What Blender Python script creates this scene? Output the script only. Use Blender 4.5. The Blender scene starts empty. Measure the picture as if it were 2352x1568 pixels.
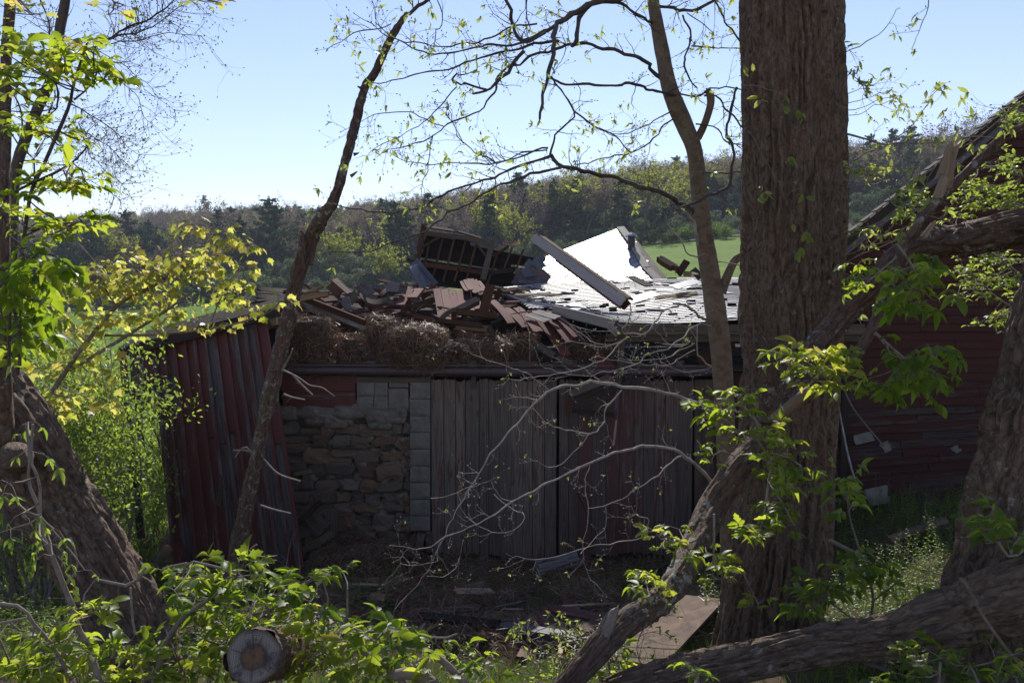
import bpy, math, random
import numpy as np
from mathutils import Vector
random.seed(7)
rng = np.random.default_rng(7)
R = math.radians
scn = bpy.context.scene
col = scn.collection

# ------------------------------------------------------------------ camera, sky, sun, exposure
F = 2352 * 28 / 36.0
EYE = np.array([0.0, 0.0, 4.5])
PITCH = math.atan(124 / F)
cd = bpy.data.cameras.new("camera")
cd.lens = 28; cd.sensor_width = 36; cd.clip_start = 0.05; cd.clip_end = 6000
cam = bpy.data.objects.new("camera", cd); col.objects.link(cam)
cam.location = EYE; cam.rotation_euler = (math.pi / 2 - PITCH, 0, 0)
scn.camera = cam
SUN_EL, SUN_AZ = R(37), R(3)          # azimuth measured from +Y towards +X
w = bpy.data.worlds.new("World"); scn.world = w; w.use_nodes = True
nt = w.node_tree; nt.nodes.clear()
sky = nt.nodes.new("ShaderNodeTexSky"); sky.sky_type = 'NISHITA'; sky.sun_disc = False
sky.sun_elevation = SUN_EL; sky.sun_rotation = SUN_AZ
sky.air_density = 1.0; sky.dust_density = 0.0; sky.ozone_density = 1.6; sky.altitude = 300
bg = nt.nodes.new("ShaderNodeBackground"); bg.inputs[1].default_value = 0.14
wo = nt.nodes.new("ShaderNodeOutputWorld")
wb = nt.nodes.new('ShaderNodeMix'); wb.data_type = 'RGBA'; wb.blend_type = 'MULTIPLY'; wb.inputs[0].default_value = 1; wb.inputs[7].default_value = (1.12, .97, 1.0, 1)
nt.links.new(sky.outputs[0], wb.inputs[6]); nt.links.new(wb.outputs[2], bg.inputs[0]); nt.links.new(bg.outputs[0], wo.inputs[0])
sl = bpy.data.lights.new("sun", 'SUN'); sl.energy = 5.0; sl.angle = R(0.5); sl.color = (1.0, 0.95, 0.86)
sun = bpy.data.objects.new("sun", sl); col.objects.link(sun)
SD = Vector((math.cos(SUN_EL) * math.sin(SUN_AZ), math.cos(SUN_EL) * math.cos(SUN_AZ), math.sin(SUN_EL)))
sun.rotation_euler = SD.to_track_quat('Z', 'Y').to_euler()
sun.location = (0, 30, 40)
scn.view_settings.view_transform = 'Standard'; scn.view_settings.look = 'None'
scn.view_settings.exposure = 0.3; scn.view_settings.gamma = 1.0

# ------------------------------------------------------------------ helpers
cp, sp = math.cos(PITCH), math.sin(PITCH)
def ray(px, py):
    a = (px - 1176) / F; b = (784 - py) / F
    return np.array([a, cp + b * sp, -sp + b * cp])
def at(px, py, Y):
    d = ray(px, py)
    return EYE + d * (Y / d[1])
def on_plane(px, py, P0, N):
    d = ray(px, py)
    return EYE + d * (np.dot(P0 - EYE, N) / np.dot(d, N))
def unit(v):
    v = np.asarray(v, float); n = np.linalg.norm(v)
    return v / n if n > 1e-9 else np.array([0, 0, 1.0])
def U(a, b): return random.uniform(a, b)

def _h(ix, iy, iz, s=0):
    n = (ix.astype(np.int64) * 73856093) ^ (iy.astype(np.int64) * 19349663) ^ (iz.astype(np.int64) * 83492791) ^ (s * 2654435)
    n = (n ^ (n >> 13)) * 1274126177
    n = n & 0x7fffffff
    n = (n ^ (n >> 15)) * 2246822519
    return ((n & 0xffffff) / float(0xffffff))
def vnoise(p, s=0):
    p = np.asarray(p, float)
    i = np.floor(p); f = p - i; f = f * f * (3 - 2 * f); i = i.astype(np.int64)
    r = 0
    for a in (0, 1):
        wa = f[..., 0] if a else 1 - f[..., 0]
        for b in (0, 1):
            wb = f[..., 1] if b else 1 - f[..., 1]
            for c in (0, 1):
                wc = f[..., 2] if c else 1 - f[..., 2]
                r = r + wa * wb * wc * _h(i[..., 0] + a, i[..., 1] + b, i[..., 2] + c, s)
    return r
def fbm(p, o=4, s=0):
    r = 0; a = .5; t = 0
    for k in range(o):
        r = r + a * vnoise(np.asarray(p) * 2 ** k, s + k); t += a; a *= .5
    return r / t

class MB:
    """collects shapes; build() links them as ONE mesh object"""
    def __init__(s): s.v = []; s.q = []; s.n = 0
    def add(s, V, Fc, uv=None, rnd=None, mat=0, smooth=False):
        V = np.asarray(V, float).reshape(-1, 3); Fc = np.asarray(Fc, int)
        m, k = Fc.shape
        if uv is None: uv = np.zeros((m * k, 2))
        uv = np.asarray(uv, float).reshape(-1, 2)
        if rnd is None: rnd = np.full(m, random.random())
        elif np.isscalar(rnd): rnd = np.full(m, float(rnd))
        s.v.append(V); s.q.append((Fc + s.n, uv, np.asarray(rnd, float), mat, smooth)); s.n += len(V)
    def empty(s): return s.n == 0
    def mesh(s, name, mats):
        me = bpy.data.meshes.new(name)
        V = np.concatenate(s.v)
        idx = []; ls = []; lt = []; uv = []; rn = []; mi = []; sm = []; off = 0
        for Fc, u, r, m, smo in s.q:
            c, k = Fc.shape
            idx.append(Fc.ravel()); ls.append(off + np.arange(c) * k); lt.append(np.full(c, k)); off += c * k
            uv.append(u); rn.append(r); mi.append(np.full(c, m)); sm.append(np.full(c, smo))
        idx = np.concatenate(idx); ls = np.concatenate(ls)
        me.vertices.add(len(V)); me.vertices.foreach_set("co", V.astype(np.float32).ravel())
        me.loops.add(len(idx)); me.loops.foreach_set("vertex_index", idx.astype(np.int32))
        me.polygons.add(len(ls)); me.polygons.foreach_set("loop_start", ls.astype(np.int32))
        me.polygons.foreach_set("loop_total", np.concatenate(lt).astype(np.int32))
        me.polygons.foreach_set("material_index", np.concatenate(mi).astype(np.int32))
        me.update(calc_edges=True)
        me.polygons.foreach_set("use_smooth", np.concatenate(sm).astype(bool))
        ul = me.uv_layers.new(name="UVMap"); ul.data.foreach_set("uv", np.concatenate(uv).astype(np.float32).ravel())
        at_ = me.attributes.new("rnd", 'FLOAT', 'FACE'); at_.data.foreach_set("value", np.concatenate(rn).astype(np.float32))
        for m in (mats if isinstance(mats, (list, tuple)) else [mats]): me.materials.append(m)
        return me
    def build(s, name, mats, parent=None):
        o = bpy.data.objects.new(name, s.mesh(name, mats)); col.objects.link(o)
        if parent is not None:
            o.parent = parent
            o.location = -np.array(parent.location)      # parts are modelled in world space, the root sits at the thing's base
        return o

def tag(o, label=None, cat=None, group=None, kind=None):
    if label: o["label"] = label
    if cat: o["category"] = cat
    if group: o["group"] = group
    if kind: o["kind"] = kind
    return o
def thing(name, loc, label, cat, group=None):
    o = bpy.data.objects.new(name, None); col.objects.link(o); o.location = loc
    o.empty_display_size = .2
    return tag(o, label, cat, group)

def board(mb, A, B, w, t, nrm=(0, -1, 0), rag=0.0, bend=0.0, twist=0.0, n=None, k=None, rnd=None, mat=0, taper=1.0, nonr=None):
    """a plank from A to B: width w, thickness t, wide face towards nrm; ragged ends, sag and twist"""
    A = np.asarray(A, float); B = np.asarray(B, float)
    L = np.linalg.norm(B - A)
    if L < 1e-4: return
    x = (B - A) / L; z = np.asarray(nrm, float); z = z - x * np.dot(z, x)
    if np.linalg.norm(z) < 1e-4: z = np.cross(x, [0, 0, 1.0])
    z = unit(z); y = np.cross(z, x)
    if n is None: n = 8 if (bend or twist) else 1
    if k is None: k = 5 if rag else 1
    rr = random.random() if rnd is None else rnd
    ou, ov = U(0, 50), U(0, 50)
    ts = np.linspace(0, 1, n + 1); ws = np.linspace(-.5, .5, k + 1)
    e0 = np.array([U(0, rag) for _ in ws]); e1 = np.array([U(0, rag) for _ in ws])
    top = np.zeros((n + 1, k + 1, 3)); bot = top.copy(); us = np.zeros((n + 1, k + 1)); vs = us.copy()
    for i, tt in enumerate(ts):
        sag = bend * (4 * tt * (1 - tt)); an = twist * (tt - .5)
        yy = y * math.cos(an) + z * math.sin(an); zz = z * math.cos(an) - y * math.sin(an)
        ww = w * (1 + (taper - 1) * tt)
        for j, wj in enumerate(ws):
            l = tt * L
            if i == 0: l += e0[j]
            if i == n: l -= e1[j]
            p = A + x * l + z * sag + yy * (wj * ww)
            top[i, j] = p + zz * t / 2; bot[i, j] = p - zz * t / 2; us[i, j] = l + ou; vs[i, j] = wj * ww + ov
    V = np.concatenate([top.reshape(-1, 3), bot.reshape(-1, 3)]); N1 = (n + 1) * (k + 1)
    I = lambda i, j: i * (k + 1) + j
    Q = []; T = []
    def uvq(a, b, c, d, dv=(0, 0, 0, 0)):
        for q, e in zip((a, b, c, d), dv):
            qq = q % N1; T.append((us.flat[qq], vs.flat[qq] + e))
    for i in range(n):
        for j in range(k):
            a, b, c, d = I(i, j), I(i + 1, j), I(i + 1, j + 1), I(i, j + 1)
            Q.append((a, b, c, d)); uvq(a, b, c, d)
            Q.append((d + N1, c + N1, b + N1, a + N1)); uvq(d, c, b, a, (7, 7, 7, 7))
        for j, fl in ((0, 1), (k, 0)):
            a, b = I(i, j), I(i + 1, j)
            q = (a + N1, b + N1, b, a) if fl else (a, b, b + N1, a + N1)
            Q.append(q); uvq(*q, dv=((t, t, 0, 0) if fl else (0, 0, t, t)))
    for j in range(k):
        a, b = I(0, j), I(0, j + 1); Q.append((a, b, b + N1, a + N1)); uvq(a, b, b, a)
        a, b = I(n, j), I(n, j + 1); Q.append((b, a, a + N1, b + N1)); uvq(b, a, a, b)
    mb.add(V, Q, T, rr, mat)

def boxw(mb, x0, x1, y0, y1, z0, z1, rnd=None, mat=0):
    board(mb, ((x0 + x1) / 2, (y0 + y1) / 2, z0), ((x0 + x1) / 2, (y0 + y1) / 2, z1), x1 - x0, y1 - y0, (0, -1, 0), rnd=rnd, mat=mat)

def smooth_path(P, step):
    """Catmull-Rom through rows (x,y,z,r), resampled about every `step` metres"""
    P = np.asarray(P, float)
    if len(P) == 2: Q = np.array([P[0] + (P[1] - P[0]) * t for t in np.linspace(0, 1, 6)])
    else:
        E = np.vstack([2 * P[0] - P[1], P, 2 * P[-1] - P[-2]]); Q = []
        for i in range(1, len(E) - 2):
            for t in np.linspace(0, 1, 12, endpoint=False):
                a, b, c, d = E[i - 1], E[i], E[i + 1], E[i + 2]
                Q.append(.5 * ((2 * b) + (-a + c) * t + (2 * a - 5 * b + 4 * c - d) * t * t + (-a + 3 * b - 3 * c + d) * t ** 3))
        Q.append(P[-1]); Q = np.array(Q)
    s = np.concatenate([[0], np.cumsum(np.linalg.norm(np.diff(Q[:, :3], axis=0), axis=1))])
    m = max(3, int(s[-1] / step) + 1); u = np.linspace(0, s[-1], m)
    O = np.stack([np.interp(u, s, Q[:, i]) for i in range(4)], 1); O[:, 3] = np.maximum(O[:, 3], 1e-4)
    return O, u

def tube(mb, P, ns=8, step=0.05, disp=None, rnd=None, mat=0, jag=(0, 0), cap=True, smooth=True, raw=False):
    if raw:
        Q = np.asarray(P, float); u = np.concatenate([[0], np.cumsum(np.linalg.norm(np.diff(Q[:, :3], axis=0), axis=1))])
    else: Q, u = smooth_path(P, step)
    n = len(Q); C = Q[:, :3]; T = np.gradient(C, axis=0); T /= np.linalg.norm(T, axis=1)[:, None] + 1e-12
    ref = np.array([0, 0, 1.0]) if abs(T[0][2]) < .9 else np.array([1.0, 0, 0])
    X = np.zeros((n, 3)); x = unit(np.cross(ref, T[0])); X[0] = x
    for i in range(1, n):
        x = x - T[i] * np.dot(x, T[i]); x = unit(x); X[i] = x
    Yv = np.cross(T, X)
    th = np.linspace(0, 2 * np.pi, ns, endpoint=False)
    Rr = np.repeat(Q[:, 3][:, None], ns, 1); S = np.repeat(u[:, None], ns, 1); TH = np.repeat(th[None], n, 0)
    if disp is not None: Rr = Rr + disp(TH, S, Rr)
    V = C[:, None] + X[:, None] * (np.cos(TH) * Rr)[..., None] + Yv[:, None] * (np.sin(TH) * Rr)[..., None]
    for e, jg in ((0, jag[0]), (n - 1, jag[1])):
        if jg:
            jj = fbm(np.stack([np.cos(th) * 3, np.sin(th) * 3, th * 0 + e], -1), 3, 5) * jg * 2 - jg
            V[e] += T[e] * (jj * (1 if e else -1))[:, None]
    V = V.reshape(-1, 3)
    i = np.arange(n - 1)[:, None] * ns; j = np.arange(ns)[None]; j2 = (j + 1) % ns
    Q4 = np.stack([i + j, i + j2, i + ns + j2, i + ns + j], -1).reshape(-1, 4)
    r0 = float(np.mean(Q[:, 3])); off = U(0, 30)
    va = np.arange(ns + 1) / ns * 2 * np.pi * r0 + off
    uu = u + off
    Ua = np.broadcast_to(uu[:-1, None], (n - 1, ns)); Ub = np.broadcast_to(uu[1:, None], (n - 1, ns))
    Va = np.broadcast_to(va[None, :-1], (n - 1, ns)); Vb = np.broadcast_to(va[None, 1:], (n - 1, ns))
    uv = np.stack([Ua, Va, Ua, Vb, Ub, Vb, Ub, Va], -1).reshape(-1, 2)
    mb.add(V, Q4, uv, rnd, mat, smooth)
    if cap:
        for e in (0, n - 1):
            ring = V[e * ns:(e + 1) * ns]; c = ring.mean(0) - T[e] * (0.3 * Q[e, 3] * (1 if e else -1) if (jag[0] if e == 0 else jag[1]) else 0)
            VV = np.vstack([ring, c]); f = [((k, (k + 1) % ns, ns) if e else ((k + 1) % ns, k, ns)) for k in range(ns)]
            mb.add(VV, f, None, rnd, mat, False)
    return Q, T

def bark(depth, fa=9.0, fs=2.2, seed=0, lump=0.05, wander=1.1):
    """radial furrows running along the limb, wandering and breaking up"""
    def f(TH, S, Rr):
        r = Rr.mean()
        cx, cy = np.cos(TH), np.sin(TH)
        p = np.stack([cx * fa, cy * fa, S * fs], -1)
        wv = (fbm(np.stack([cx * 2.5, cy * 2.5, S * 3.0], -1), 2, seed + 9) - .5) * wander
        p = p + wv[..., None]
        a = 1 - np.abs(vnoise(p, seed) * 2 - 1)
        b = 1 - np.abs(vnoise(p * np.array([2.2, 2.2, 3.5]) + 7, seed + 3) * 2 - 1)
        c = fbm(np.stack([cx * fa * 5, cy * fa * 5, S * 60], -1), 2, seed + 4)
        big = fbm(np.stack([cx * 1.2, cy * 1.2, S * 1.3], -1), 2, seed + 7) - .5
        k = np.clip((a - .5) / .36, 0, 1); k = k * k * (3 - 2 * k); k2 = np.clip((b - .55) / .4, 0, 1)
        return -depth * (k * .85 + k2 * .3) + depth * .16 * (c - .5) + big * lump * 2 * r * 2
    return f

def pxpath(pts):
    """(px, py, depth, radius in px) -> rows (x,y,z,r)"""
    out = []
    for px, py, Y, r in pts:
        p = at(px, py, Y); out.append((p[0], p[1], p[2], r * Y / F))
    return out

def inst(mb, TV, TF, TUV, O, X, N, S, rnd, mat=0, smooth=False):
    """many copies of a small template (leaf frame: x along, y across, z normal) baked into one mesh"""
    O = np.asarray(O, float); X = np.asarray(X, float); N = np.asarray(N, float); S = np.asarray(S, float)
    X = X / (np.linalg.norm(X, axis=1)[:, None] + 1e-9)
    N = N - X * (X * N).sum(1)[:, None]; N = N / (np.linalg.norm(N, axis=1)[:, None] + 1e-9)
    Yx = np.cross(N, X)
    M = np.stack([X, Yx, N], 1)
    V = np.einsum('kc,ncd->nkd', TV, M) * S[:, None, None] + O[:, None]
    n, k = len(O), len(TV); m, a = TF.shape
    Fc = (TF[None] + (np.arange(n) * k)[:, None, None]).reshape(-1, a)
    uv = np.tile(TUV[TF.ravel()], (n, 1))
    mb.add(V.reshape(-1, 3), Fc, uv, np.repeat(np.asarray(rnd, float), m), mat, smooth)

def leaf_template(st, wd, droop=.25, fold=.18, teeth=0.0):
    """midrib plus two toothed edges"""
    V = []; n = len(st)
    for i, (t, wv) in enumerate(zip(st, wd)):
        z = -droop * t * t
        e = teeth if i % 2 else -teeth
        V += [(t + e, wv, z + fold * wv * 2), (t, 0, z), (t + e, -wv, z + fold * wv * 2)]
    Fc = []
    for i in range(n - 1):
        a = 3 * i; b = a + 3
        Fc += [(a + 1, b + 1, b, a), (a + 2, b + 2, b + 1, a + 1)]
    V = np.array(V); return V, np.array(Fc), V[:, :2].copy()
L_OVATE = leaf_template([0, .1, .22, .32, .42, .52, .62, .72, .82, .92, 1.0], [0.005, .10, .19, .225, .255, .235, .25, .19, .17, .07, 0], teeth=.012)
L_CURL = leaf_template([0, .1, .22, .32, .42, .52, .62, .72, .82, .92, 1.0], [0.005, .07, .15, .17, .21, .19, .20, .14, .11, .05, 0], droop=.6, fold=.5, teeth=.012)
L_LOBED = leaf_template([0, .12, .24, .34, .42, .5, .6, .7, .8, .9, 1.0], [0.005, .11, .2, .33, .36, .2, .22, .26, .14, .07, 0], droop=.12, fold=.1, teeth=.015)
L_LANCE = leaf_template([0, .12, .3, .45, .58, .7, .82, 1.0], [0.005, .1, .17, .16, .17, .1, .09, 0], droop=.35)
L_SMALL = leaf_template([0, .3, .65, 1.0], [0.01, .2, .21, 0])
def maple_template():
    o = [(0, 0.02), (.02, .22), (.16, .2), (.1, .5), (.3, .38), (.42, .62), (.52, .38), (.62, .3), (.66, .16), (.82, .17), (1.0, 0)]
    half = [(x, y) for x, y in o]
    V = [(.3, 0, 0)]
    for x, y in half: V.append((x, y, -.25 * (x * x + y * y) + .12 * y))
    for x, y in reversed(half[:-1]): V.append((x, -y, -.25 * (x * x + y * y) + .12 * y))
    n = len(V) - 1
    Fc = [(0, 1 + (i + 1) % n, 1 + i) for i in range(n)]
    V = np.array(V); return V, np.array(Fc), V[:, :2].copy()
L_MAPLE = maple_template()

class Foliage:
    def __init__(s): s.d = {}
    def leaf(s, tpl, o, x, n, sc, r): s.d.setdefault(id(tpl), (tpl, []))[1].append((o, x, n, sc, r))
    def bake(s, mb, mat=0):
        for tpl, L in s.d.values():
            inst(mb, tpl[0], tpl[1], tpl[2], [a[0] for a in L], [a[1] for a in L], [a[2] for a in L], [a[3] for a in L], [a[4] for a in L], mat, True)
def compound(fo, stems, p, d, size, nl=5, tpl=None, droop=.5, tone=None):
    """one pinnate leaf: a petiole with a terminal leaflet and pairs, hanging a little"""
    tpl = tpl or L_OVATE
    d = unit(d); L = size * U(1.1, 1.7)
    q = p + d * L * .5 + np.array([0, 0, -.08 * L]); e = p + d * L + np.array([0, 0, -droop * L * .5])
    if stems is not None: tube(stems, [(*p, .0013), (*q, .0011), (*e, .0009)], 3, 9, raw=True, cap=False)
    dd = unit(e - q)
    side = unit(np.cross(dd, [0, 0, 1]) + rng.normal(0, .15, 3))
    up = unit(np.cross(side, dd)); nrm = unit(up + rng.normal(0, .35, 3) + np.array([0, -.15, .15]))
    t0 = random.random() if tone is None else tone
    def lf(o, x, sc): fo.leaf(tpl if tpl is not L_OVATE else random.choice((L_OVATE, L_CURL, L_LOBED)), o, x + np.array([0, 0, -.25 * droop]), nrm + rng.normal(0, .35, 3), sc * U(.6, 1.2), min(1, max(0, t0 + U(-.15, .15))))
    lf(e, dd, size)
    if nl >= 3:
        for sgn in (-1, 1): lf(e - dd * size * .08, dd * .45 + side * sgn, size * .85)
    if nl >= 5:
        for sgn in (-1, 1): lf(q + (e - q) * .35, dd * .3 + side * sgn, size * .7)
def cluster(fo, stems, p, size, n=5, nl=5, tpl=None, droop=.5, up=.3, tone=None):
    for _ in range(n):
        d = rng.normal(0, 1, 3); d[2] = abs(d[2]) * .5 + up - .2; d[1] *= .8
        compound(fo, stems, np.asarray(p), d, size * U(.7, 1.15), nl, tpl, droop, None if tone is None else min(1, max(0, tone + U(-.2, .2))))

def twig(mb, p, d, L, r, lvl, tips, wander=.25, kids=3, up=.05, ns=4, nseg=5, spread=.9, kidlen=.55):
    P = [(*p, r)]; p = np.array(p, float); d = unit(d); D = []
    for i in range(nseg):
        d = unit(d + rng.normal(0, wander, 3) * .6 + np.array([0, 0, up]))
        p = p + d * L / nseg; P.append((*p, r * (1 - .75 * (i + 1) / nseg))); D.append(d)
    tube(mb, P, ns, 1, raw=True, cap=False)
    tips.append((p, d, lvl))
    if lvl > 0:
        for k in range(kids):
            i = random.randint(1, nseg - 1) if k else nseg - 1
            q = np.array(P[i][:3]); a = rng.normal(0, 1, 3); a = unit(a - D[i - 1] * np.dot(a, D[i - 1]))
            twig(mb, q, D[i - 1] + a * spread, L * kidlen * U(.6, 1.2), max(P[i][3] * .65, .0012), lvl - 1, tips, wander, max(2, kids - 1), up, 3 if lvl < 2 else ns, nseg, spread, kidlen)

# ------------------------------------------------------------------ materials
def newmat(name):
    m = bpy.data.materials.new(name); m.use_nodes = True; n = m.node_tree; n.nodes.clear()
    o = n.nodes.new("ShaderNodeOutputMaterial"); return m, n, o
def N_(n, t, **k):
    x = n.nodes.new(t)
    for a, b in k.items(): setattr(x, a, b)
    return x
def ramp(n, fac, stops):
    r = n.nodes.new("ShaderNodeValToRGB"); e = r.color_ramp.elements
    e[0].position, e[0].color = stops[0][0], (*stops[0][1], 1); e[1].position, e[1].color = stops[-1][0], (*stops[-1][1], 1)
    for p, c in stops[1:-1]:
        x = e.new(p); x.color = (*c, 1)
    n.links.new(fac, r.inputs[0]); return r.outputs[0]
def mix(n, f, a, b, bt='MIX'):
    x = n.nodes.new("ShaderNodeMix"); x.data_type = 'RGBA'; x.blend_type = bt
    for i, v in ((0, f), (6, a), (7, b)):
        if hasattr(v, 'is_linked') or hasattr(v, 'links'): n.links.new(v, x.inputs[i])
        elif isinstance(v, (int, float)): x.inputs[i].default_value = v
        else: x.inputs[i].default_value = (*v, 1)
    return x.outputs[2]
def math_(n, op, a, b=0.0):
    x = n.nodes.new("ShaderNodeMath"); x.operation = op
    for i, v in ((0, a), (1, b)):
        if isinstance(v, (int, float)): x.inputs[i].default_value = v
        else: n.links.new(v, x.inputs[i])
    return x.outputs[0]
def noise(n, vec, scale, det=4, rough=.55, dist=0.0):
    x = n.nodes.new("ShaderNodeTexNoise"); x.inputs['Scale'].default_value = scale; x.inputs['Detail'].default_value = det
    x.inputs['Roughness'].default_value = rough; x.inputs['Distortion'].default_value = dist
    n.links.new(vec, x.inputs['Vector']); return x.outputs[0]
def mapping(n, vec, sc):
    x = n.nodes.new("ShaderNodeMapping"); x.inputs['Scale'].default_value = sc; n.links.new(vec, x.inputs['Vector']); return x.outputs[0]
def principled(n, o, colr, rough=.8, spec=.3, bump=None, bstr=.3, bdist=.01, metal=0.0):
    b = n.nodes.new("ShaderNodeBsdfPrincipled")
    if isinstance(colr, tuple): b.inputs['Base Color'].default_value = (*colr, 1)
    else: n.links.new(colr, b.inputs['Base Color'])
    if isinstance(rough, (int, float)): b.inputs['Roughness'].default_value = rough
    else: n.links.new(rough, b.inputs['Roughness'])
    b.inputs['Specular IOR Level'].default_value = spec; b.inputs['Metallic'].default_value = metal
    if bump is not None:
        bp = n.nodes.new("ShaderNodeBump"); bp.inputs['Strength'].default_value = bstr; bp.inputs['Distance'].default_value = bdist
        n.links.new(bump, bp.inputs['Height']); n.links.new(bp.outputs[0], b.inputs['Normal'])
    n.links.new(b.outputs[0], o.inputs[0]); return b

def wood(name, dark, light, paint=None, amt=.5, rough=.75, spec=.3, grain=55):
    m, n, o = newmat(name)
    uv = N_(n, "ShaderNodeUVMap").outputs[0]; at_ = N_(n, "ShaderNodeAttribute", attribute_name="rnd").outputs['Fac']
    g = noise(n, mapping(n, uv, (1.6, grain, 1)), 1.0, 5, .6, .6)
    g2 = noise(n, mapping(n, uv, (.7, 7, 1)), 1.0, 3, .6, 1.2)
    c = ramp(n, g, [(.32, dark), (.66, light)])
    c = mix(n, math_(n, 'MULTIPLY', g2, .55), c, tuple(x * .45 for x in dark))
    h = g
    if paint:
        pn = noise(n, mapping(n, uv, (1.3, 14, 1)), 1.0, 6, .7, .5)
        th = math_(n, 'ADD', math_(n, 'MULTIPLY', at_, .30), (.62 - amt * .5) - .15)
        k = math_(n, 'MULTIPLY', math_(n, 'SUBTRACT', pn, th), 14.0); k = N_(n, "ShaderNodeClamp"), k
        n.links.new(k[1], k[0].inputs[0]); k = k[0].outputs[0]
        pc = mix(n, g2, paint, tuple(x * .6 for x in paint))
        c = mix(n, k, c, pc)
    v = math_(n, 'ADD', math_(n, 'MULTIPLY', at_, .55), .72)
    c = mix(n, 1.0, c, v, 'MULTIPLY') if False else mix(n, at_, c, mix(n, 1.0, c, (.62, .62, .64), 'MULTIPLY'))
    vo = N_(n, "ShaderNodeTexVoronoi"); vo.inputs['Scale'].default_value = 1.0
    n.links.new(mapping(n, uv, (1.7, 4.5, 1)), vo.inputs['Vector'])
    kn = N_(n, "ShaderNodeMapRange"); kn.inputs[1].default_value = .05; kn.inputs[2].default_value = .13; kn.inputs[3].default_value = .75; kn.inputs[4].default_value = 0
    n.links.new(vo.outputs['Distance'], kn.inputs[0])
    c = mix(n, kn.outputs[0], c, tuple(x * .35 for x in dark))
    principled(n, o, c, rough, spec, h, .55, .006)
    return m
M = {}
M['door'] = wood('weathered_door_boards', (.12, .085, .062), (.34, .255, .19), (.16, .07, .052), .02)
M['door_red'] = wood('faded_red_door_boards', (.10, .066, .048), (.27, .185, .14), (.135, .056, .044), .24)
M['red'] = wood('worn_red_boards', (.07, .05, .046), (.25, .20, .185), (.15, .030, .022), .44, .6, .4)
M['red2'] = wood('red_clapboards', (.04, .025, .018), (.16, .10, .078), (.075, .020, .012), .38, .75, .2)
M['redflat'] = wood('red_planks', (.055, .030, .025), (.17, .095, .08), (.135, .040, .031), .5, .85, .15)
M['grey'] = wood('grey_weathered_wood', (.07, .05, .036), (.22, .165, .12), None, 0, .88, .1)
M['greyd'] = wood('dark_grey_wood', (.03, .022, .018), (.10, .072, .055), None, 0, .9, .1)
M['brown'] = wood('brown_framing_wood', (.055, .024, .014), (.16, .072, .038), None, 0, .85, .1)
M['ochre'] = wood('ochre_split_wood', (.16, .085, .03), (.36, .22, .09), None, 0, .7)
M['pale'] = wood('pale_split_wood', (.30, .2, .12), (.62, .48, .32), None, 0, .7)
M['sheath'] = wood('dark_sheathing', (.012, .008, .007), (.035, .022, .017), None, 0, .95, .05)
M['blue'] = wood('blue_grey_siding', (.05, .052, .06), (.17, .175, .20), (.10, .03, .04), .2, .5, .6)
M['white'] = wood('whitewashed_beam', (.13, .09, .065), (.33, .265, .215), (.40, .35, .31), .35, .8, .1)
M['whitepeel'] = wood('peeling_white_paint', (.08, .035, .03), (.13, .05, .04), (.22, .21, .20), .12, .85, .1)
M['ply'] = wood('plywood', (.10, .06, .04), (.25, .165, .115), None, 0, .8, .2, 9)

def barkmat(name, c1, c2, lich=(.28, .30, .24), la=.6, sc=(3, 22), bd=.01, bs=.5, moss=None):
    m, n, o = newmat(name)
    uv = N_(n, "ShaderNodeUVMap").outputs[0]; ob = N_(n, "ShaderNodeTexCoord").outputs['Object']
    g = noise(n, mapping(n, uv, (sc[0], sc[1], 1)), 1.0, 6, .65, .8)
    c = ramp(n, g, [(.3, c1), (.62, c2)])
    l = noise(n, ob, 16.0, 7, .78, .4)
    l2 = noise(n, ob, 1.7, 2, .5)
    lm = math_(n, 'MULTIPLY', math_(n, 'SUBTRACT', math_(n, 'ADD', l, math_(n, 'MULTIPLY', l2, .25)), 1.0 - la * .45), 18.0)
    cl = N_(n, "ShaderNodeClamp"); n.links.new(lm, cl.inputs[0])
    c = mix(n, cl.outputs[0], c, lich)
    if moss:
        mm = noise(n, ob, 3.1, 5, .6); k = math_(n, 'MULTIPLY', math_(n, 'SUBTRACT', mm, .58), 9.0)
        c2_ = N_(n, "ShaderNodeClamp"); n.links.new(k, c2_.inputs[0]); c = mix(n, c2_.outputs[0], c, moss)
    principled(n, o, c, .8, .3, g, bs, bd)
    return m
M['bark'] = barkmat('furrowed_bark', (.030, .018, .011), (.20, .135, .09), (.34, .29, .24), .56, (16, 60), .02, 1.0)
M['bark2'] = barkmat('dark_rough_bark', (.028, .017, .011), (.20, .135, .095), (.32, .29, .24), .60, (18, 50), .02, 1.0)
M['barksm'] = barkmat('smooth_grey_bark', (.09, .062, .040), (.20, .15, .10), (.20, .20, .13), .5, (12, 9), .003, .5)
M['barklit'] = barkmat('sunlit_twig_bark', (.20, .165, .135), (.42, .37, .32), (.36, .35, .30), .4, (14, 14), .002, .3)  # sunlit white of the lower twigs put into the bark colour
M['barktw'] = barkmat('twig_bark', (.12, .09, .072), (.26, .21, .175), (.28, .27, .22), .4, (14, 14), .002, .3)
M['barkdk'] = barkmat('dark_twig_bark', (.045, .034, .028), (.11, .085, .07), (.16, .16, .13), .4, (14, 14), .002, .4)
M['snag'] = barkmat('lichen_covered_dead_bark', (.028, .017, .012), (.165, .102, .07), (.30, .29, .24), .70, (14, 40), .02, 1.0)
M['peeled'] = wood('peeled_branch_wood', (.17, .10, .06), (.36, .25, .17), None, 0, .6)

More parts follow.
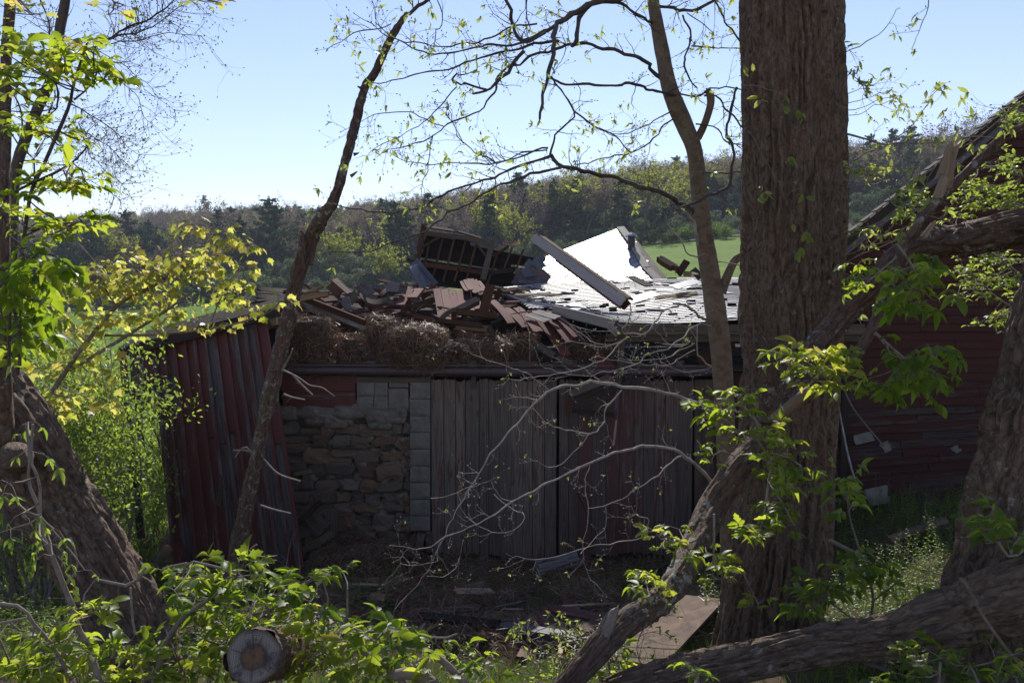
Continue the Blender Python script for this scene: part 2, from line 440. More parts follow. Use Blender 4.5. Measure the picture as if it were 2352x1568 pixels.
def leafmat(name, stops, tstops, tr=.55, spec=.35, rough=.42):
    m, n, o = newmat(name)
    a = N_(n, "ShaderNodeAttribute", attribute_name="rnd").outputs['Fac']
    c = ramp(n, a, stops); t = ramp(n, a, tstops)
    b = N_(n, "ShaderNodeBsdfPrincipled"); n.links.new(c, b.inputs['Base Color']); b.inputs['Roughness'].default_value = rough
    b.inputs['Specular IOR Level'].default_value = spec
    tl = N_(n, "ShaderNodeBsdfTranslucent"); n.links.new(t, tl.inputs[0])
    uv = N_(n, "ShaderNodeUVMap").outputs[0]
    mx = N_(n, "ShaderNodeMixShader"); mx.inputs[0].default_value = tr
    n.links.new(b.outputs[0], mx.inputs[1]); n.links.new(tl.outputs[0], mx.inputs[2]); n.links.new(mx.outputs[0], o.inputs[0])
    return m
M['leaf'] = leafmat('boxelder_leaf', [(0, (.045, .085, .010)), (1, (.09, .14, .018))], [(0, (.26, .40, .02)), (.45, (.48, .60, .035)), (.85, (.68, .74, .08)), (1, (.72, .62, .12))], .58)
M['leafy'] = leafmat('young_maple_leaf', [(0, (.09, .12, .02)), (1, (.16, .15, .03))], [(0, (.55, .60, .07)), (.7, (.82, .80, .16)), (1, (.85, .66, .17))], .6)
M['leafs'] = leafmat('shrub_leaf', [(0, (.045, .08, .015)), (1, (.09, .13, .03))], [(0, (.28, .44, .04)), (1, (.58, .68, .10))], .52)
M['bud'] = leafmat('opening_bud_leaf', [(0, (.12, .17, .03)), (1, (.2, .22, .06))], [(0, (.42, .52, .08)), (1, (.62, .66, .16))], .5)
M['weed'] = leafmat('weed_leaf', [(0, (.03, .06, .012)), (1, (.07, .11, .025))], [(0, (.10, .22, .02)), (1, (.30, .42, .06))], .45)
M['grass'] = leafmat('grass_blade', [(0, (.035, .075, .012)), (.75, (.07, .11, .02)), (1, (.16, .13, .06))], [(0, (.08, .2, .015)), (.8, (.2, .3, .03)), (1, (.25, .2, .1))], .4)
M['straw'] = leafmat('straw', [(0, (.075, .036, .019)), (.6, (.20, .11, .062)), (1, (.46, .31, .20))], [(0, (.11, .05, .022)), (1, (.32, .19, .10))], .3, .5)
M['far_pine'] = leafmat('pine_needles', [(0, (.026, .056, .040)), (1, (.062, .10, .072))], [(0, (.03, .06, .02)), (1, (.07, .11, .04))], .3, spec=.12, rough=.7)
M['far_green'] = leafmat('spring_tree_leaf', [(0, (.09, .105, .022)), (1, (.17, .175, .04))], [(0, (.28, .32, .055)), (1, (.46, .46, .09))], .5, spec=.12, rough=.7)
M['far_shrub'] = leafmat('hillside_shrub_leaf', [(0, (.045, .075, .048)), (1, (.10, .135, .09))], [(0, (.09, .14, .05)), (1, (.20, .25, .11))], .4, spec=.12, rough=.7)
M['far_bright'] = leafmat('bright_bush_leaf', [(0, (.06, .10, .015)), (1, (.11, .16, .03))], [(0, (.14, .24, .02)), (1, (.24, .36, .05))], .4, spec=.12, rough=.7)
M['far_rust'] = leafmat('rusty_bud_leaf', [(0, (.13, .06, .035)), (1, (.2, .10, .05))], [(0, (.2, .08, .04)), (1, (.3, .14, .06))], .4, spec=.12, rough=.7)
M['far_budtwig'] = leafmat('budding_twig', [(0, (.095, .075, .07)), (1, (.19, .15, .13))], [(0, (.14, .11, .085)), (1, (.26, .20, .14))], .4, spec=.12, rough=.7)
M['far_bark'] = barkmat('far_tree_bark', (.06, .048, .042), (.13, .108, .095), (.16, .15, .13), .4, (1, 4), .02, .2)

def simple(name, c, rough=.8, spec=.3, c2=None, sc=6, bstr=.3, bdist=.01, metal=0):
    m, n, o = newmat(name)
    ob = N_(n, "ShaderNodeTexCoord").outputs['Object']; g = noise(n, ob, sc, 7, .65)
    cc = ramp(n, g, [(.3, c), (.7, c2 or tuple(x * .6 for x in c))])
    principled(n, o, cc, rough, spec, g, bstr, bdist, metal)
    return m
def slate_mat():
    m, n, o = newmat('roof_slate')
    a = N_(n, "ShaderNodeAttribute", attribute_name="rnd").outputs['Fac']; ob = N_(n, "ShaderNodeTexCoord").outputs['Object']
    g = noise(n, ob, 5, 6, .7)
    c = mix(n, math_(n, 'MULTIPLY', a, .7), ramp(n, g, [(.3, (.15, .15, .17)), (.7, (.25, .25, .28))]), (.10, .10, .115))
    rr = math_(n, 'ADD', math_(n, 'MULTIPLY', g, .2), .36)
    principled(n, o, c, rr, .75, g, .25, .004)
    return m
M['slate'] = slate_mat()
M['slate_rough'] = simple('weathered_slate', (.24, .23, .235), .55, .4, (.34, .33, .34), 3.5, .3, .004)
M['block'] = simple('concrete_block', (.24, .205, .165), .9, .2, (.14, .12, .10), 7)
M['mortar'] = simple('crumbling_mortar', (.24, .205, .165), .95, .2, (.11, .08, .055), 9, .8, .03)
def stone_mat(name, dark=.0):
    m, n, o = newmat(name)
    a = N_(n, "ShaderNodeAttribute", attribute_name="rnd").outputs['Fac']; ob = N_(n, "ShaderNodeTexCoord").outputs['Object']
    g = noise(n, ob, 8, 7, .7)
    c = ramp(n, a, [(0, (.13, .07, .04)), (.25, (.24, .13, .07)), (.45, (.15, .115, .09)), (.7, (.27, .16, .09)), (.85, (.12, .085, .07)), (1, (.22, .17, .13))])
    c = mix(n, math_(n, 'MULTIPLY', g, .7), c, (.07, .055, .045))
    principled(n, o, c, .88, .25, g, .8, .02)
    return m
M['stone'] = stone_mat('field_stone')
M['shingle'] = simple('old_dark_shingle', (.07, .055, .05), .9, .1, (.13, .105, .09), 8)
M['rail'] = simple('rusty_dark_rail', (.045, .030, .036), .5, .5, (.09, .04, .035), 9)
M['iron'] = simple('dark_iron', (.03, .026, .028), .55, .5, (.06, .04, .035), 12)
M['tin'] = simple('galvanised_tin', (.28, .29, .31), .35, .5, (.14, .10, .09), 7, .2, .004, .6)
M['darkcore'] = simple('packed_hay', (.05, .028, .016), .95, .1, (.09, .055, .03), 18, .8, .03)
def cut_mat():
    m, n, o = newmat('sawn_log_end')
    uv = N_(n, "ShaderNodeUVMap").outputs[0]
    sep = N_(n, "ShaderNodeSeparateXYZ"); n.links.new(uv, sep.inputs[0])
    ob = N_(n, "ShaderNodeTexCoord").outputs['Object']
    nz = noise(n, ob, 14, 5, .6); nz2 = noise(n, ob, 45, 3, .5)
    r = math_(n, 'ADD', sep.outputs[0], math_(n, 'MULTIPLY', math_(n, 'SUBTRACT', nz, .5), .22))
    c = ramp(n, r, [(0, (.08, .045, .025)), (.12, (.19, .10, .05)), (.36, (.15, .08, .042)), (.45, (.07, .045, .03)), (.54, (.20, .17, .15)), (.8, (.27, .24, .215)), (.93, (.16, .125, .10)), (1, (.05, .035, .028))])
    rings = math_(n, 'SINE', math_(n, 'MULTIPLY', r, 90.0))
    c = mix(n, math_(n, 'ADD', math_(n, 'MULTIPLY', rings, .22), .24), c, (.10, .07, .05))
    wv = N_(n, "ShaderNodeTexWave"); wv.inputs['Scale'].default_value = 38; wv.inputs['Distortion'].default_value = 3; wv.inputs['Detail'].default_value = 3; n.links.new(ob, wv.inputs['Vector'])
    c = mix(n, math_(n, 'MULTIPLY', wv.outputs[1], .35), c, (.09, .07, .055))
    st = math_(n, 'MULTIPLY', math_(n, 'SUBTRACT', noise(n, ob, 11, 6, .75), .50), 8.0); k = N_(n, "ShaderNodeClamp"); n.links.new(st, k.inputs[0])
    c = mix(n, k.outputs[0], c, (.05, .04, .045))
    principled(n, o, c, .85, .2, nz2, .4, .003)
    return m
M['cut'] = cut_mat()
def ground_mat(name, stops, sc, bstr=.6, bd=.05):
    m, n, o = newmat(name)
    ob = N_(n, "ShaderNodeTexCoord").outputs['Object']
    g = noise(n, ob, sc, 9, .68, .3); g2 = noise(n, ob, sc * 7.3, 6, .7)
    f = math_(n, 'ADD', math_(n, 'MULTIPLY', g, .6), math_(n, 'MULTIPLY', g2, .4))
    c = ramp(n, f, stops); principled(n, o, c, .95, .1, f, bstr, bd)
    return m
M['soil'] = ground_mat('leaf_litter_and_soil', [(.36, (.028, .018, .010)), (.48, (.07, .046, .028)), (.56, (.045, .045, .018)), (.64, (.10, .065, .036))], 1.6)
M['meadow'] = ground_mat('pasture_grass', [(.36, (.06, .12, .008)), (.5, (.10, .175, .010)), (.64, (.15, .22, .02))], .35, .8, .15)
M['hillsoil'] = ground_mat('hillside_litter', [(.38, (.045, .036, .022)), (.5, (.075, .06, .035)), (.62, (.06, .075, .028))], .12, .5, .5)

# ------------------------------------------------------------------ terrain
def sstep(a, b, x):
    t = np.clip((x - a) / (b - a), 0, 1); return t * t * (3 - 2 * t)
TY = 125.0
def zedge(t): return np.interp(t, [-.75, -.45, -.1, .15, .3, .8], [-.2, 1.2, 3.8, 10.9, 12.6, 15.0])
def yridge(t): return np.interp(t, [-.8, -.45, -.25, 0, .25, .6, .9], [430, 400, 370, 290, 245, 225, 215])
def rowridge(t): return 28 + 14 * np.clip((t - .2) * 4, 0, 1) + np.interp(t, [-.64, -.50, -.42, -.30, -.22, -.15, .0, .12, .25, .36, .43, .50, .60, .7], [516, 505, 498, 490, 494, 482, 455, 435, 412, 392, 372, 356, 330, 300])
def ground_z(x, y):
    x = np.asarray(x, float); y = np.asarray(y, float)
    near = np.interp(y, [-6, 0, 3.5, 6, 8, 10, 12.3, 15], [3.1, 3.0, 2.5, 1.75, 1.15, .55, 0.0, 0.0])
    near = near + sstep(3.2, 6.0, x) * sstep(4, 11, y) * 1.05 * (1 - sstep(30, 50, y)) - .15 * sstep(-3.2, -7, x)
    near = near - .75 * np.exp(-((x + .5) / 2.1) ** 2 - ((y - 7.4) / 1.9) ** 2)  # hollow added in the yard so the barn's shadow reaches further forward
    near = near + (vnoise(np.stack([x * 1.1, y * 1.1, x * 0], -1), 3) - .5) * .16 + (vnoise(np.stack([x * 3.7, y * 3.7, x * 0], -1), 4) - .5) * .05
    t = np.clip(x / np.maximum(y, 20), -.95, .95)
    ze = zedge(t); mid = ze * np.clip((y - 18) / (TY - 18), 0, 1)
    yr = yridge(t); zr = EYE[2] + (660 - rowridge(t)) / F * yr
    k = np.clip((y - TY) / (yr - TY), 0, 1)
    hill = ze + (zr - ze) * (k ** 1.15)
    hill = hill - np.clip(y - yr, 0, 1e5) * .03
    far = np.where(y < TY, mid, hill) + (fbm(np.stack([x * .03, y * .03, x * 0], -1), 3, 2) - .5) * np.where(y > TY + 6, 3.5, .5) * sstep(20, 40, y)
    return near * (1 - sstep(15, 26, y)) + far * sstep(15, 26, y)
def gz(x, y): return float(ground_z(np.array([x]), np.array([y]))[0])
def sheet(name, xs, ys, mat):
    X, Y = np.meshgrid(xs, ys); Z = ground_z(X, Y)
    V = np.stack([X, Y, Z], -1).reshape(-1, 3); n = len(xs)
    i = np.arange(len(ys) - 1)[:, None] * n + np.arange(n - 1)[None]
    Q = np.stack([i, i + 1, i + n + 1, i + n], -1).reshape(-1, 4)
    mb = MB(); mb.add(V, Q, None, 0, 0, True); o = mb.build(name, mat); tag(o, kind='structure'); return o
def dense(a, b, n, p): u = np.linspace(-1, 1, n); return (a + b) / 2 + np.sign(u) * np.abs(u) ** p * (b - a) / 2
xs1 = dense(-900, 900, 361, 3.0)
sheet('ground', np.unique(np.concatenate([np.linspace(-16, 16, 261), dense(-900, 900, 61, 2.0)])), np.concatenate([[-60, -30, -15], np.linspace(-6, 22, 240)]), M['soil'])
sheet('meadow', xs1, np.linspace(22, TY, 90), M['meadow'])
sheet('hillside', xs1, np.concatenate([np.linspace(TY, 460, 110), np.linspace(500, 900, 6)]), M['hillsoil'])

_gx = np.arange(-300, 2701, 20.0); _gy = np.arange(860, 1700, 10.0)
_X, _Y = np.meshgrid(_gx, _gy); _a = (_X - 1176) / F; _b = (784 - _Y) / F; _dy = cp + _b * sp; _dz = (-sp + _b * cp) / _dy; _dx = _a / _dy
_hit = np.full(_X.shape, 60.0); _done = np.zeros(_X.shape, bool)
for _yy in np.arange(1.5, 60, .04):
    _z = EYE[2] + _dz * _yy; _n = (~_done) & (_z < ground_z(_dx * _yy, np.full(_X.shape, _yy))) if True else None
    _hit[_n] = _yy; _done |= _n
    if _done.all(): break
def on_ground(px, py):
    i = min(max((py - _gy[0]) / 10, 0), len(_gy) - 1.001); j = min(max((px - _gx[0]) / 20, 0), len(_gx) - 1.001)
    a, b = int(i), int(j); fi, fj = i - a, j - b
    Yv = (_hit[a, b] * (1 - fj) + _hit[a, b + 1] * fj) * (1 - fi) + (_hit[a + 1, b] * (1 - fj) + _hit[a + 1, b + 1] * fj) * fi
    p = at(px, py, Yv); p[2] = gz(p[0], p[1]); return p
# ------------------------------------------------------------------ far trees
def tri_leaves(mb, C, size, mat, flat=.6, n_up=True):
    C = np.asarray(C); n = len(C)
    X = rng.normal(0, 1, (n, 3)); X[:, 2] *= flat
    Nn = rng.normal(0, 1, (n, 3)); Nn[:, 2] += .8 if n_up else 0
    T = (np.array([(-.5, -.35, 0), (.5, -.25, .08), (.1, .55, -.05), (-.45, .3, .05)]), np.array([(0, 1, 2, 3)]), np.array([(0, 0), (1, 0), (1, 1), (0, 1.)]))
    inst(mb, *T, C, X, Nn, size * rng.uniform(.6, 1.3, n), rng.random(n), mat)
def pine_parts(seed, H=15, W=4.2, bare=.12, nb=None, dens=1.0):
    random.seed(seed); tr = MB(); cr = MB()
    tube(tr, [(0, 0, -.5, .26), (.1, .05, H * .5, .17), (0, 0, H, .03)], 6, 1.0)
    C = []; z = H * bare
    while z < H * .97:
        f = (z / H - bare) / (1 - bare); rad = W * (math.sin(min(1, f * 2.2 + .22) * math.pi / 2)) * (1 - f) ** .5 * U(.6, 1.2)
        for k in range(random.randint(4, 6)):
            a = U(0, 2 * math.pi); L = rad * U(.55, 1.1); rise = U(.05, .35)
            e = np.array([math.cos(a) * L, math.sin(a) * L, z + rise * L])
            tube(tr, [(0, 0, z, .045), (*e, .012)], 3, 9, raw=True, cap=False)
            m = int(max(6, 22 * dens * L / 2))
            for _ in range(m):
                s = U(.25, 1.05) ** .8
                C.append(np.array([0, 0, z]) + (e - np.array([0, 0, z])) * s + rng.normal(0, 1, 3) * np.array([.30, .30, .13]) * (L * .35 + .25))
        z += U(.45, .75) * H / 15
    for _ in range(30): C.append(np.array([0, 0, H * U(.9, 1.0)]) + rng.normal(0, .12, 3))
    tri_leaves(cr, C, .5, 0)
    return tr, cr
def decid_parts(seed, H=12, leaves=0, lsize=.22, spread=.55, mats=0, lvl=3):
    random.seed(seed); tr = MB(); cr = MB(); tips = []; pts = []
    nst = random.choice([1, 1, 2])
    for k in range(nst):
        tw = np.array([U(-.15, .15), U(-.15, .15), 1])
        th = H * U(.35, .5); top = tw * th
        tube(tr, [(0, 0, -.5, .17), (*(tw * th * .5), .13), (*top, .09)], 5, 1.0)
        for j in range(random.randint(5, 7)):
            a = U(0, 6.28); p = top * U(.55, 1.0); sp_ = spread * U(.5, 1.3)
            twig(cr, p, (math.cos(a) * sp_, math.sin(a) * sp_, 1), H * U(.42, .6), .085, lvl, tips, .22, 4, .10, 3, 4, .75, .58)
    if leaves:
        C = []
        for _ in range(leaves):
            p, d, l = random.choice(tips); C.append(p + rng.normal(0, .22, 3) - d * U(0, .5))
        tri_leaves(cr, C, lsize, 1)
    return tr, cr
def shrub_parts(seed, H=4, W=2.6, n=1500, size=.26):
    random.seed(seed); tr = MB(); cr = MB(); C = []
    for k in range(5):
        a = U(0, 6.28); tube(tr, [(0, 0, -.3, .06), (math.cos(a) * W * .4, math.sin(a) * W * .4, H * .6, .03)], 4, 1, raw=True)
    lobes = [(U(-W, W) * .55, U(-W, W) * .55, H * U(.3, .78), U(.28, .5) * W) for _ in range(11)]
    while len(C) < n:
        x, y, z, r = random.choice(lobes); v = rng.normal(0, 1, 3); v /= np.linalg.norm(v)
        p = np.array([x, y, z]) + v * r * U(.65, 1.08) * np.array([1, 1, .85])
        if p[2] > 0: C.append(p)
    tri_leaves(cr, C, size, 0)
    return tr, cr
protos = {}
def proto(key, parts, cmats):
    tr, cr = parts
    protos[key] = (tr.mesh('trunk', M['far_bark']), cr.mesh('crown', cmats))
for i in range(3): proto(f'pine{i}', pine_parts(11 + i, 15 + i, 3.8 + .5 * i), [M['far_pine']])
proto('bigpine', pine_parts(19, 17, 5.6, .2, dens=1.5), [M['far_pine']])
for i in range(3): proto(f'bare{i}', decid_parts(31 + i, 13 + i, 1900, .26), [M['far_bark'], M['far_budtwig']])
for i in range(3): proto(f'spring{i}', decid_parts(41 + i, 12 + i, 2300, .32), [M['far_bark'], M['far_green']])
for i in range(3): proto(f'shrub{i}', shrub_parts(51 + i, 4.2 + .6 * i, 2.6 + .3 * i), [M['far_shrub']])
proto('bright', shrub_parts(61, 2.6, 2.0, 1100, .2), [M['far_bright']])
proto('rust', decid_parts(64, 6, 900, .22, .6), [M['far_bark'], M['far_rust']])
random.seed(77)
def far_tree(key, name, x, y, s, label, cat, group=None, dz=0.0):
    r = thing(name, (x, y, gz(x, y) + dz), label, cat, group)
    r.rotation_euler = (0, 0, U(0, 6.28)); r.scale = (s * U(.9, 1.15), s * U(.9, 1.15), s)
    for me, nm in zip(protos[key], ('trunk', 'crown')):
        o = bpy.data.objects.new(nm, me); col.objects.link(o); o.parent = r
    return r
def ty(px, Y): return (px - 1176) / F * Y
# trees one can single out
far_tree('bigpine', 'pine_tree', ty(622, 150), 150, .88, 'broad dark pine standing out above the shrubs left of the lichen-covered snag', 'tree', dz=1.5)
far_tree('pine1', 'pine_tree', ty(475, 385), 385, 1.0, 'lone small pine breaking the left skyline of the far hill', 'tree')
far_tree('pine2', 'pine_tree', ty(1190, 180), 180, .95, 'tall blue-green pine above the collapsed wall frame, mid slope', 'tree')
far_tree('pine0', 'pine_tree', ty(2005, 175), 175, .85, 'dark pine beside the right side of the massive trunk, below the skyline', 'tree')
far_tree('rust', 'budding_tree', ty(1172, 128), 128, .75, 'small rust-red budding tree above the broken wall frame', 'tree')
far_tree('spring1', 'spring_tree', ty(1285, 150), 150, .95, 'large yellow-green leafing tree behind the bright roof', 'tree', dz=.5)
far_tree('spring0', 'spring_tree', ty(1330, 155), 155, .9, 'olive leafing tree just right of the large yellow-green one', 'tree', dz=.5)
far_tree('spring2', 'spring_tree', ty(770, 112), 112, .72, 'yellow-green tree at the field edge right of the snag', 'tree')
far_tree('spring1', 'spring_tree', ty(890, 100), 100, .55, 'bright leafing young tree behind the heap of broken planks', 'tree')
far_tree('bright', 'bush', ty(1640, 124), 124, 1.0, 'bright green bush at the field edge beside the slim trunk', 'bush')
far_tree('bright', 'bush', ty(1665, 120), 120, .8, 'small bright bush at the field edge against the massive trunk', 'bush')
far_tree('bright', 'bush', ty(1500, 126), 126, .8, 'low bright bush just right of the roof ventilator', 'bush')
G = {'pine': ('pine_tree', 'dark green pine among the woods on the far hillside', 'tree', 'pines on the far hillside'),
     'bare': ('bare_tree', 'bare grey-brown tree with fine twigs on the far hillside', 'tree', 'bare trees on the far hillside'),
     'spring': ('spring_tree', 'olive and yellow tree coming into leaf on the far hillside', 'tree', 'leafing trees on the far hillside'),
     'shrub': ('hillside_shrub', 'round grey-green shrub at the foot of the far hillside', 'shrub', 'shrubs at the foot of the hillside'),
     'bright': ('low_bush', 'low fresh green bush along the far edge of the pasture', 'bush', 'bushes along the pasture edge')}
def put(kind, x, y, s): far_tree(kind + (str(random.randrange(3)) if kind != 'bright' else ''), G[kind][0], x, y, s, *G[kind][1:])
cnt = 0; px = -60
while px < 2420:                                 # shrubs along the foot
    for row in range(2):
        Y = TY + 2 + row * 9 + U(-2, 3)
        put('shrub', ty(px + U(-14, 14), Y), Y, U(.65, 1.15) * (1 if px < 1300 else .8))
    px += U(38, 60)
px = 0
while px < 2000:
    if px < 380 or px > 1440 or random.random() < .25: put('bright', ty(px, TY), TY + U(-3, 0), U(.45, .9))
    px += U(40, 80)
for i in range(230):                              # first ranks of trees
    pxx = U(-40, 2400); Y = U(TY + 10, TY + 70)
    if pxx < 1000: kind = random.choices(['pine', 'bare', 'spring', 'shrub'], [5, 4, 1.4, 2])[0]
    else: kind = random.choices(['pine', 'bare', 'spring', 'shrub'], [2.4, 4, 1.7, 2.6])[0]
    put(kind, ty(pxx, Y), Y, U(.6, .98) if kind != 'shrub' else U(1.0, 1.6))
# the wood behind reads as one mass
pc = bpy.data.collections.new("forest_tree_shapes")
order = []
for key in ['pine0', 'pine1', 'pine2', 'bare0', 'bare1', 'bare2', 'spring0', 'spring1', 'spring2', 'shrub0', 'shrub1', 'rust']:
    pass
def joined(k):
    a, b = protos[k]
    return a, b
pts = []; idx = []; scs = []
names = ['pine0', 'pine1', 'pine2', 'bare0', 'bare1', 'bare2', 'spring0', 'spring1', 'spring2', 'shrub0', 'shrub1']
i = 0
while i < 3800:
    t = U(-.72, .72); yr = float(yridge(np.array(t))); Y = TY + 45 + (yr + 25 - TY - 45) * random.random() ** 1.05; x = t * Y
    ridge = (Y > yr - 60)
    pn = float(vnoise(np.array([[t * 14, Y * .03, 3.3]]), 8)[0])
    if t < -.12:
        kw = [6 if pn > .48 else .8, 1.0 if pn > .48 else 5, .8, .7]
    else: kw = [1.3 if pn < .62 else 5, 5, 1.3 if not ridge else 1.0, 1.3 if not ridge else .2]
    if t > .3: kw[2] *= 1.6
    kind = random.choices([0, 3, 6, 9], kw)[0]; v = random.randrange(3 if kind < 9 else 2)
    sc = U(.75, 1.2) if kind < 9 else U(.9, 1.5)
    if kind == 0: sc *= .85
    sc *= .72 if not ridge else .6
    pts.append((x, Y, gz(x, Y))); idx.append(kind + v); scs.append(sc); i += 1
def forest(name, which, sub, label):
    me = bpy.data.meshes.new(name); sel = [k for k in range(len(pts)) if idx[k] in which]
    me.from_pydata([pts[k] for k in sel], [], [])
    a = me.attributes.new('sc', 'FLOAT', 'POINT'); a.data.foreach_set('value', [scs[k] for k in sel])
    a = me.attributes.new('idx', 'INT', 'POINT'); a.data.foreach_set('value', [which.index(idx[k]) for k in sel])
    a = me.attributes.new('rz', 'FLOAT', 'POINT'); a.data.foreach_set('value', [U(0, 6.28) for _ in sel])
    o = bpy.data.objects.new(name, me); col.objects.link(o); tag(o, label, 'woodland', kind='stuff')
    g = bpy.data.node_groups.new(name + "_nodes", 'GeometryNodeTree')
    g.interface.new_socket("Geometry", in_out='INPUT', socket_type='NodeSocketGeometry')
    g.interface.new_socket("Geometry", in_out='OUTPUT', socket_type='NodeSocketGeometry')
    gi = g.nodes.new('NodeGroupInput'); go = g.nodes.new('NodeGroupOutput')
    jn = g.nodes.new('GeometryNodeJoinGeometry'); g.links.new(jn.outputs[0], go.inputs[0])
    def attr(nm, ty_):
        x = g.nodes.new('GeometryNodeInputNamedAttribute'); x.data_type = ty_; x.inputs[0].default_value = nm; return x.outputs[0]
    cx = g.nodes.new('ShaderNodeCombineXYZ'); g.links.new(attr('rz', 'FLOAT'), cx.inputs[2])
    for part in range(2):
        c = bpy.data.collections.new(name + "_shapes_" + str(part))
        for q, k in enumerate(which):
            ob = bpy.data.objects.new(f"{q:02d}_shape", protos[names[k]][part]); c.objects.link(ob)
        ci = g.nodes.new('GeometryNodeCollectionInfo'); ci.inputs['Collection'].default_value = c
        ci.inputs['Separate Children'].default_value = True; ci.inputs['Reset Children'].default_value = True
        ip = g.nodes.new('GeometryNodeInstanceOnPoints'); ip.inputs['Pick Instance'].default_value = True
        g.links.new(gi.outputs[0], ip.inputs['Points']); g.links.new(ci.outputs[0], ip.inputs['Instance'])
        g.links.new(attr('idx', 'INT'), ip.inputs['Instance Index']); g.links.new(cx.outputs[0], ip.inputs['Rotation'])
        g.links.new(attr('sc', 'FLOAT'), ip.inputs['Scale']); g.links.new(ip.outputs[0], jn.inputs[0])
    md = o.modifiers.new("trees", 'NODES'); md.node_group = g
forest('pine_wood', [0, 1, 2], 0, 'dark evergreen wood covering the upper far hill')
forest('bare_wood', [3, 4, 5], 0, 'bare grey-brown wood with fine crowns along the ridge')
forest('leafing_wood', [6, 7, 8, 9, 10], 0, 'olive woods coming into leaf and undergrowth high on the hillside')

exec_marker = 0

# ------------------------------------------------------------------ the air between here and the hill
hm = bpy.data.materials.new("haze_air"); hm.use_nodes = True; hn = hm.node_tree; hn.nodes.clear()
ho = hn.nodes.new("ShaderNodeOutputMaterial"); hv = hn.nodes.new("ShaderNodeVolumePrincipled")
hv.inputs['Color'].default_value = (.78, .86, 1.0, 1); hv.inputs['Density'].default_value = .0004; hv.inputs['Anisotropy'].default_value = 0
hn.links.new(hv.outputs[0], ho.inputs['Volume'])
HV = [(x, y, z) for z in (-80, 150) for y in (-90, 950) for x in (-950, 950)]
hb = MB(); hb.add(HV, [(0, 2, 3, 1), (4, 5, 7, 6), (0, 1, 5, 4), (2, 6, 7, 3), (0, 4, 6, 2), (1, 3, 7, 5)]); hz = hb.build('haze', hm)
tag(hz, 'thin pale air in front of the far hills', 'haze', kind='stuff')
#@@PART2
# ------------------------------------------------------------------ the collapsed barn
random.seed(101); rng = np.random.default_rng(101)
FY = 13.0
PXM = F / FY
def P(px, py, Y=FY): return at(px, py, Y)
def gp(px, Y): x = (px - 1176) / F * Y; return np.array([x, Y, gz(x, Y)])
barn = thing('collapsed_barn', (1.0, FY, 0.0), 'collapsed low barn with big sliding doors, a stone wall and a fallen slate roof', 'barn')
zt = P(1200, 868)[2]; zb = -.05
def door(x0, x1, mat, lab):
    mb = MB(); x = P(x0, 900)[0]; xe = P(x1, 900)[0]
    while x < xe - .05:
        ww = min(U(.15, .25), xe - x); rd = random.random()
        board(mb, (x + ww / 2, FY - U(.0, .018), zb + U(-.02, .14)), (x + ww / 2, FY - U(0, .012), zt + U(-.03, .01)), ww - U(.003, .012), .028, (U(-.03, .03), -1, 0), rag=.05, rnd=rd)
        x += ww
    o = mb.build('sliding_door', mat, barn); o['label'] = lab
    return o
d1 = door(990, 1279, M['door'], 'left sliding door of grey-brown vertical boards')
d2 = door(1284, 1592, M['door_red'], 'right sliding door with faded red vertical boards')
def hanger(px, dr):
    mb = MB(); x = P(px, 870)[0]
    board(mb, (x, FY - .055, zt + .05), (x, FY - .055, zt - .17), .075, .012, mat=0)
    for dz in (-.05, -.13): tube(mb, [(x, FY - .055, zt + dz, .012), (x, FY - .075, zt + dz, .010)], 6, 1, raw=True)
    o = mb.build('strap_hanger', M['rail']); o.parent = dr; o.location = (0, 0, 0)
    o.matrix_parent_inverse.identity(); return o
for px, dr in ((1088, d1), (1263, d1), (1385, d2), (1534, d2)): hanger(px, dr)
mb = MB()     # plywood / dark jamb right of the doors
board(mb, P(1620, 872, FY + .05), P(1620, 1275, FY + .05), .36, .02, rnd=.8)
mb.build('plywood_panel', M['ply'], barn)['label'] = 'dim plywood sheet beside the right sliding door'
mb = MB(); board(mb, P(1655, 855, FY + .02), (P(1655, 855)[0], FY + .02, 0), .12, .12, rnd=.4)
board(mb, P(1700, 855, FY + .3), (P(1700, 855)[0], FY + .3, 0), .5, .03, rnd=.9); mb.build('door_jamb', M['brown'], barn)
# rail with brackets, boards above and below it
mb = MB(); ya = FY - .13
a, b = P(630, 850, ya), P(1655, 853, ya)
tube(mb, [(*a, .075), (*((a + b) / 2 + np.array([0, 0, -.015])), .078), (*b, .075)], 10, .3, rnd=.2)
board(mb, a + np.array([0, -.0, .09]), b + np.array([0, 0, .09]), .03, .10, rnd=.5)
rail = mb.build('door_rail', M['rail'], barn)
for px in (855, 968, 1084, 1200, 1316, 1438, 1560):
    mb = MB(); c = P(px, 841, FY - .12)
    board(mb, c + np.array([-.07, 0, .07]), c + np.array([.07, 0, .07]), .05, .11, rnd=.3)
    board(mb, c + np.array([-.05, -.03, .02]), c + np.array([.05, -.03, .02]), .07, .02, rnd=.1)
    mb.build('rail_bracket', M['iron'], barn)
mb = MB()
board(mb, P(822, 841, FY - .03), P(1240, 840, FY - .03), .14, .05, rag=.05, rnd=.1); board(mb, P(1240, 842, FY - .02), P(1600, 848, FY - .02), .13, .05, rag=.06, rnd=.5)
board(mb, P(820, 871, FY - .03), P(989, 872, FY - .03), .09, .04, rnd=.2)
mb.build('header_board', M['grey'], barn)
mb = MB()
for i, (y0, x0) in enumerate(((868, 640), (886, 645), (906, 648), (925, 650))):
    board(mb, P(x0, y0, FY - .01 - .005 * i), P(821 - (5 if i in (1, 2) else 0), y0 + 2, FY - .01 - .004 * i), .135, .025, rnd=U(.1, .5))
mb.build('red_siding', M['red'], barn)['label'] = 'short red horizontal siding above the stone wall'
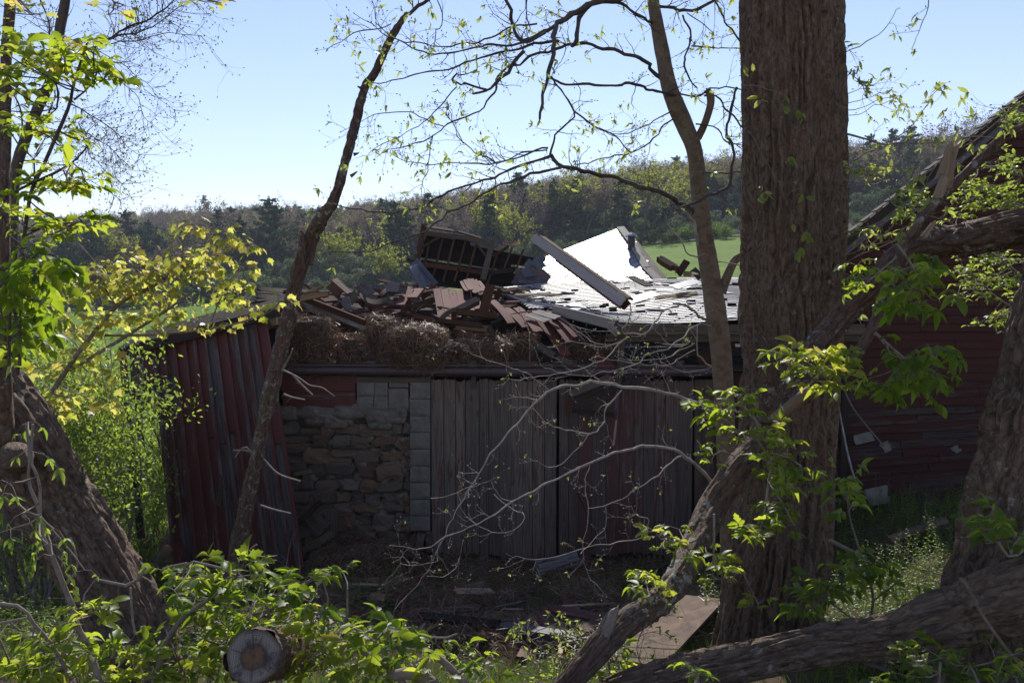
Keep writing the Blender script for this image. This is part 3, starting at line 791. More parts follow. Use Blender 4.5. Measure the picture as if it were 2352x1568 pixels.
# concrete blocks
mb = MB()
def blk(x0, y0, x1, y1, dy=0, r=.5):
    c = P((x0 + x1) / 2, (y0 + y1) / 2, FY + .05)
    w_, h_ = (x1 - x0) / PXM, (y1 - y0) / PXM; n = 6
    g = np.linspace(-.5, .5, n); V = []
    for gy in g:
        for gx in g:
            e = max(abs(gx), abs(gy)) > .49
            V.append(c + np.array([gx * (w_ - .005), (-.10 - dy + (.012 if e else 0)) + U(-.003, .003), gy * (h_ - .005)]))
    for gx, gy in ((-.5, -.5), (.5, -.5), (.5, .5), (-.5, .5)): V.append(c + np.array([gx * (w_ - .005), .2, gy * (h_ - .005)]))
    Q = [(j * n + i, j * n + i + 1, (j + 1) * n + i + 1, (j + 1) * n + i) for j in range(n - 1) for i in range(n - 1)]
    k = n * n
    mb.add(V, Q, None, r, 0); mb.add(V, [(0, k, k + 1, n - 1), (n - 1, k + 1, k + 2, n * n - 1), (n * n - 1, k + 2, k + 3, n * n - n), (n * n - n, k + 3, k, 0)], None, r, 0)
for a in ((822, 876, 862, 908), (862, 876, 893, 908), (895, 877, 940, 889), (822, 908, 860, 940), (861, 908, 893, 941), (894, 890, 940, 941)): blk(*a, dy=U(0, .015))
y = 876
while y < 1210:
    h = 38; blk(943, y, 990, min(y + h, 1215), dy=.01 + U(0, .008)); y += h
board(mb, P(905, 910, FY + .1), P(905, 941, FY + .1), .95, .22)
mb.build('block_pier', M['block'], barn)['label'] = 'grey concrete blocks beside the left sliding door'
# stone wall: irregular stones bedded in mortar
mb = MB()
board(mb, P(800, 936, FY + .25), (P(800, 936, FY + .25)[0], FY + .25, -.3), 2.3, .3, rnd=.5, mat=1)
def stone(mb, c, sx, sy, sz, r, mat=0, n=9, ang=0, shade=None, seed=0, sq=.55, rough=.55, sm=True):
    th = np.linspace(0, np.pi, n); ph = np.linspace(0, 2 * np.pi, 2 * n, endpoint=False)
    A, B = np.meshgrid(th, ph, indexing='ij')
    d = np.stack([np.sin(A) * np.cos(B), np.cos(A), np.sin(A) * np.sin(B)], -1)
    e = np.sign(d) * np.abs(d) ** sq; e = e / (np.abs(e) ** 4).sum(-1, keepdims=True) ** .25
    e = e * (1 + (fbm(d * 1.6 + seed, 3, 1) - .5)[..., None] * rough) + (fbm(d * 6 + seed, 2, 2) - .5)[..., None] * .06 * (rough / .55)
    ca, sa = math.cos(ang), math.sin(ang)
    x = e[..., 0] * sx; z = e[..., 2] * sz
    V = np.stack([x * ca - z * sa, e[..., 1] * sy, x * sa + z * ca], -1) + np.asarray(c)
    m = 2 * n; i = np.arange(n - 1)[:, None] * m; j = np.arange(m)[None]
    Q = np.stack([i + j, i + (j + 1) % m, i + m + (j + 1) % m, i + m + j], -1).reshape(-1, 4)
    mb.add(V.reshape(-1, 3), Q, None, r, mat, sm)
y = 968
while y < 1240:
    h = U(22, 42) if y > 1005 else U(28, 36); x = 655 + U(-10, 5)
    while x < 985:
        big = random.random()
        wd = U(26, 48) if big < .5 else U(44, 72)
        hh = h * U(.75, 1.15)
        if x > 925: wd = U(16, 26)
        if x + wd > 945 and y < 1190: wd = max(12, 945 - x)
        if x > 940 and y < 1190: break
        yc = y + h / 2 + U(-4, 4) + (x - 800) * .015
        if random.random() < .28 and h > 27:
            for kk in (-.26, .26): stone(mb, P(x + wd / 2, yc + kk * h, FY + .06 + U(-.03, .03)), wd / 2 / PXM * 1.04, .10, h * .27 / PXM, random.random(), seed=U(0, 99), ang=U(-.12, .12), rough=1.3, sm=False, n=12, sq=.45)
        else: stone(mb, P(x + wd / 2, yc, FY + .05 + U(-.04, .04)), wd / 2 / PXM * 1.06, .11, hh / 2 / PXM * 1.05, random.random(), seed=U(0, 99), ang=U(-.2, .2), rough=1.0, sm=False, n=15, sq=.5)
        x += wd + U(0, 2)
    y += h
# crumbling cap and pointing
for k in range(26):
    stone(mb, P(U(660, 940), U(938, 972), FY + .02), U(.10, .24), .14, U(.06, .13), .5, 1, seed=U(0, 99), ang=U(-.2, .2))
for k in range(80):
    stone(mb, P(U(820, 950) if k > 30 else U(665, 950), U(980, 1200), FY + .09), U(.05, .13), .12, U(.03, .1), .5, 1, seed=U(0, 99), ang=U(-.5, .5))
mb.build('stone_wall', [M['stone'], M['mortar']], barn)['label'] = 'rough fieldstone wall with crumbling pale mortar'
# loft floor and walls, plus dark sheets added for shade
zl = P(1200, 842)[2]
mb = MB()
x0, x1 = P(625, 840)[0], P(1950, 840)[0]
k = 0; yy = FY + .03
while yy < 20: board(mb, (x0, yy + .1, zl - .06), (x1, yy + .1, zl - .06 + U(-.02, .02)), .2, .04, (0, 0, 1)); yy += .205
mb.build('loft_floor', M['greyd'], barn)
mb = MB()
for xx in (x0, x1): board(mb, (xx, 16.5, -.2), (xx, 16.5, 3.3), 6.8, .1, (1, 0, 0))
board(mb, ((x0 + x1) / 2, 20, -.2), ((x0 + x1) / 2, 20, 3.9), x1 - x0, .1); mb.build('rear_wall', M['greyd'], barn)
mb = MB(); board(mb, P(575, 790, 13.9), P(700, 775, 14.4), 1.5, .05, (0, -1, .2), rnd=.8); board(mb, P(690, 775, 14.45), P(1240, 770, 14.7), .95, .05, (0, -1, .2), rnd=.8); mb.build('loft_shade_backing', M['greyd'], barn)  # dark sheets added behind the hay, standing in for the loft's shade
# dark boards added over the left loft to block sun from behind the hay
mb = MB()
for i in range(44):
    t = i / 43; Yk = 14.6 + t * 5.0
    y0 = 4.05 + t * .42 + .06 * math.sin(t * 9); y1 = 3.85 + t * .62
    board(mb, (P(585, 700, Yk)[0], Yk, y0 + U(-.03, .03)), (P(1225, 700, Yk)[0], Yk + U(-.1, .1), y1 + U(-.03, .03)), .13, .022, (0, -.2, 1), bend=-.10 + U(-.04, .04), n=10, rag=.2)
mb.build('loft_sun_blocker', M['greyd'], barn)
# slate roof slab
def slab_pt(u, v):
    fr = np.array([(1218, 709, 14.6), (1300, 722, 13.7), (1410, 739, 12.75), (1600, 737, 12.7), (1790, 737, 12.7), (1990, 742, 12.7)], float)
    bk = np.array([(1140, 657, 19.0), (1240, 654, 19.3), (1400, 650, 19.5), (1600, 634, 19.5), (1790, 634, 19.5), (1990, 640, 19.5)], float)
    fa = at(*[np.interp(u, np.linspace(0, 1, 6), fr[:, k]) for k in range(3)]); ba = at(*[np.interp(u, np.linspace(0, 1, 6), bk[:, k]) for k in range(3)])
    p = fa + (ba - fa) * v
    return p + np.array([0, 0, -.07 * math.sin(v * math.pi) + .05 * math.sin(u * 9 + v * 5)])
mb = MB(); nu, nv = 40, 14
V = np.array([slab_pt(i / nu, j / nv) for j in range(nv + 1) for i in range(nu + 1)])
I = lambda i, j: j * (nu + 1) + i
Q = [(I(i, j), I(i + 1, j), I(i + 1, j + 1), I(i, j + 1)) for j in range(nv) for i in range(nu)]
mb.add(V - np.array([0, 0, .02]), Q, None, .5); mb.add(V - np.array([0, 0, .14]), [q[::-1] for q in Q], None, .5)
roof = mb.build('slate_roof', [M['greyd'], M['slate']], barn); roof['label'] = 'sunlit slate roof fallen flat over the doors'
def slates_on(fn, rows, cols, wfac, mb, wild=.12, skip=.02, lift=.012, shape=None):
    du, dv = 1 / cols, 1 / rows
    for j in range(rows):
        for i in range(cols):
            u = (i + (.5 if j % 2 else 0) + .5) * du; v = (j + .5) * dv
            if u > 1 or random.random() < skip: continue
            if shape and not shape(u, v): continue
            c = fn(u, v); ex = fn(min(1, u + du / 2), v) - fn(max(0, u - du / 2), v); ey = fn(u, min(1, v + dv / 2)) - fn(u, max(0, v - dv / 2))
            wx, ly = np.linalg.norm(ex), np.linalg.norm(ey) * 1.25
            ey = unit(ey); ex = unit(ex); nn = unit(np.cross(ex, ey))
            if nn[2] < 0: nn = -nn
            a = rng.normal(0, .012) if random.random() > wild else U(-.5, .5)
            l = lift if random.random() > wild else U(.01, .07)
            d = ey * math.cos(a) + ex * math.sin(a)
            p0 = c - d * ly * .5 + nn * (l + .012); p1 = c + d * ly * .5 + nn * .006
            board(mb, p0, p1, max(.04, wx * .965), .008, nn, rag=.012, k=3)
mb = MB(); slates_on(slab_pt, 34, 46, 1, mb, .07, .002); mb.build('slates', M['slate_rough']).parent = roof
for _ in range(48):
    u, v = U(.12, .85), random.random() ** .7 * .95
    c = slab_pt(u, v) + np.array([0, 0, .04]); a = U(0, 3.14)
    d = np.array([math.cos(a), math.sin(a), U(-.06, .06)]) * U(.12, .22)
    mb = MB(); board(mb, c - d, c + d, U(.14, .24), .009, (U(-.18, .18), U(-.3, .1), 1), rag=.02, k=3); mb.build('loose_slate', M[random.choice(['slate', 'slate_rough', 'slate_rough'])]).parent = roof
mb = MB()
def eave(a, b, w, off=0, rnd=None): board(mb, at(*a), at(*b), w, .04, (0, -1, 0), rag=.04, rnd=rnd)
eave((1400, 757, 12.66), (1990, 756, 12.66), .16, rnd=.4); eave((1392, 776, 12.74), (1990, 774, 12.74), .13, rnd=.6)
fas = mb.build('eave_board', M['grey']); fas.parent = roof
mb = MB(); board(mb, at(1268, 711, 13.9), at(1412, 746, 12.62), .17, .03, (0, -1, -.2), rag=.05, bend=-.02, rnd=.1); board(mb, at(1400, 750, 12.6), at(1420, 768, 12.6), .1, .02, (0, -1, -.2))
mb.build('pale_eave_board', M['white']).parent = roof
# the sheet of roof standing up behind it, facing the sun
RP0 = at(1330, 690, 19.2); RN = unit((-.07, -.385, .92))
def rp(px, py): return on_plane(px, py, RP0, RN)
poly = [(1302, 573), (1425, 525), (1448, 556), (1482, 614), (1516, 646), (1440, 668), (1330, 690), (1235, 690), (1150, 674), (1196, 664), (1228, 652), (1246, 640), (1232, 622), (1236, 606), (1269, 587)]
def inside(x, y, pl):
    r = False; j = len(pl) - 1
    for i in range(len(pl)):
        if (pl[i][1] > y) != (pl[j][1] > y) and x < (pl[j][0] - pl[i][0]) * (y - pl[i][1]) / (pl[j][1] - pl[i][1]) + pl[i][0]: r = not r
        j = i
    return r
mb = MB(); top = [rp(*p) for p in poly]; n = len(top); c0 = np.mean(top, axis=0)
cen = rp(1360, 630)
V = [cen] + top + [cen - RN * .12] + [p - RN * .12 for p in top]
mb.add(V, [(0, 1 + (i + 1) % n, 1 + i) for i in range(n)] + [(n + 1, n + 2 + i, n + 2 + (i + 1) % n) for i in range(n)], None, .5)
mb.add(V, [(1 + i, 1 + (i + 1) % n, n + 2 + (i + 1) % n, n + 2 + i) for i in range(n)], None, .5)
panel = mb.build('raised_roof_panel', [M['greyd']], barn); panel['label'] = 'tilted slate roof panel glaring white in the sun'
ux = unit(rp(1425, 525) - rp(1302, 573)); uy = unit(np.cross(RN, ux)); uy = uy if uy[2] > 0 else -uy
mb = MB(); o0 = rp(1330, 690)
sw, sh = .26, .24
for j in range(-8, 26):
    for i in range(-20, 20):
        c = o0 + ux * (i + (.5 if j % 2 else 0)) * sw + uy * j * sh
        d = c - EYE; fw = d[1] * cp - d[2] * sp; upc = d[1] * sp + d[2] * cp
        qx, qy = 1176 + F * d[0] / fw, 784 - F * upc / fw
        if not inside(qx, qy, poly): continue
        nn = unit(RN + rng.normal(0, .010, 3)); a = rng.normal(0, .008)
        dd = uy * math.cos(a) + ux * math.sin(a)
        board(mb, c - dd * sh * .6 + RN * .026, c + dd * sh * .6 + RN * .010, sw * .975, .008, nn, rag=.01, k=3)
mb.build('slates', M['slate']).parent = panel
mb = MB()
a, b, c = rp(1425, 525), rp(1448, 556) + RN * .02, rp(1484, 618)
board(mb, a + RN * .05, b + RN * .05, .22, .03, RN, rnd=.1); board(mb, b + RN * .05, c + RN * .05, .2, .03, RN, rnd=.4); board(mb, c + RN * .05, rp(1516, 650) + RN * .04, .2, .03, RN, rag=.1, rnd=.2)
board(mb, rp(1443, 540) - RN * .05, rp(1528, 648) - RN * .05, .30, .03, RN, rnd=.8)
mb.build('ridge_board', M['white']).parent = panel
vb = rp(1450, 572)
vent = MB(); sc_ = vb[1] / F
tube(vent, [(*vb, 8.5 * sc_), (*(vb + np.array([.0, 0, 30 * sc_])), 8 * sc_)], 14, .3, smooth=True)
tube(vent, [(*(vb + np.array([0, 0, -4 * sc_])), 13 * sc_), (*(vb + np.array([.0, 0, 5 * sc_])), 8.6 * sc_)], 14, .05, smooth=True)
vo = vent.build('ventilator', M['iron']); vo.parent = panel
vent = MB(); t_ = vb + np.array([0, 0, 28 * sc_])
tube(vent, [(*t_, 14.5 * sc_), (*(t_ + np.array([0, 0, 4 * sc_])), 11 * sc_), (*(t_ + np.array([0, 0, 10.5 * sc_])), 1.5 * sc_)], 8, 1, raw=True, smooth=False); vc = vent.build('ventilator_cap', M['tin']); vc.parent = vo
# torn left flank of that panel
mb = MB()
for _ in range(60):
    px, py = U(1196, 1240), U(604, 668)
    if px - 1196 < (py - 604) * -.5 + 30 - 10: continue
    c = at(px, py, 19.6 + U(-.3, .3)); a = U(-.9, .2)
    d = np.array([math.cos(a), U(-.3, .3), math.sin(a)]) * U(.12, .3)
    board(mb, c - d, c + d, U(.12, .26), .012, (U(-.8, -.1), -1, U(.1, .8)), rag=.03, k=3)
for a in (((1252, 588, 20.2), (1204, 650, 19.6)), ((1244, 590, 20.3), (1196, 640, 19.7)), ((1236, 592, 20.3), (1210, 640, 19.7))): board(mb, at(*a[0]), at(*a[1]), .12, .06, (-.4, -1, 0), rag=.1)
mb.build('torn_roof_edge', M['blue'], barn)
# fallen wall frame, seen from inside
wf = thing('fallen_wall_frame', tuple(at(1060, 655, 21)), 'dark inside of a fallen board wall with studs and braces, tilted against the hill', 'wall frame')
TLp, TRp = at(972, 524, 21.3), at(1256, 584, 21.3); BLp, BRp = at(950, 652, 20.4), at(1225, 680, 20.4)
def wq(u, v, o=0.0): p = (TLp * (1 - u) + TRp * u) * (1 - v) + (BLp * (1 - u) + BRp * u) * v; return p + np.array([0, -o, 0])
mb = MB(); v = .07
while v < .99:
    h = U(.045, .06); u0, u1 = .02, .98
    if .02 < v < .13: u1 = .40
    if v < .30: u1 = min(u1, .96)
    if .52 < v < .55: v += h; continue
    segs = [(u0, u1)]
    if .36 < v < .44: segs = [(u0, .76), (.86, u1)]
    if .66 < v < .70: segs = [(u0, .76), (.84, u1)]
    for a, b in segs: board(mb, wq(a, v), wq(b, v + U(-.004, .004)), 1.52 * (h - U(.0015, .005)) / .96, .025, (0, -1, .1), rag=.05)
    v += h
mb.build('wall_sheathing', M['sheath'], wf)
def fr(p0, p1, w, mat, name, o=.12, rg=.03):
    m_ = MB(); board(m_, wq(*p0, o), wq(*p1, o), w, .1, (0, -1, .1), rag=rg); return m_.build(name, mat, wf)
_u, _v = np.meshgrid(np.linspace(-.05, 1.05, 111), np.linspace(-.1, 1.1, 97))
_p = ((TLp[None, None] * (1 - _u[..., None]) + TRp * _u[..., None]) * (1 - _v[..., None]) + (BLp * (1 - _u[..., None]) + BRp * _u[..., None]) * _v[..., None]) - EYE
_fw = _p[..., 1] * cp - _p[..., 2] * sp; _qx = 1176 + F * _p[..., 0] / _fw; _qy = 784 - F * (_p[..., 1] * sp + _p[..., 2] * cp) / _fw
def uvof(px, py):
    k = np.argmin((_qx - px) ** 2 + (_qy - py) ** 2); return _u.flat[k], _v.flat[k]
def c3(x, y): return uvof(901.6 + .15 * x, 501.8 + .15 * y)
fr(c3(490, 100), c3(380, 660), .14, M['brown'], 'corner_post')
fr(c3(500, 225), c3(1000, 300), .13, M['grey'], 'top_plate', .16); fr(c3(980, 285), c3(1560, 385), .12, M['grey'], 'top_plate', .17)
fr(c3(430, 700), c3(1010, 775), .11, M['brown'], 'middle_rail', .14); fr(c3(1000, 775), c3(1400, 840), .12, M['brown'], 'middle_rail', .15); fr(c3(1400, 845), c3(1860, 795), .12, M['greyd'], 'middle_rail', .15)
fr(c3(1530, 390), c3(1390, 960), .15, M['grey'], 'post', .22)
for a, b in (((770, 290), (670, 720)), ((950, 320), (840, 750)), ((1120, 340), (1010, 770)), ((1290, 400), (1180, 790)), ((560, 400), (510, 710)), ((1600, 560), (1520, 800)), ((1830, 460), (1700, 780)), ((2010, 480), (1900, 790)),
             ((660, 760), (600, 960)), ((830, 780), (770, 980)), ((1000, 800), (950, 980)), ((1170, 820), (1110, 1000)), ((1510, 830), (1440, 1010))):
    fr(c3(*a), c3(*b), .05, M['brown'], 'stud', .09)
for a, b in (((710, 290), (460, 460)), ((1290, 390), (1440, 590)), ((1780, 430), (1520, 600))): fr(c3(*a), c3(*b), .06, M['brown'], 'brace', .13)
mb = MB(); board(mb, at(975, 520, 21.1), at(1046, 531, 21.2), .16, .04, (0, -.4, 1), rag=.1); board(mb, at(1046, 530, 21.1), at(1110, 549, 21.2), .1, .04, (0, -.4, 1), rag=.1); board(mb, at(977, 512, 21.1), at(973, 530, 21.1), .07, .05, rag=.1)
mb.build('torn_capping', M['greyd'], wf)

# ------------------------------------------------------------------ loose timber and debris (each a thing)
def plank(name, A, B, w, mat, label, cat='plank', t=.025, nrm=(0, -1, .3), rag=.04, bend=0, twist=0, group=None, taper=1.0, rnd=None):
    mb = MB(); board(mb, at(*A), at(*B), w, t, nrm, rag=rag, bend=bend, twist=twist, taper=taper, rnd=rnd, n=10 if (bend or twist) else 2)
    o = mb.build(name, M[mat]); return tag(o, label, cat, group)
# the big diagonal beam
bm = thing('fallen_beam', tuple(at(1430, 690, 15.2)), 'long pale whitewashed box beam lying diagonally across the bright slate roof', 'beam')
mb = MB(); A, B = at(1225, 545, 17.5), at(1432, 694, 14.3)
dd = unit(B - A); nf = unit(np.cross(dd, np.cross((0, -1, .0), dd)))
board(mb, A, B, .19, .04, nf, rag=.03, rnd=.1); mb.build('face_board', M['white'], bm)
mb = MB(); upn = unit(np.cross(dd, nf)); upn = upn if upn[2] > 0 else -upn
board(mb, A + upn * .12 + dd * .12 - nf * .07, B + upn * .12 - nf * .07, .15, .05, (upn + nf * .5), rag=.06, rnd=.4); board(mb, A - nf * .14, B - nf * .14, .18, .03, nf, rag=.03, rnd=.9)
board(mb, A - upn * .105 + dd * 1.2 - nf * .05, B - upn * .105 - nf * .05, .1, .035, upn, rag=.1); mb.build('top_board', M['brown'], bm)
T = plank
T('fallen_beam', (691, 692, 13.4), (842, 752, 13.0), .13, 'white', 'reddish-grey rafter slanting down to the hay beside the dead snag', 'rafter', .06, (0, -1, .1), .05, rnd=.6)
T('plank', (690, 682, 13.3), (842, 742, 12.95), .05, 'brown', 'narrow brown strip along the top of the slanting rafter', 'strip', .10, (0, -.2, 1), .05)
T('splintered_board', (676, 690, 13.0), (762, 674, 13.1), .10, 'ochre', 'lower ochre splintered board behind the dead snag', 'board', .03, (0, -1, .5), .16, bend=.03)
T('splintered_board', (690, 668, 13.6), (750, 663, 13.6), .13, 'ochre', 'upper ochre splintered board with a jagged right end', 'board', .03, (0, -1, 1.2), .2)
T('plank', (766, 640, 14.2), (806, 676, 13.9), .12, 'red', 'short red board rising at an angle over the left debris', t=.03, nrm=(.6, -1, .8))
T('plank', (759, 650, 14.6), (783, 676, 14.2), .22, 'brown', 'dark brown board under the rising red board', t=.03, nrm=(0, -1, .2))
T('metal_strip', (737, 688, 13.9), (795, 683, 14.2), .22, 'whitepeel', 'sunlit corrugated strip of peeling siding above the slanting rafter', 'siding', .02, (0, -.5, 1), .04)
T('curved_board', (800, 700, 13.8), (821, 668, 13.8), .14, 'grey', 'grey board propped up in a peak over the hay', 'board', .02, (-.4, -1, .5), .05)
T('curved_board', (820, 669, 13.8), (898, 682, 14.0), .16, 'grey', 'long grey board sagging like a bow between two heaps', 'board', .02, (0, -.6, 1), .06, bend=-.16)
T('plank', (824, 652, 14.2), (852, 678, 14.0), .22, 'red', 'purplish broad board leaning behind the grey peak', t=.02, nrm=(.3, -1, .5))
T('plank', (784, 700, 13.5), (806, 696, 13.5), .24, 'blue', 'upright blue-grey siding scrap above the hay', 'siding', nrm=(0, -1, 0))
T('plank', (866, 642, 14.6), (926, 657, 14.4), .07, 'brown', 'dark thin board poking left above the debris', t=.03, nrm=(0, -.5, 1), rag=.12)
T('beam_end', (896, 660, 14.4), (926, 663, 14.0), .17, 'red', 'square reddish beam end on top of the debris heap', 'beam', .16, (0, -1, .1), .02)
T('plank', (872, 686, 14.2), (895, 664, 14.6), .10, 'whitepeel', 'narrow sunlit curl of pale board left of the square beam end', rag=.1, nrm=(0, -.5, 1), bend=.04)
T('plank', (917, 701, 13.5), (941, 664, 14.6), .17, 'redflat', 'lower of two pinkish sunlit boards hanging over the dark loft', nrm=(0, -.6, 1), rag=.02, rnd=.1)
T('plank', (946, 684, 13.9), (963, 663, 14.9), .17, 'redflat', 'upper of two pinkish sunlit boards hanging over the dark loft', nrm=(0, -.6, 1), rag=.02, rnd=.05)
T('plank', (918, 666, 14.4), (944, 660, 14.8), .13, 'grey', 'short pale board end beside the hanging pinkish boards', nrm=(0, -.5, 1))
# a sheet of old roof boards sloping towards us
sh_ = thing('roof_board_sheet', tuple(at(1040, 700, 14.5)), 'sheet of worn reddish roof boards sloping to the camera, mid debris', 'roof boards')
for i in range(6):
    u = i / 5; mb = MB()
    A = at(1003 + 86 * u, 663 + 5 * u, 16.6); B = at(1018 + 82 * u, 744 - 34 * u, 13.6 + .9 * u)
    board(mb, A, B, .142, .022, (U(-.08, .08), -.55, 1), rag=.08, n=6, bend=U(-.05, .02), twist=U(-.15, .15), rnd=.0 + .25 * random.random()); mb.build('roof_board', M['redflat'], sh_)
sh_ = thing('roof_board_fan', tuple(at(1080, 650, 17)), 'far cluster of broken red roof boards lit at the foot of the wall frame', 'roof boards')
for i in range(6):
    u = i / 5; mb = MB(); board(mb, at(1060 + 38 * u, 646 - 6 * math.sin(u * 3), 18.0), at(1074 + 44 * u, 672 + 6 * U(-1, 1), 15.6), .085, .02, (U(-.3, .3), -.5, 1), rag=.12, n=4, bend=U(-.05, .05), rnd=.1 + .2 * random.random()); mb.build('roof_board', M['redflat'], sh_)
fan = [((1128, 690), (1176, 744), 14.9, 13.4, .14), ((1149, 702), (1211, 753), 14.7, 13.2, .15), ((1184, 705), (1237, 763), 14.6, 12.9, .16), ((1221, 713), (1302, 818), 14.3, 12.55, .17), ((1242, 713), (1312, 788), 14.2, 12.7, .15), ((1262, 712), (1326, 775), 14.1, 12.8, .15)]
fl = ['leftmost splitting red plank of the fan above the doors', 'second red plank of the fan above the doors', 'third broad red plank of the fan above the doors', 'longest red plank of the fan, reaching down over the rail', 'red plank just right of the longest in the fan', 'rightmost short red plank of the fan above the doors']
for (a, b, ya_, yb_, w_), lb in zip(fan, fl): T('red_plank', (*a, ya_), (*b, yb_), w_, 'redflat', lb, nrm=(.1, -.7, 1), rag=.05, bend=.04, rnd=U(0, .25))
T('slate', (1210, 721, 13.6), (1258, 738, 13.2), .16, 'white', 'left pale slab lying across the red planks', 'slab', .012, (0, -.5, 1), .03)
T('slate', (1228, 714, 13.8), (1282, 730, 13.4), .16, 'white', 'right pale slab lying across the red planks', 'slab', .012, (0, -.5, 1), .03)
T('plank', (1232, 790, 12.75), (1276, 820, 12.6), .12, 'grey', 'weathered board slanting down over the rail, upper piece', nrm=(0, -1, .6))
T('plank', (1276, 818, 12.62), (1320, 838, 12.5), .08, 'grey', 'weathered board slanting down over the rail, lower broken piece', nrm=(0, -1, .6), rag=.08)
T('upright_board', (1127, 652, 13.9), (1109, 722, 13.6), .165, 'brown', 'dark brown broad board standing upright in the middle of the debris', 'board', .03, (0, -1, 0), .02)
T('frame_rail', (1036, 714, 13.6), (1145, 726, 13.5), .10, 'brown', 'brown horizontal rail crossing behind the upright board', 'rail', .08, (0, -1, .2), .04)
T('frame_post', (1042, 714, 13.65), (1044, 752, 13.65), .09, 'brown', 'short brown post under the left end of the horizontal rail', 'post', .08)
T('frame_post', (1068, 718, 13.75), (1069, 750, 13.75), .07, 'brown', 'short brown post under the middle of the horizontal rail', 'post', .08)
T('pale_board', (1046, 716, 13.8), (1102, 688, 14.1), .12, 'grey', 'sunlit grey beam slanting up to the upright board', 'beam', .1, (0, -.8, 1), .08)
mb = MB(); tube(mb, [(*at(1008, 746, 13.5), .045), (*at(1018, 727, 13.5), .045), (*at(1035, 714, 13.55), .045), (*at(1048, 710, 13.6), .045)], 8, .05)
tag(mb.build('arched_brace', M['grey']), 'curved arched brace left of the horizontal rail', 'brace')
T('long_board', (934, 722, 13.5), (1005, 737, 13.3), .09, 'brown', 'dark board left end propped over the hay heap', rag=.16, nrm=(0, -1, .8))
T('long_board', (1000, 735, 13.3), (1116, 749, 13.2), .09, 'brown', 'long dark board running right above the round hay heap', nrm=(0, -1, .8), rag=.1)
T('long_board', (950, 740, 13.4), (1048, 768, 13.1), .10, 'brown', 'lower dark board sloping down towards the hay', nrm=(0, -1, .8), rag=.16, bend=-.05)
T('long_board', (1040, 762, 13.15), (1135, 777, 13.05), .11, 'brown', 'brown board lying low right behind the hay bales', nrm=(0, -1, .6), rag=.12, bend=-.03)
T('long_board', (1040, 750, 13.35), (1130, 756, 13.3), .12, 'ochre', 'ochre board in the gap under the horizontal rail', nrm=(0, -1, .9), rag=.1)
T('plank', (1120, 745, 13.2), (1142, 790, 13.0), .10, 'greyd', 'dark board dropping behind the middle hay bales', rag=.08)
T('beam', (1509, 592, 19.2), (1562, 624, 18.6), .17, 'brown', 'thick splintered brown beam jutting up against the pasture', 'beam', .14, (0, -.7, 1), .25)
T('plank', (1579, 598, 18.9), (1556, 632, 18.7), .17, 'brown', 'dark short board standing beside the splintered beam', nrm=(0, -1, .1))
T('plank', (1566, 628, 18.6), (1606, 632, 18.4), .2, 'ochre', 'tan torn board lying under the splintered beam', nrm=(0, -.7, 1), rag=.2)
T('plank', (1590, 618, 19), (1612, 640, 18.8), .18, 'greyd', 'dark board behind the slim trunk at the roof edge', nrm=(0, -1, .3))
T('plank', (1500, 684, 15.5), (1606, 672, 15.9), .10, 'ochre', 'thin tan lath lying level on the right half of the slates', nrm=(0, -.6, 1), rag=.1)
T('plank', (1180, 677, 16.5), (1292, 676, 16.7), .07, 'ochre', 'thin tan lath lying level on the left tip of the slates', nrm=(0, -.6, 1), rag=.1)
T('plank', (1446, 634, 17.6), (1494, 658, 16.6), .18, 'greyd', 'dark broken piece lifted from the slates beside the panel edge', nrm=(0, -.6, 1), rag=.1)
T('white_slab', (1436, 694, 14.6), (1508, 672, 15.0), .26, 'slate', 'bright loose slab near the foot of the diagonal beam', 'slab', .012, (0, -.36, 1), .04)
T('white_slab', (1545, 660, 15.9), (1604, 644, 16.4), .26, 'slate', 'bright loose slab left of the slim trunk on the slates', 'slab', .012, (0, -.36, 1), .04)
T('long_board', (951, 597, 20.2), (1001, 657, 19.8), .20, 'blue', 'long blue-grey board leaning at the left foot of the wall frame', 'board', .03, (-.3, -1, .5))
T('plank', (932, 594, 20.6), (958, 606, 20.5), .09, 'greyd', 'dark stub jutting left from the wall frame', rag=.1)
for i, lb in enumerate(['outermost', 'second', 'third', 'innermost']):
    mb = MB(); q = [at(948 + 5 * i, 614 + 6 * i - (6 if i == 0 else 0), 20.0), at(966 + 4 * i, 634 + 2 * i, 19.6), at(975 + 3 * i, 660, 19.2)]
    board(mb, q[0], q[2], .20, .02, (-.3, -1, .7), rag=.08, bend=.12, n=10, k=4); tag(mb.build('bent_siding', M['blue']), f'{lb} of the bent blue-grey siding strips left of the wall frame', 'siding')
random.seed(203)
def between(nm, n, fn, mats, labels, cat, group):
    for i in range(n):
        A, B, w_, nr = fn(i); mb = MB(); board(mb, A, B, w_, U(.015, .04), nr, rag=U(.03, .22), bend=U(-.1, .1), twist=U(-.7, .7), n=7, taper=U(.6, 1))
        tag(mb.build(nm, M[random.choice(mats)]), labels, cat, group)
def heap(i):
    px, py = U(660, 1190), U(664, 735)
    Y = 13.6 + (735 - py) / 71 * 4.6; a = (random.choice((-.5, -.35, .4, 1.2))) + U(-.3, .3); L = U(.4, 1.3)
    c = at(px, py, Y); d = np.array([math.cos(a), U(-.5, .5), math.sin(a) * .45]) * L / 2
    return c - d, c + d, U(.05, .15), (U(-.4, .4), U(-1, -.2), U(.3, 1))
between('broken_board', 120, heap, ['redflat', 'redflat', 'grey', 'brown', 'brown', 'greyd', 'brown', 'red', 'redflat'], 'broken board tangled in the debris heap on the barn', 'board', 'broken boards heaped on the barn')
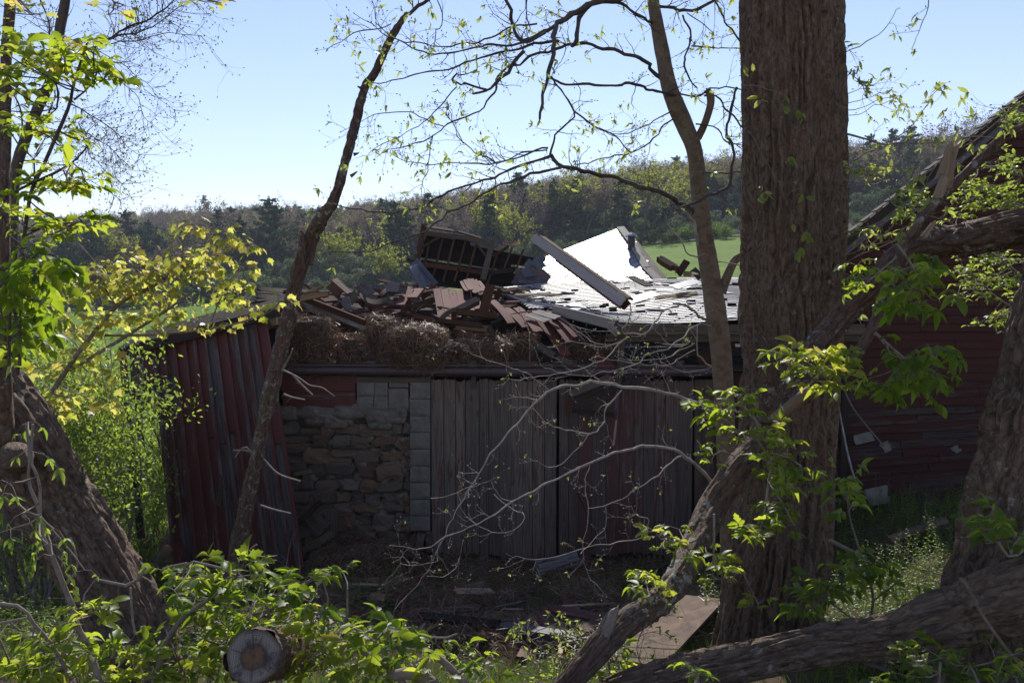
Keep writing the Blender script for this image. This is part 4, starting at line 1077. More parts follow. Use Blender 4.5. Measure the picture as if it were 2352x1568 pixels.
# under the slab, right
T('red_board', (1362, 812, 12.9), (1424, 872, 12.8), .22, 'redflat', 'red square board hanging askew under the eave', 'board', nrm=(0, -1, .2), rnd=.1)
T('hanging_post', (1430, 770, 12.75), (1420, 884, 12.75), .085, 'grey', 'upright grey post hanging in front of the sliding doors', 'post', .08, rnd=.6)
T('hanging_post', (1420, 884, 12.72), (1414, 962, 12.72), .06, 'blue', 'blue-grey broken lower post in front of the right door', 'post', .05, rag=.15)
T('splinter', (1416, 962, 12.7), (1409, 1024, 12.75), .03, 'pale', 'pale splinter hanging down before the right door', 'splinter', .02, rag=.03)
T('long_plank', (1306, 908, 12.7), (1404, 866, 12.6), .13, 'grey', 'upper of two grey planks leaning on the door, left end down', nrm=(0, -1, .8))
T('long_plank', (1316, 928, 12.72), (1520, 842, 12.9), .22, 'greyd', 'lower broad dark plank leaning across the right door', nrm=(0, -1, .2))
T('long_plank', (1424, 880, 12.8), (1640, 776, 13.1), .19, 'greyd', 'long dark plank rising from the door to the eave', nrm=(0, -1, .2))
T('long_plank', (1310, 942, 12.7), (1414, 953, 12.7), .07, 'greyd', 'short level dark board on the right door', nrm=(0, -1, 0))
T('plank', (1300, 946, 12.75), (1312, 915, 12.7), .08, 'red', 'small red offcut at the low end of the leaning planks', nrm=(0, -1, 0))
T('plank', (1437, 792, 12.7), (1462, 786, 12.9), .12, 'blue', 'small grey board end lit under the eave', nrm=(0, -.8, 1))
T('plank', (1600, 830, 13.2), (1690, 790, 13.4), .2, 'brown', 'reddish plank in the gloom right of the slim trunk', nrm=(0, -1, .1))
mb = MB(); pth = [(1430, 858), (1437, 864), (1440, 880), (1450, 862), (1438, 872), (1446, 905), (1438, 925), (1432, 930), (1447, 931), (1444, 920)]
tube(mb, [(*at(x, y, 12.6), .008) for x, y in pth], 5, .03); tag(mb.build('tangled_wire', M['iron']), 'tangle of dark wire and strap hanging on the grey post', 'wire')
mb = MB(); tube(mb, [(*at(1326, 1132, 12.75), .016), (*at(1352, 1188, 12.5), .016), (*at(1374, 1232, 12.2), .016)], 6, .2)
tag(mb.build('prop_stick', M['brown']), 'thin brown stick leaning against the doors', 'stick')
mb = MB(); tube(mb, [(*at(x, y, 13.0), .006) for x, y in ((1192, 706), (1198, 722), (1210, 745), (1216, 770), (1217, 830))], 5, .05)
tag(mb.build('hanging_string', M['pale']), 'thin pale string dangling from the red planks', 'string')
# ------------------------------------------------------------------ leaning shed on the left
shed = thing('leaning_shed', tuple(gp(540, 11.8)), 'leaning red board-and-batten shed wall under a low grey roof', 'shed')
mb = MB(); tx = np.linspace(352, 606, 12); bx = np.linspace(400, 700, 12)
def top_y(x): return 786 - (x - 340) * .262
def wallboard(i, x0t, x1t, x0b, x1b, yt0, yb0):
    A = (at(x0t, yt0, 12.1) + at(x1t, yt0, 12.1)) / 2; B = (at(x0b, yb0, 11.55) + at(x1b, yb0, 11.55)) / 2
    w_ = np.linalg.norm(at(x1t, yt0, 12.1) - at(x0t, yt0, 12.1)); w2 = np.linalg.norm(at(x1b, yb0, 11.55) - at(x0b, yb0, 11.55))
    ct = U(.3, .6) if random.random() < .5 else None
    if ct:
        C_ = A + (B - A) * ct; board(mb, A, C_, w_ * .97, .022, (0, -1, .05), rag=.02, taper=1 + (w2 / w_ - 1) * ct, n=3); board(mb, C_ + np.array([0, -.006, -.005]), B, w_ * .97 * (1 + (w2 / w_ - 1) * ct), .022, (0, -1, .05), rag=.05, taper=w2 / w_ / (1 + (w2 / w_ - 1) * ct), n=3)
    else: board(mb, A, B, w_ * .97, .022, (0, -1, .05), rag=.05, taper=w2 / w_, n=4)
for i in range(11): wallboard(i, tx[i], tx[i + 1], bx[i], bx[i + 1], top_y((tx[i] + tx[i + 1]) / 2), 1302 + i * 3.4 + U(-8, 8))
board(mb, at(478, 745, 12.2), at(556, 1290, 11.66), 1.5, .02, (0, -1, .05), taper=1.22, rnd=.9)  # dark backing sheet added behind the boards to close bright gaps
wall_ = mb.build('board_wall', M['red'], shed)
for i in range(0, 12):
    mb = MB(); board(mb, at(tx[i], top_y(tx[i]), 12.05), at(bx[i], 1298 + i * 3.5 + U(-10, 6), 11.5), .05, .022, (U(-.1, .1), -1, .05), rag=.03, n=4, rnd=U(.2, 1)); mb.build('batten', M['red'], shed)
for k, (a, b, c_, d_) in enumerate(((262, 300, 798, 905), (296, 316, 790, 920), (314, 334, 786, 932), (332, 350, 784, 925), (348, 372, 780, 935), (372, 392, 778, 930))):
    mb = MB(); board(mb, at((a + b) / 2, c_, 12.2), at((a + b) / 2 + 8, d_, 12.0), .11 + .02 * (k % 2), .02, (0, -1, .05), rag=.03, rnd=U(0, 1)); mb.build('hanging_board', M['red'], shed)
mb = MB(); RA, RB, RC, RD = at(272, 800, 11.9), at(648, 704, 11.9), at(684, 672, 15.0), at(330, 764, 15.0)
for k in range(16):
    t0, t1 = k / 16, (k + 1) / 16
    A = RA + (RD - RA) * (t0 + t1) / 2; B = RB + (RC - RB) * (t0 + t1) / 2
    board(mb, A, B + np.array([U(-.1, .05), 0, 0]), 3.12 / 16 * .98, .03, (0, -.25, 1), rag=.06, n=5, bend=U(-.02, .02))
board(mb, RA + np.array([0, -.02, -.07]), RB + np.array([0, -.02, -.07]), .13, .04, (0, -1, 0), rag=.06, rnd=.7); mb.build('shed_roof', M['greyd'], shed)
mb = MB(); board(mb, at(287, 925, 12.0), at(325, 1236, 11.6), .085, .08, (0, -1, 0), n=3); mb.build('post', M['greyd'], shed)['label'] = 'dark thin post at the open left end'
mb = MB(); board(mb, at(316, 925, 12.1), at(327, 1030, 12.0), .075, .03, (0, -1, 0), rag=.1); mb.build('post', M['red'], shed)
mb = MB(); board(mb, at(300, 946, 12.2), at(378, 915, 12.2), .07, .07, (0, -1, 0)); mb.build('rail', M['brown'], shed)
T('plank', (512, 1088, 11.55), (499, 1162, 11.5), .075, 'grey', 'short loose board leaning on the red shed wall', nrm=(0, -1, .1), t=.03)
T('plank', (409, 1246, 11.4), (414, 1296, 11.4), .17, 'red', 'small faded red board at the left foot of the shed wall', nrm=(0, -1, .2))
T('beam_end', (612, 744, 12.6), (652, 738, 13.2), .14, 'ochre', 'yellow-brown beam end under the shed roof by the snag', 'beam', .12, (0, -1, .1), .05)
T('beam_end', (600, 712, 12.7), (672, 700, 13.1), .12, 'brown', 'brown rafter end above the yellow-brown beam end', 'beam', .12, (0, -1, .1), .08)
for a, b, w_, mt, lb in (((700, 1165, 12.6), (745, 1225, 12.2), .24, 'grey', 'broad grey board leaning at the foot of the stone wall'), ((762, 1165, 12.6), (760, 1238, 12.4), .19, 'grey', 'upright short grey block of timber at the foot of the stone wall'),
        ((694, 1265, 12.0), (768, 1222, 12.1), .10, 'grey', 'pale timber lying askew by the shed corner'), ((672, 1090, 12.4), (718, 1080, 12.5), .06, 'ochre', 'small ochre board sticking out from the shed corner'),
        ((672, 1210, 12.3), (738, 1150, 12.5), .08, 'brown', 'brown lath crossing behind the broad grey board'), ((670, 1240, 12.3), (760, 1195, 12.4), .09, 'red', 'dark red board low behind the pale timber')):
    T('timber', a, b, w_, mt, lb, t=.06, nrm=(0, -1, .2))
# stones left of the shed
random.seed(31); names_ = []
for i in range(34):
    px = U(300, 400); Y = U(11.4, 12.6); g = gp(px, Y); s_ = U(.06, .17) * (1.25 if i < 8 else 1)
    mb = MB(); stone(mb, g + np.array([0, 0, U(0, .55) * (1 - abs(px - 372) / 80)]), s_, s_ * .8, s_ * .7, U(.4, .85), seed=U(0, 99), ang=U(-.4, .4))
    tag(mb.build('rubble_stone', M['stone']), 'rough stone in the tumbled pile left of the red shed', 'stone', 'tumbled stones by the shed')
# ------------------------------------------------------------------ right-hand red barn
rb = thing('red_barn', tuple(gp(2150, 13.2)), 'dark red clapboard barn with a steep gable roof on the right', 'barn')
def rake(px): return 552 - (px - 1935) * .797
mb = MB(); WY = 13.2
py = 1150.0; i = 0
while py > 60:
    k = max(0, min(1, (py - 800) / 350)); tilt = 46 * k
    xl = 1905; xr = 2700
    ymid = py
    if py < 560:
        xl = max(1905, 1935 + (552 - py) / .797 + 12)
    if xl > 2650: break
    f = (2352 - 1905)
    A = at(xl, ymid + tilt * 0 - (xl - 1905) / f * tilt, WY); B = at(xr, ymid - (xr - 1905) / f * tilt, WY)
    m_ = (A + B) / 2; cut = A + (B - A) * U(.15, .6)
    gap = U(0, .012) if k > .3 else 0
    wd_ = .150
    for a, b in ((A, cut), (cut + np.array([.006, 0, 0]), B)):
        board(mb, a + np.array([0, -.012 - gap, U(-.008, .008) * k]), b + np.array([0, -.012 - gap, U(-.014, .014) * k]), wd_, .024, (0, -1, .22 + U(0, .14) * k), rag=.003, n=5, bend=U(-.01, .012) * (1 + 2 * k), rnd=U(0, .9) if k > .2 else U(0, .35))
    py -= 20.0 if k > 0 else 19.2
    i += 1
mb.build('clapboard_wall', M['red2'], rb)
mb = MB(); V = [at(1912, 1180, WY + .06), at(2700, 1180, WY + .06), at(2700, -60, WY + .06), at(1935, 552, WY + .06), at(1912, 575, WY + .06)]
mb.add(V + [V[0] + np.array([2.6, 3, 0]), V[4] + np.array([2.6, 3, 0])], [(0, 1, 2, 3), (0, 3, 4, 4), (5, 0, 4, 6)][:1], None, .5)
V2 = V + [V[0] + np.array([2.6, 3, 0]), V[4] + np.array([2.6, 3, 0])]; mb = MB(); mb.add(V2, [(0, 1, 2, 3), (5, 0, 4, 6)], None, .5); mb.q[-1][0]; mb.add(V2[:0] or [V[0], V[3], V[4]], [(0, 1, 2)], None, .5)
mb.build('barn_side', M['greyd'], rb)
mb = MB()
def rk(px, dy, Y): return at(px, rake(px) + dy, Y)
A, B = rk(1870, 2, 12.85), rk(2800, 2, 12.85); sl_ = unit(B - A); up_ = unit(np.cross(sl_, (0, 1, 0))); up_ = up_ if up_[2] > 0 else -up_
RD_ = np.array([.66, .75, 0]) * 6
VV = [A, B, B + RD_, A + RD_]; VV = VV + [v - up_ * .06 for v in VV]
mb.add(VV, [(0, 1, 2, 3), (7, 6, 5, 4), (0, 4, 5, 1), (1, 5, 6, 2), (2, 6, 7, 3), (3, 7, 4, 0)], None, .5)
rf = mb.build('gable_roof', M['greyd'], rb)
mb = MB(); s = 0; Lr = np.linalg.norm(B - A)
while s < Lr:
    yy = -.05
    while yy < 1.2:
        c = A + sl_ * s + up_ * .03 + np.array([.66, .75, 0]) * yy; board(mb, c - sl_ * .05 + up_ * .022, c + sl_ * .34 + up_ * -.005, .19, .012, up_, rag=.02, k=2); yy += .2
    s += .26
sh2 = mb.build('shingles', M['shingle']); sh2.parent = rf
mb = MB(); board(mb, rk(1872, 12, 12.82) , rk(2800, 12, 12.82), .13, .03, (0, -1, 0), rag=.02, rnd=.2); r1 = mb.build('rake_board', M['greyd']); r1.parent = rf
mb = MB(); board(mb, rk(1895, 30, 12.93), rk(2800, 30, 12.93), .11, .03, (0, -1, .2), rag=.03, rnd=.5); r1 = mb.build('rake_trim', M['blue']); r1.parent = rf
mb = MB(); board(mb, rk(1900, 50, 13.12), rk(2800, 50, 13.12), .3, .02, (0, -1, 0), rag=.03, rnd=.9); r1 = mb.build('frieze_board', M['brown']); r1.parent = rf
for i, (px, py, w_, h_, lb) in enumerate(((1984, 1007, 46, 22, 'larger grey slate resting on the tilted clapboards'), (2036, 1027, 24, 22, 'grey slate caught at the tip of the thin stick'), (2196, 1033, 18, 16, 'small grey slate on the right clapboards'), (2015, 1140, 52, 38, 'pale flat stone in the weeds by the red barn wall'))):
    mb = MB(); c = at(px, py, 12.95 if i < 3 else 12.4); board(mb, c + np.array([-w_ / 2 / 139, 0, -.03]), c + np.array([w_ / 2 / 139, 0, .05]), h_ / 139, .012 if i < 3 else .05, (U(-.1, .1), -1, .35), rag=.05, k=4)
    tag(mb.build('slate_piece', M['block']), lb, 'slate')
mb = MB(); tube(mb, [(*at(1924, 925, 12.9), .02), (*at(1935, 984, 12.85), .021), (*at(1950, 1055, 12.75), .022), (*at(1978, 1150, 12.5), .022)], 8, .1); tag(mb.build('metal_rod', M['tin']), 'thin pale rod leaning on the red barn beside the massive trunk', 'rod')
mb = MB(); tube(mb, [(*at(1932, 880, 12.6), .010), (*at(1965, 945, 12.7), .012), (*at(2030, 1024, 12.85), .012)], 6, .1)
for q in ((2050, 1018), (2056, 1026)): tube(mb, [(*at(2026, 1020, 12.84), .005), (*at(*q, 12.8), .003)], 4, .1, raw=True)
tag(mb.build('dry_stick', M['barktw']), 'thin grey forked stick lying against the red clapboards', 'stick')
# ------------------------------------------------------------------ timber on the ground before the doors
def gplank(name, a, b, w_, mt, lb, cat='plank', t=.04, lift=.05, rag=.06, nrm=(0, -.25, 1), bend=0):
    def hit(px, py): return on_ground(px, py) + np.array([0, 0, lift])
    mb = MB(); board(mb, hit(*a), hit(*b), w_, t, nrm, rag=rag, bend=bend, n=6); return tag(mb.build(name, M[mt]), lb, cat)
gplank('painted_board', (1232, 1322), (1335, 1298), .24, 'whitepeel', 'short board with peeling white paint on the straw before the doors', lift=.12, nrm=(0, -1.2, 1))
gplank('dark_beam', (960, 1430), (1150, 1450), .12, 'greyd', 'long dark timber half buried in straw in the lower middle', 'beam', .1)
gplank('dark_beam', (1150, 1452), (1340, 1482), .12, 'blue', 'grey-blue timber running to the curved limb', 'beam', .1)
gplank('red_board', (1200, 1530), (1262, 1410), .16, 'red', 'wide dark red board lying towards the camera, lower middle', nrm=(.2, -.6, 1))
gplank('red_board', (1300, 1370), (1330, 1450), .18, 'red', 'dark red board half under straw right of centre', nrm=(-.2, -.6, 1))
gplank('red_board', (1250, 1405), (1430, 1440), .16, 'red', 'dark red board lying level before the curved limb')
gplank('lath', (1148, 1408), (1204, 1410), .035, 'pale', 'thin pale lath on the straw in the lower middle', 'lath', .02)
gplank('lath', (1280, 1404), (1420, 1396), .035, 'pale', 'thin long lath on the boards before the curved limb', 'lath', .02)
gplank('lath', (1280, 1540), (1300, 1450), .05, 'pale', 'pale lath pointing at the camera beside the lower timber', 'lath', .02)
gplank('lath', (1388, 1370), (1389, 1316), .04, 'grey', 'short stake standing in the straw before the right door', 'stake', .02, .1)
gplank('dark_plank', (1380, 1400), (1560, 1300), .18, 'greyd', 'broad dark plank leaning behind the curved limb')
gplank('tan_plank', (1330, 1465), (1500, 1400), .16, 'ply', 'tan board lying under the curved limb', lift=.08)
gplank('plywood_sheet', (1440, 1560), (1640, 1375), .42, 'ply', 'large weathered plywood sheet lying between curved limb and massive trunk', 'plywood', .02, .10, nrm=(-.2, -.55, 1))
gplank('plywood_offcut', (1480, 1500), (1540, 1480), .30, 'ply', 'small sunlit plywood offcut by the fallen log', 'plywood', .02, .2)
gplank('weathered_board', (2040, 1278), (2180, 1230), .13, 'ply', 'tan weathered board in the weeds left of the right trunk', lift=.2)
gplank('tan_board', (2060, 1560), (2160, 1545), .3, 'ply', 'sunlit tan board under the fallen log at the bottom', lift=.1)
gplank('tan_board', (1990, 1568), (2040, 1548), .25, 'ply', 'tan board piece left of the sunlit one under the fallen log', lift=.08)
random.seed(88)
for i in range(34):
    px, py = U(740, 1600), U(1330, 1500); c = on_ground(px, py) + np.array([0, 0, U(.03, .09)]); a = U(-1.2, 1.2); L = U(.08, .38)
    d = np.array([math.cos(a), math.sin(a), U(-.15, .25)]) * L; mb = MB(); board(mb, c - d, c + d, U(.03, .1), .02, (U(-.4, .4), U(-.9, 0), 1), rag=.07, twist=U(-.3, .3), n=4)
    tag(mb.build('scrap_board', M[random.choice(['red', 'grey', 'brown', 'ochre', 'redflat', 'pale'])]), 'small broken board scrap lying on the straw before the doors', 'board', 'board scraps on the yard')
for i in range(12):
    p = on_ground(U(720, 1000), U(1270, 1400)); mb = MB(); s_ = U(.05, .12); stone(mb, p + np.array([0, 0, s_ * .3]), s_, s_ * .8, s_ * .6, random.random(), seed=U(0, 99), rough=1.1, sm=False)
    tag(mb.build('fallen_stone', M['stone']), 'loose stone fallen at the foot of the stone wall', 'stone', 'stones fallen from the wall')
# ------------------------------------------------------------------ hay
random.seed(55); rng = np.random.default_rng(55)
def strands(mb, O, Nn, L, wd, out=.35, down=0.0, mat=0):
    """thin bent stalks lying over a surface"""
    O = np.asarray(O); n = len(O); X = rng.normal(0, 1, (n, 3)); Nn = np.asarray(Nn)
    X = X - Nn * (X * Nn).sum(1)[:, None] * (1 - out); X[:, 2] -= down
    T_ = np.array([(0, -.5, 0), (.5, -.45, .12), (1, -.1, -.02), (1, .1, -.02), (.5, .45, .12), (0, .5, 0)], float)
    T_[:, 1] *= wd / L
    inst(mb, T_, np.array([(0, 1, 4, 5), (1, 2, 3, 4)]), T_[:, :2], O + Nn * .005, X, Nn + rng.normal(0, .5, (n, 3)), L * rng.uniform(.4, 1.4, n), rng.random(n), mat)
def bale(px0, py0, px1, py1, Y, lb, name='hay_bale', dep=.4, ang=0, n=3000, sq=.6, grp=None):
    c = at((px0 + px1) / 2, (py0 + py1) / 2, Y); sx = (px1 - px0) / 2 / F * Y; sz = (py1 - py0) / 2 / F * Y
    r = thing(name, (c[0], c[1], c[2] - sz), lb, 'hay bale', grp)
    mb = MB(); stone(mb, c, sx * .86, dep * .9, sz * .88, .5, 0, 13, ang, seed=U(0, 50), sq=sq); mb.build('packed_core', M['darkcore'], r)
    th = np.arccos(rng.uniform(-1, 1, n)); ph = rng.uniform(0, 2 * np.pi, n)
    d = np.stack([np.sin(th) * np.cos(ph), np.cos(th), np.sin(th) * np.sin(ph)], -1)
    e = np.sign(d) * np.abs(d) ** sq; e = e / (np.abs(e) ** 4).sum(-1, keepdims=True) ** .25
    sd_ = U(0, 50); e = e * (1 + (fbm(d * 1.5 + sd_, 2, 3) - .5)[:, None] * .55 + (fbm(d * 5 + sd_, 2, 4) - .5)[:, None] * .2)
    ca, sa = math.cos(ang), math.sin(ang); x = e[:, 0] * sx; z = e[:, 2] * sz
    O = np.stack([x * ca - z * sa, e[:, 1] * dep, x * sa + z * ca], -1) + c
    O += rng.normal(0, .012, O.shape)
    mb = MB(); strands(mb, O, d, .15, .0055, .4, .25); o = mb.build('stalks', M['straw'], r)
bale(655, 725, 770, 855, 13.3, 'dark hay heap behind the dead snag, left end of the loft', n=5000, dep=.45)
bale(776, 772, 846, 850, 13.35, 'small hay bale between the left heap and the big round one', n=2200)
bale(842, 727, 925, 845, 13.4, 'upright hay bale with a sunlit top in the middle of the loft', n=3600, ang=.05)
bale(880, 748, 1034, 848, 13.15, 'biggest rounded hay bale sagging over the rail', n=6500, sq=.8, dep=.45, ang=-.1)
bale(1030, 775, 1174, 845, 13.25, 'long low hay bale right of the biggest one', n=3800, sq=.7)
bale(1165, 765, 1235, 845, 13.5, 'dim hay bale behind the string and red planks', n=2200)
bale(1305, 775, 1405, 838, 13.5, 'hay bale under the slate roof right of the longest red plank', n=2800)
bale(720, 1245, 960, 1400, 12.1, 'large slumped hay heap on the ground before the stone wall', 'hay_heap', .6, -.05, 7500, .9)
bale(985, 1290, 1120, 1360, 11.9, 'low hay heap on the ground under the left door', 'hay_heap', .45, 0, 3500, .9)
mb = MB(); O = []
for _ in range(30000):
    px = U(700, 1640); py = U(1290, 1520)
    if random.random() < max(0, (py - 1400) / 120): continue
    x = (px - 1176) / F * 11; v = vnoise(np.array([[px * .012, py * .02, 1]]), 9)[0]
    if v < .3: continue
    O.append(on_ground(px, py) + np.array([0, 0, .02 + .09 * max(0, v - .4) * random.random()]))
O = np.array(O); strands(mb, O, np.tile([0, 0, 1.], (len(O), 1)), .24, .006, .25)
tag(mb.build('loose_straw', M['straw']), 'loose brown straw strewn over the ground before the doors', 'straw', kind='stuff')
mb = MB(); O = np.stack([rng.uniform(P(640, 800)[0], P(1440, 800)[0], 3500), rng.uniform(12.85, 14.0, 3500), rng.uniform(zl - .05, zl + .05, 3500)], -1)
strands(mb, O, np.tile([0, -.2, 1.], (len(O), 1)), .2, .006, .3, .15)
tag(mb.build('loft_straw', M['straw']), 'thin layer of straw along the edge of the loft floor', 'straw', kind='stuff')
#@@PART3
# ------------------------------------------------------------------ foreground trees and fallen limbs
random.seed(303); rng = np.random.default_rng(303)
def limb(pts, mat, parent, name='limb', ns=28, step=.03, bd=.006, fa=4, fs=5, lump=.05, jag=(0, 0), seed=0, raw=False):
    mb = MB(); path = pts if raw else pxpath(pts)
    tube(mb, path, ns, step, bark(bd, fa, fs, seed, lump) if bd else None, .5, 0, jag)
    return mb.build(name, M[mat], parent)
# massive trunk
def flare(f):
    def g(TH, S, Rr): return f(TH, S, Rr) + Rr * np.exp(-S / .45) * (.10 + .16 * (np.abs(np.cos(TH * 2.5 + .6 * np.sin(TH))) - .4)) + Rr * .035 * np.sin(TH * 3 + S * .9)
    return g
Yt = 6.3
bt = thing('massive_tree', tuple(gp(1770, Yt)), 'massive upright tree trunk with deeply furrowed bark, right of centre', 'tree')
pt = pxpath([(1755, 1560, Yt, 128), (1768, 1480, Yt, 119), (1776, 1384, Yt, 113), (1788, 1284, Yt, 115), (1797, 1184, Yt, 116), (1808, 984, Yt, 112), (1815, 784, Yt, 114), (1811, 700, Yt, 117), (1816, 600, Yt, 113), (1820, 300, Yt, 115), (1813, 0, Yt, 114), (1815, -400, Yt, 110), (1830, -900, Yt, 95)])
mb = MB(); tube(mb, pt, 300, .011, flare(bark(.048, 8.0, 2.1, 1, .03, 1.0)), .5); mb.build('trunk', M['bark'], bt)
mb = MB(); tips = []
top = np.array(pt[-1][:3])
for a in range(9):
    th = a * .7; twig(mb, top + np.array([0, 0, -U(0, 1.6)]), (math.cos(th), math.sin(th), U(.5, 1.2)), U(3, 4.5), .09, 3, tips, .22, 4, .05, 5, 5, .8, .55)
mb.build('crown', M['barkdk'], bt)
# leaning trunk on the left with the upright leader at the frame edge
lt = thing('leaning_tree', tuple(gp(330, 4.4)), 'thick furrowed trunk leaning to the upper left, rim-lit along its upper edge', 'tree')
lp = [(385, 1680, 4.4, 108), (335, 1540, 4.4, 95), (270, 1385, 4.4, 90), (185, 1240, 4.4, 90), (108, 1128, 4.35, 96), (40, 1020, 4.3, 104), (-28, 920, 4.3, 100), (-70, 800, 4.3, 80), (-110, 600, 4.3, 70), (-150, 200, 4.3, 60), (-180, -300, 4.3, 50)]
mb = MB(); tube(mb, pxpath(lp), 150, .011, bark(.036, 5.6, 3.6, 5, .05, 1.6), .5); mb.build('trunk', M['bark2'], lt)
limb([(2, 1010, 4.1, 34), (2, 900, 4.0, 24), (6, 800, 3.9, 17), (8, 650, 3.9, 16), (8, 500, 3.9, 15), (10, 300, 3.9, 15), (14, 150, 3.9, 13), (24, 0, 3.9, 12), (34, -250, 3.9, 10)], 'bark2', lt, ns=32, bd=.006, fa=3)
mb = MB(); c = at(38, 1052, 4.05)
tube(mb, [(*at(36, 1050, 4.15), .095), (*at(38, 1052, 3.98), .075), (*at(40, 1054, 3.93), .05)], 16, .02, bark(.012, 3, 20, 8, .1), .5); tube(mb, [(*at(112, 1072, 4.25), .04), (*at(118, 1074, 4.02), .025)], 10, .03, bark(.006, 3, 20, 3, .1), .5)
mb.build('burl', M['bark2'], lt)
# right trunk
rt = thing('edge_tree', tuple(gp(2300, 3.9)), 'furrowed trunk at the right edge, widening to its base and rim-lit on the left', 'tree')
mb = MB(); tube(mb, pxpath([(2250, 1680, 3.9, 135), (2268, 1500, 3.9, 122), (2283, 1339, 3.9, 112), (2312, 1209, 3.9, 107), (2340, 1094, 3.9, 107), (2370, 984, 3.9, 106), (2402, 884, 3.9, 108), (2424, 784, 3.9, 108), (2458, 640, 3.9, 106), (2500, 400, 3.9, 100), (2560, 0, 3.9, 92), (2620, -400, 3.9, 80)]), 150, .010, bark(.044, 5.0, 3.0, 15, .04, 1.2), .5); mb.build('trunk', M['bark2'], rt)
# fallen log across the lower right
fl_ = thing('fallen_log', tuple(at(1893, 1530, 3.5)), 'long fallen furrowed log lying across the lower right corner', 'log')
limb([(1395, 1600, 3.55, 38), (1470, 1573, 3.5, 44), (1568, 1548, 3.5, 49), (1700, 1522, 3.5, 48), (1893, 1478, 3.5, 49), (2040, 1458, 3.45, 56), (2130, 1430, 3.4, 66), (2218, 1408, 3.4, 75), (2352, 1370, 3.3, 88), (2600, 1330, 3.2, 100)], 'bark2', fl_, 'trunk', 110, .011, .028, 4.2, 3.2, .06, seed=21)
limb([(2208, 1330, 3.3, 6), (2222, 1345, 3.2, 5), (2250, 1400, 3.05, 3.5), (2290, 1460, 2.9, 4), (2352, 1540, 2.8, 3)], 'barksm', fl_, 'branch', 8, .03, 0); limb([(2284, 1452, 2.93, 3), (2275, 1475, 2.95, 2)], 'barksm', fl_, 'branch', 6, .03, 0)
# curved limb + broken top
cl_ = thing('curved_limb', tuple(at(1340, 1560, 4.2)), 'curved broken limb rising from the lower middle across the massive trunk', 'limb')
limb([(1270, 1610, 3.35, 25), (1318, 1556, 3.4, 27), (1380, 1482, 3.5, 34), (1440, 1428, 3.65, 33), (1510, 1385, 3.85, 33), (1562, 1320, 4.05, 34), (1602, 1240, 4.3, 34), (1640, 1160, 4.5, 34), (1690, 1080, 4.65, 31), (1738, 1016, 4.8, 30), (1775, 960, 4.9, 33), (1830, 870, 5.0, 31), (1888, 780, 5.1, 32), (1950, 710, 5.1, 30), (2012, 650, 5.0, 32), (2080, 585, 4.9, 36), (2150, 558, 4.8, 38), (2240, 545, 4.6, 40), (2352, 520, 4.4, 42), (2560, 480, 4.2, 44)], 'snag', cl_, 'main_limb', 90, .012, .014, 3.2, 7, .06, seed=31)
limb([(1775, 962, 4.85, 40), (1768, 900, 4.85, 33), (1768, 850, 4.8, 27), (1752, 808, 4.8, 22), (1742, 780, 4.8, 17), (1738, 756, 4.8, 7)], 'snag', cl_, 'stub', 40, .015, .012, 3, 12, .12, (0, .05), 33)
limb([(1385, 1500, 3.5, 14), (1395, 1450, 3.5, 13), (1412, 1405, 3.5, 11), (1418, 1396, 3.5, 5)], 'barktw', cl_, 'stub', 16, .02, .006, 2, 14, .1, (0, .03), 34)
limb([(1370, 1500, 3.55, 14), (1384, 1440, 3.55, 10), (1404, 1402, 3.55, 6)], 'barktw', cl_, 'stub', 12, .02, .004, 2, 14)
th_ = thing('thin_broken_limb', tuple(at(1800, 960, 4.5)), 'thinner broken limb with a pale torn end, crossing up to the right edge', 'limb')
limb([(1782, 962, 4.55, 13), (1830, 922, 4.5, 13), (1882, 880, 4.5, 12), (1950, 836, 4.5, 12), (1985, 784, 4.5, 13), (2010, 735, 4.5, 12), (2044, 650, 4.5, 12), (2068, 590, 4.5, 13), (2108, 520, 4.5, 14), (2148, 464, 4.5, 14), (2185, 430, 4.5, 13), (2218, 400, 4.5, 12), (2268, 350, 4.5, 13), (2318, 310, 4.5, 13), (2400, 270, 4.5, 13), (2560, 200, 4.5, 12)], 'snag', th_, 'limb', 30, .015, .008, 2.2, 9, .22, seed=41)
limb([(1779, 964, 4.53, 14), (1800, 946, 4.5, 14), (1830, 922, 4.48, 14.5), (1870, 890, 4.47, 13.3)], 'peeled', th_, 'bare_wood', 18, .03, .002, 2, 9)
for a, b, w_, tp in (((2150, 462), (2176, 395), .05, 1.1), ((2160, 425), (2194, 322), .075, .75), ((2174, 440), (2188, 345), .05, .8), ((2117, 550), (2148, 506), .035, .4)):
    mb = MB(); board(mb, at(*a, 4.45), at(*b, 4.42), w_, .02, (U(-.3, .1), -1, 0), rag=.05, taper=tp, twist=.2, n=6); mb.build('split_wood', M['pale'], th_)
# cut log end among the leaves
ct = thing('cut_log', tuple(at(583, 1590, 2.7)), 'sawn log end with brown heartwood facing the camera among the leaves', 'log')
mb = MB(); c0 = at(583, 1507, 2.45); ax = unit((-.10, .95, -.42))
tube(mb, [(*c0, .089), (*(c0 + ax * .25), .092), (*(c0 + ax * 1.3), .10)], 60, .012, bark(.010, 4, 12, 51, .05), .5, cap=False); mb.build('bark_shell', M['bark2'], ct)
mb = MB(); e1 = unit(np.cross(ax, (0, 0, 1))); e2 = np.cross(e1, ax); nr_, na_ = 10, 56; V = [c0 - ax * .004]; UVv = [(0, 0)]
for i in range(1, nr_ + 1):
    for j in range(na_):
        th = j / na_ * 2 * math.pi; rr_ = .084 * i / nr_ * (1 + .03 * math.sin(3 * th + 1) + .02 * math.sin(7 * th)); V.append(c0 - ax * (.004 + U(-.0012, .0012)) + (e1 * math.cos(th) + e2 * math.sin(th)) * rr_); UVv.append((i / nr_, 0))
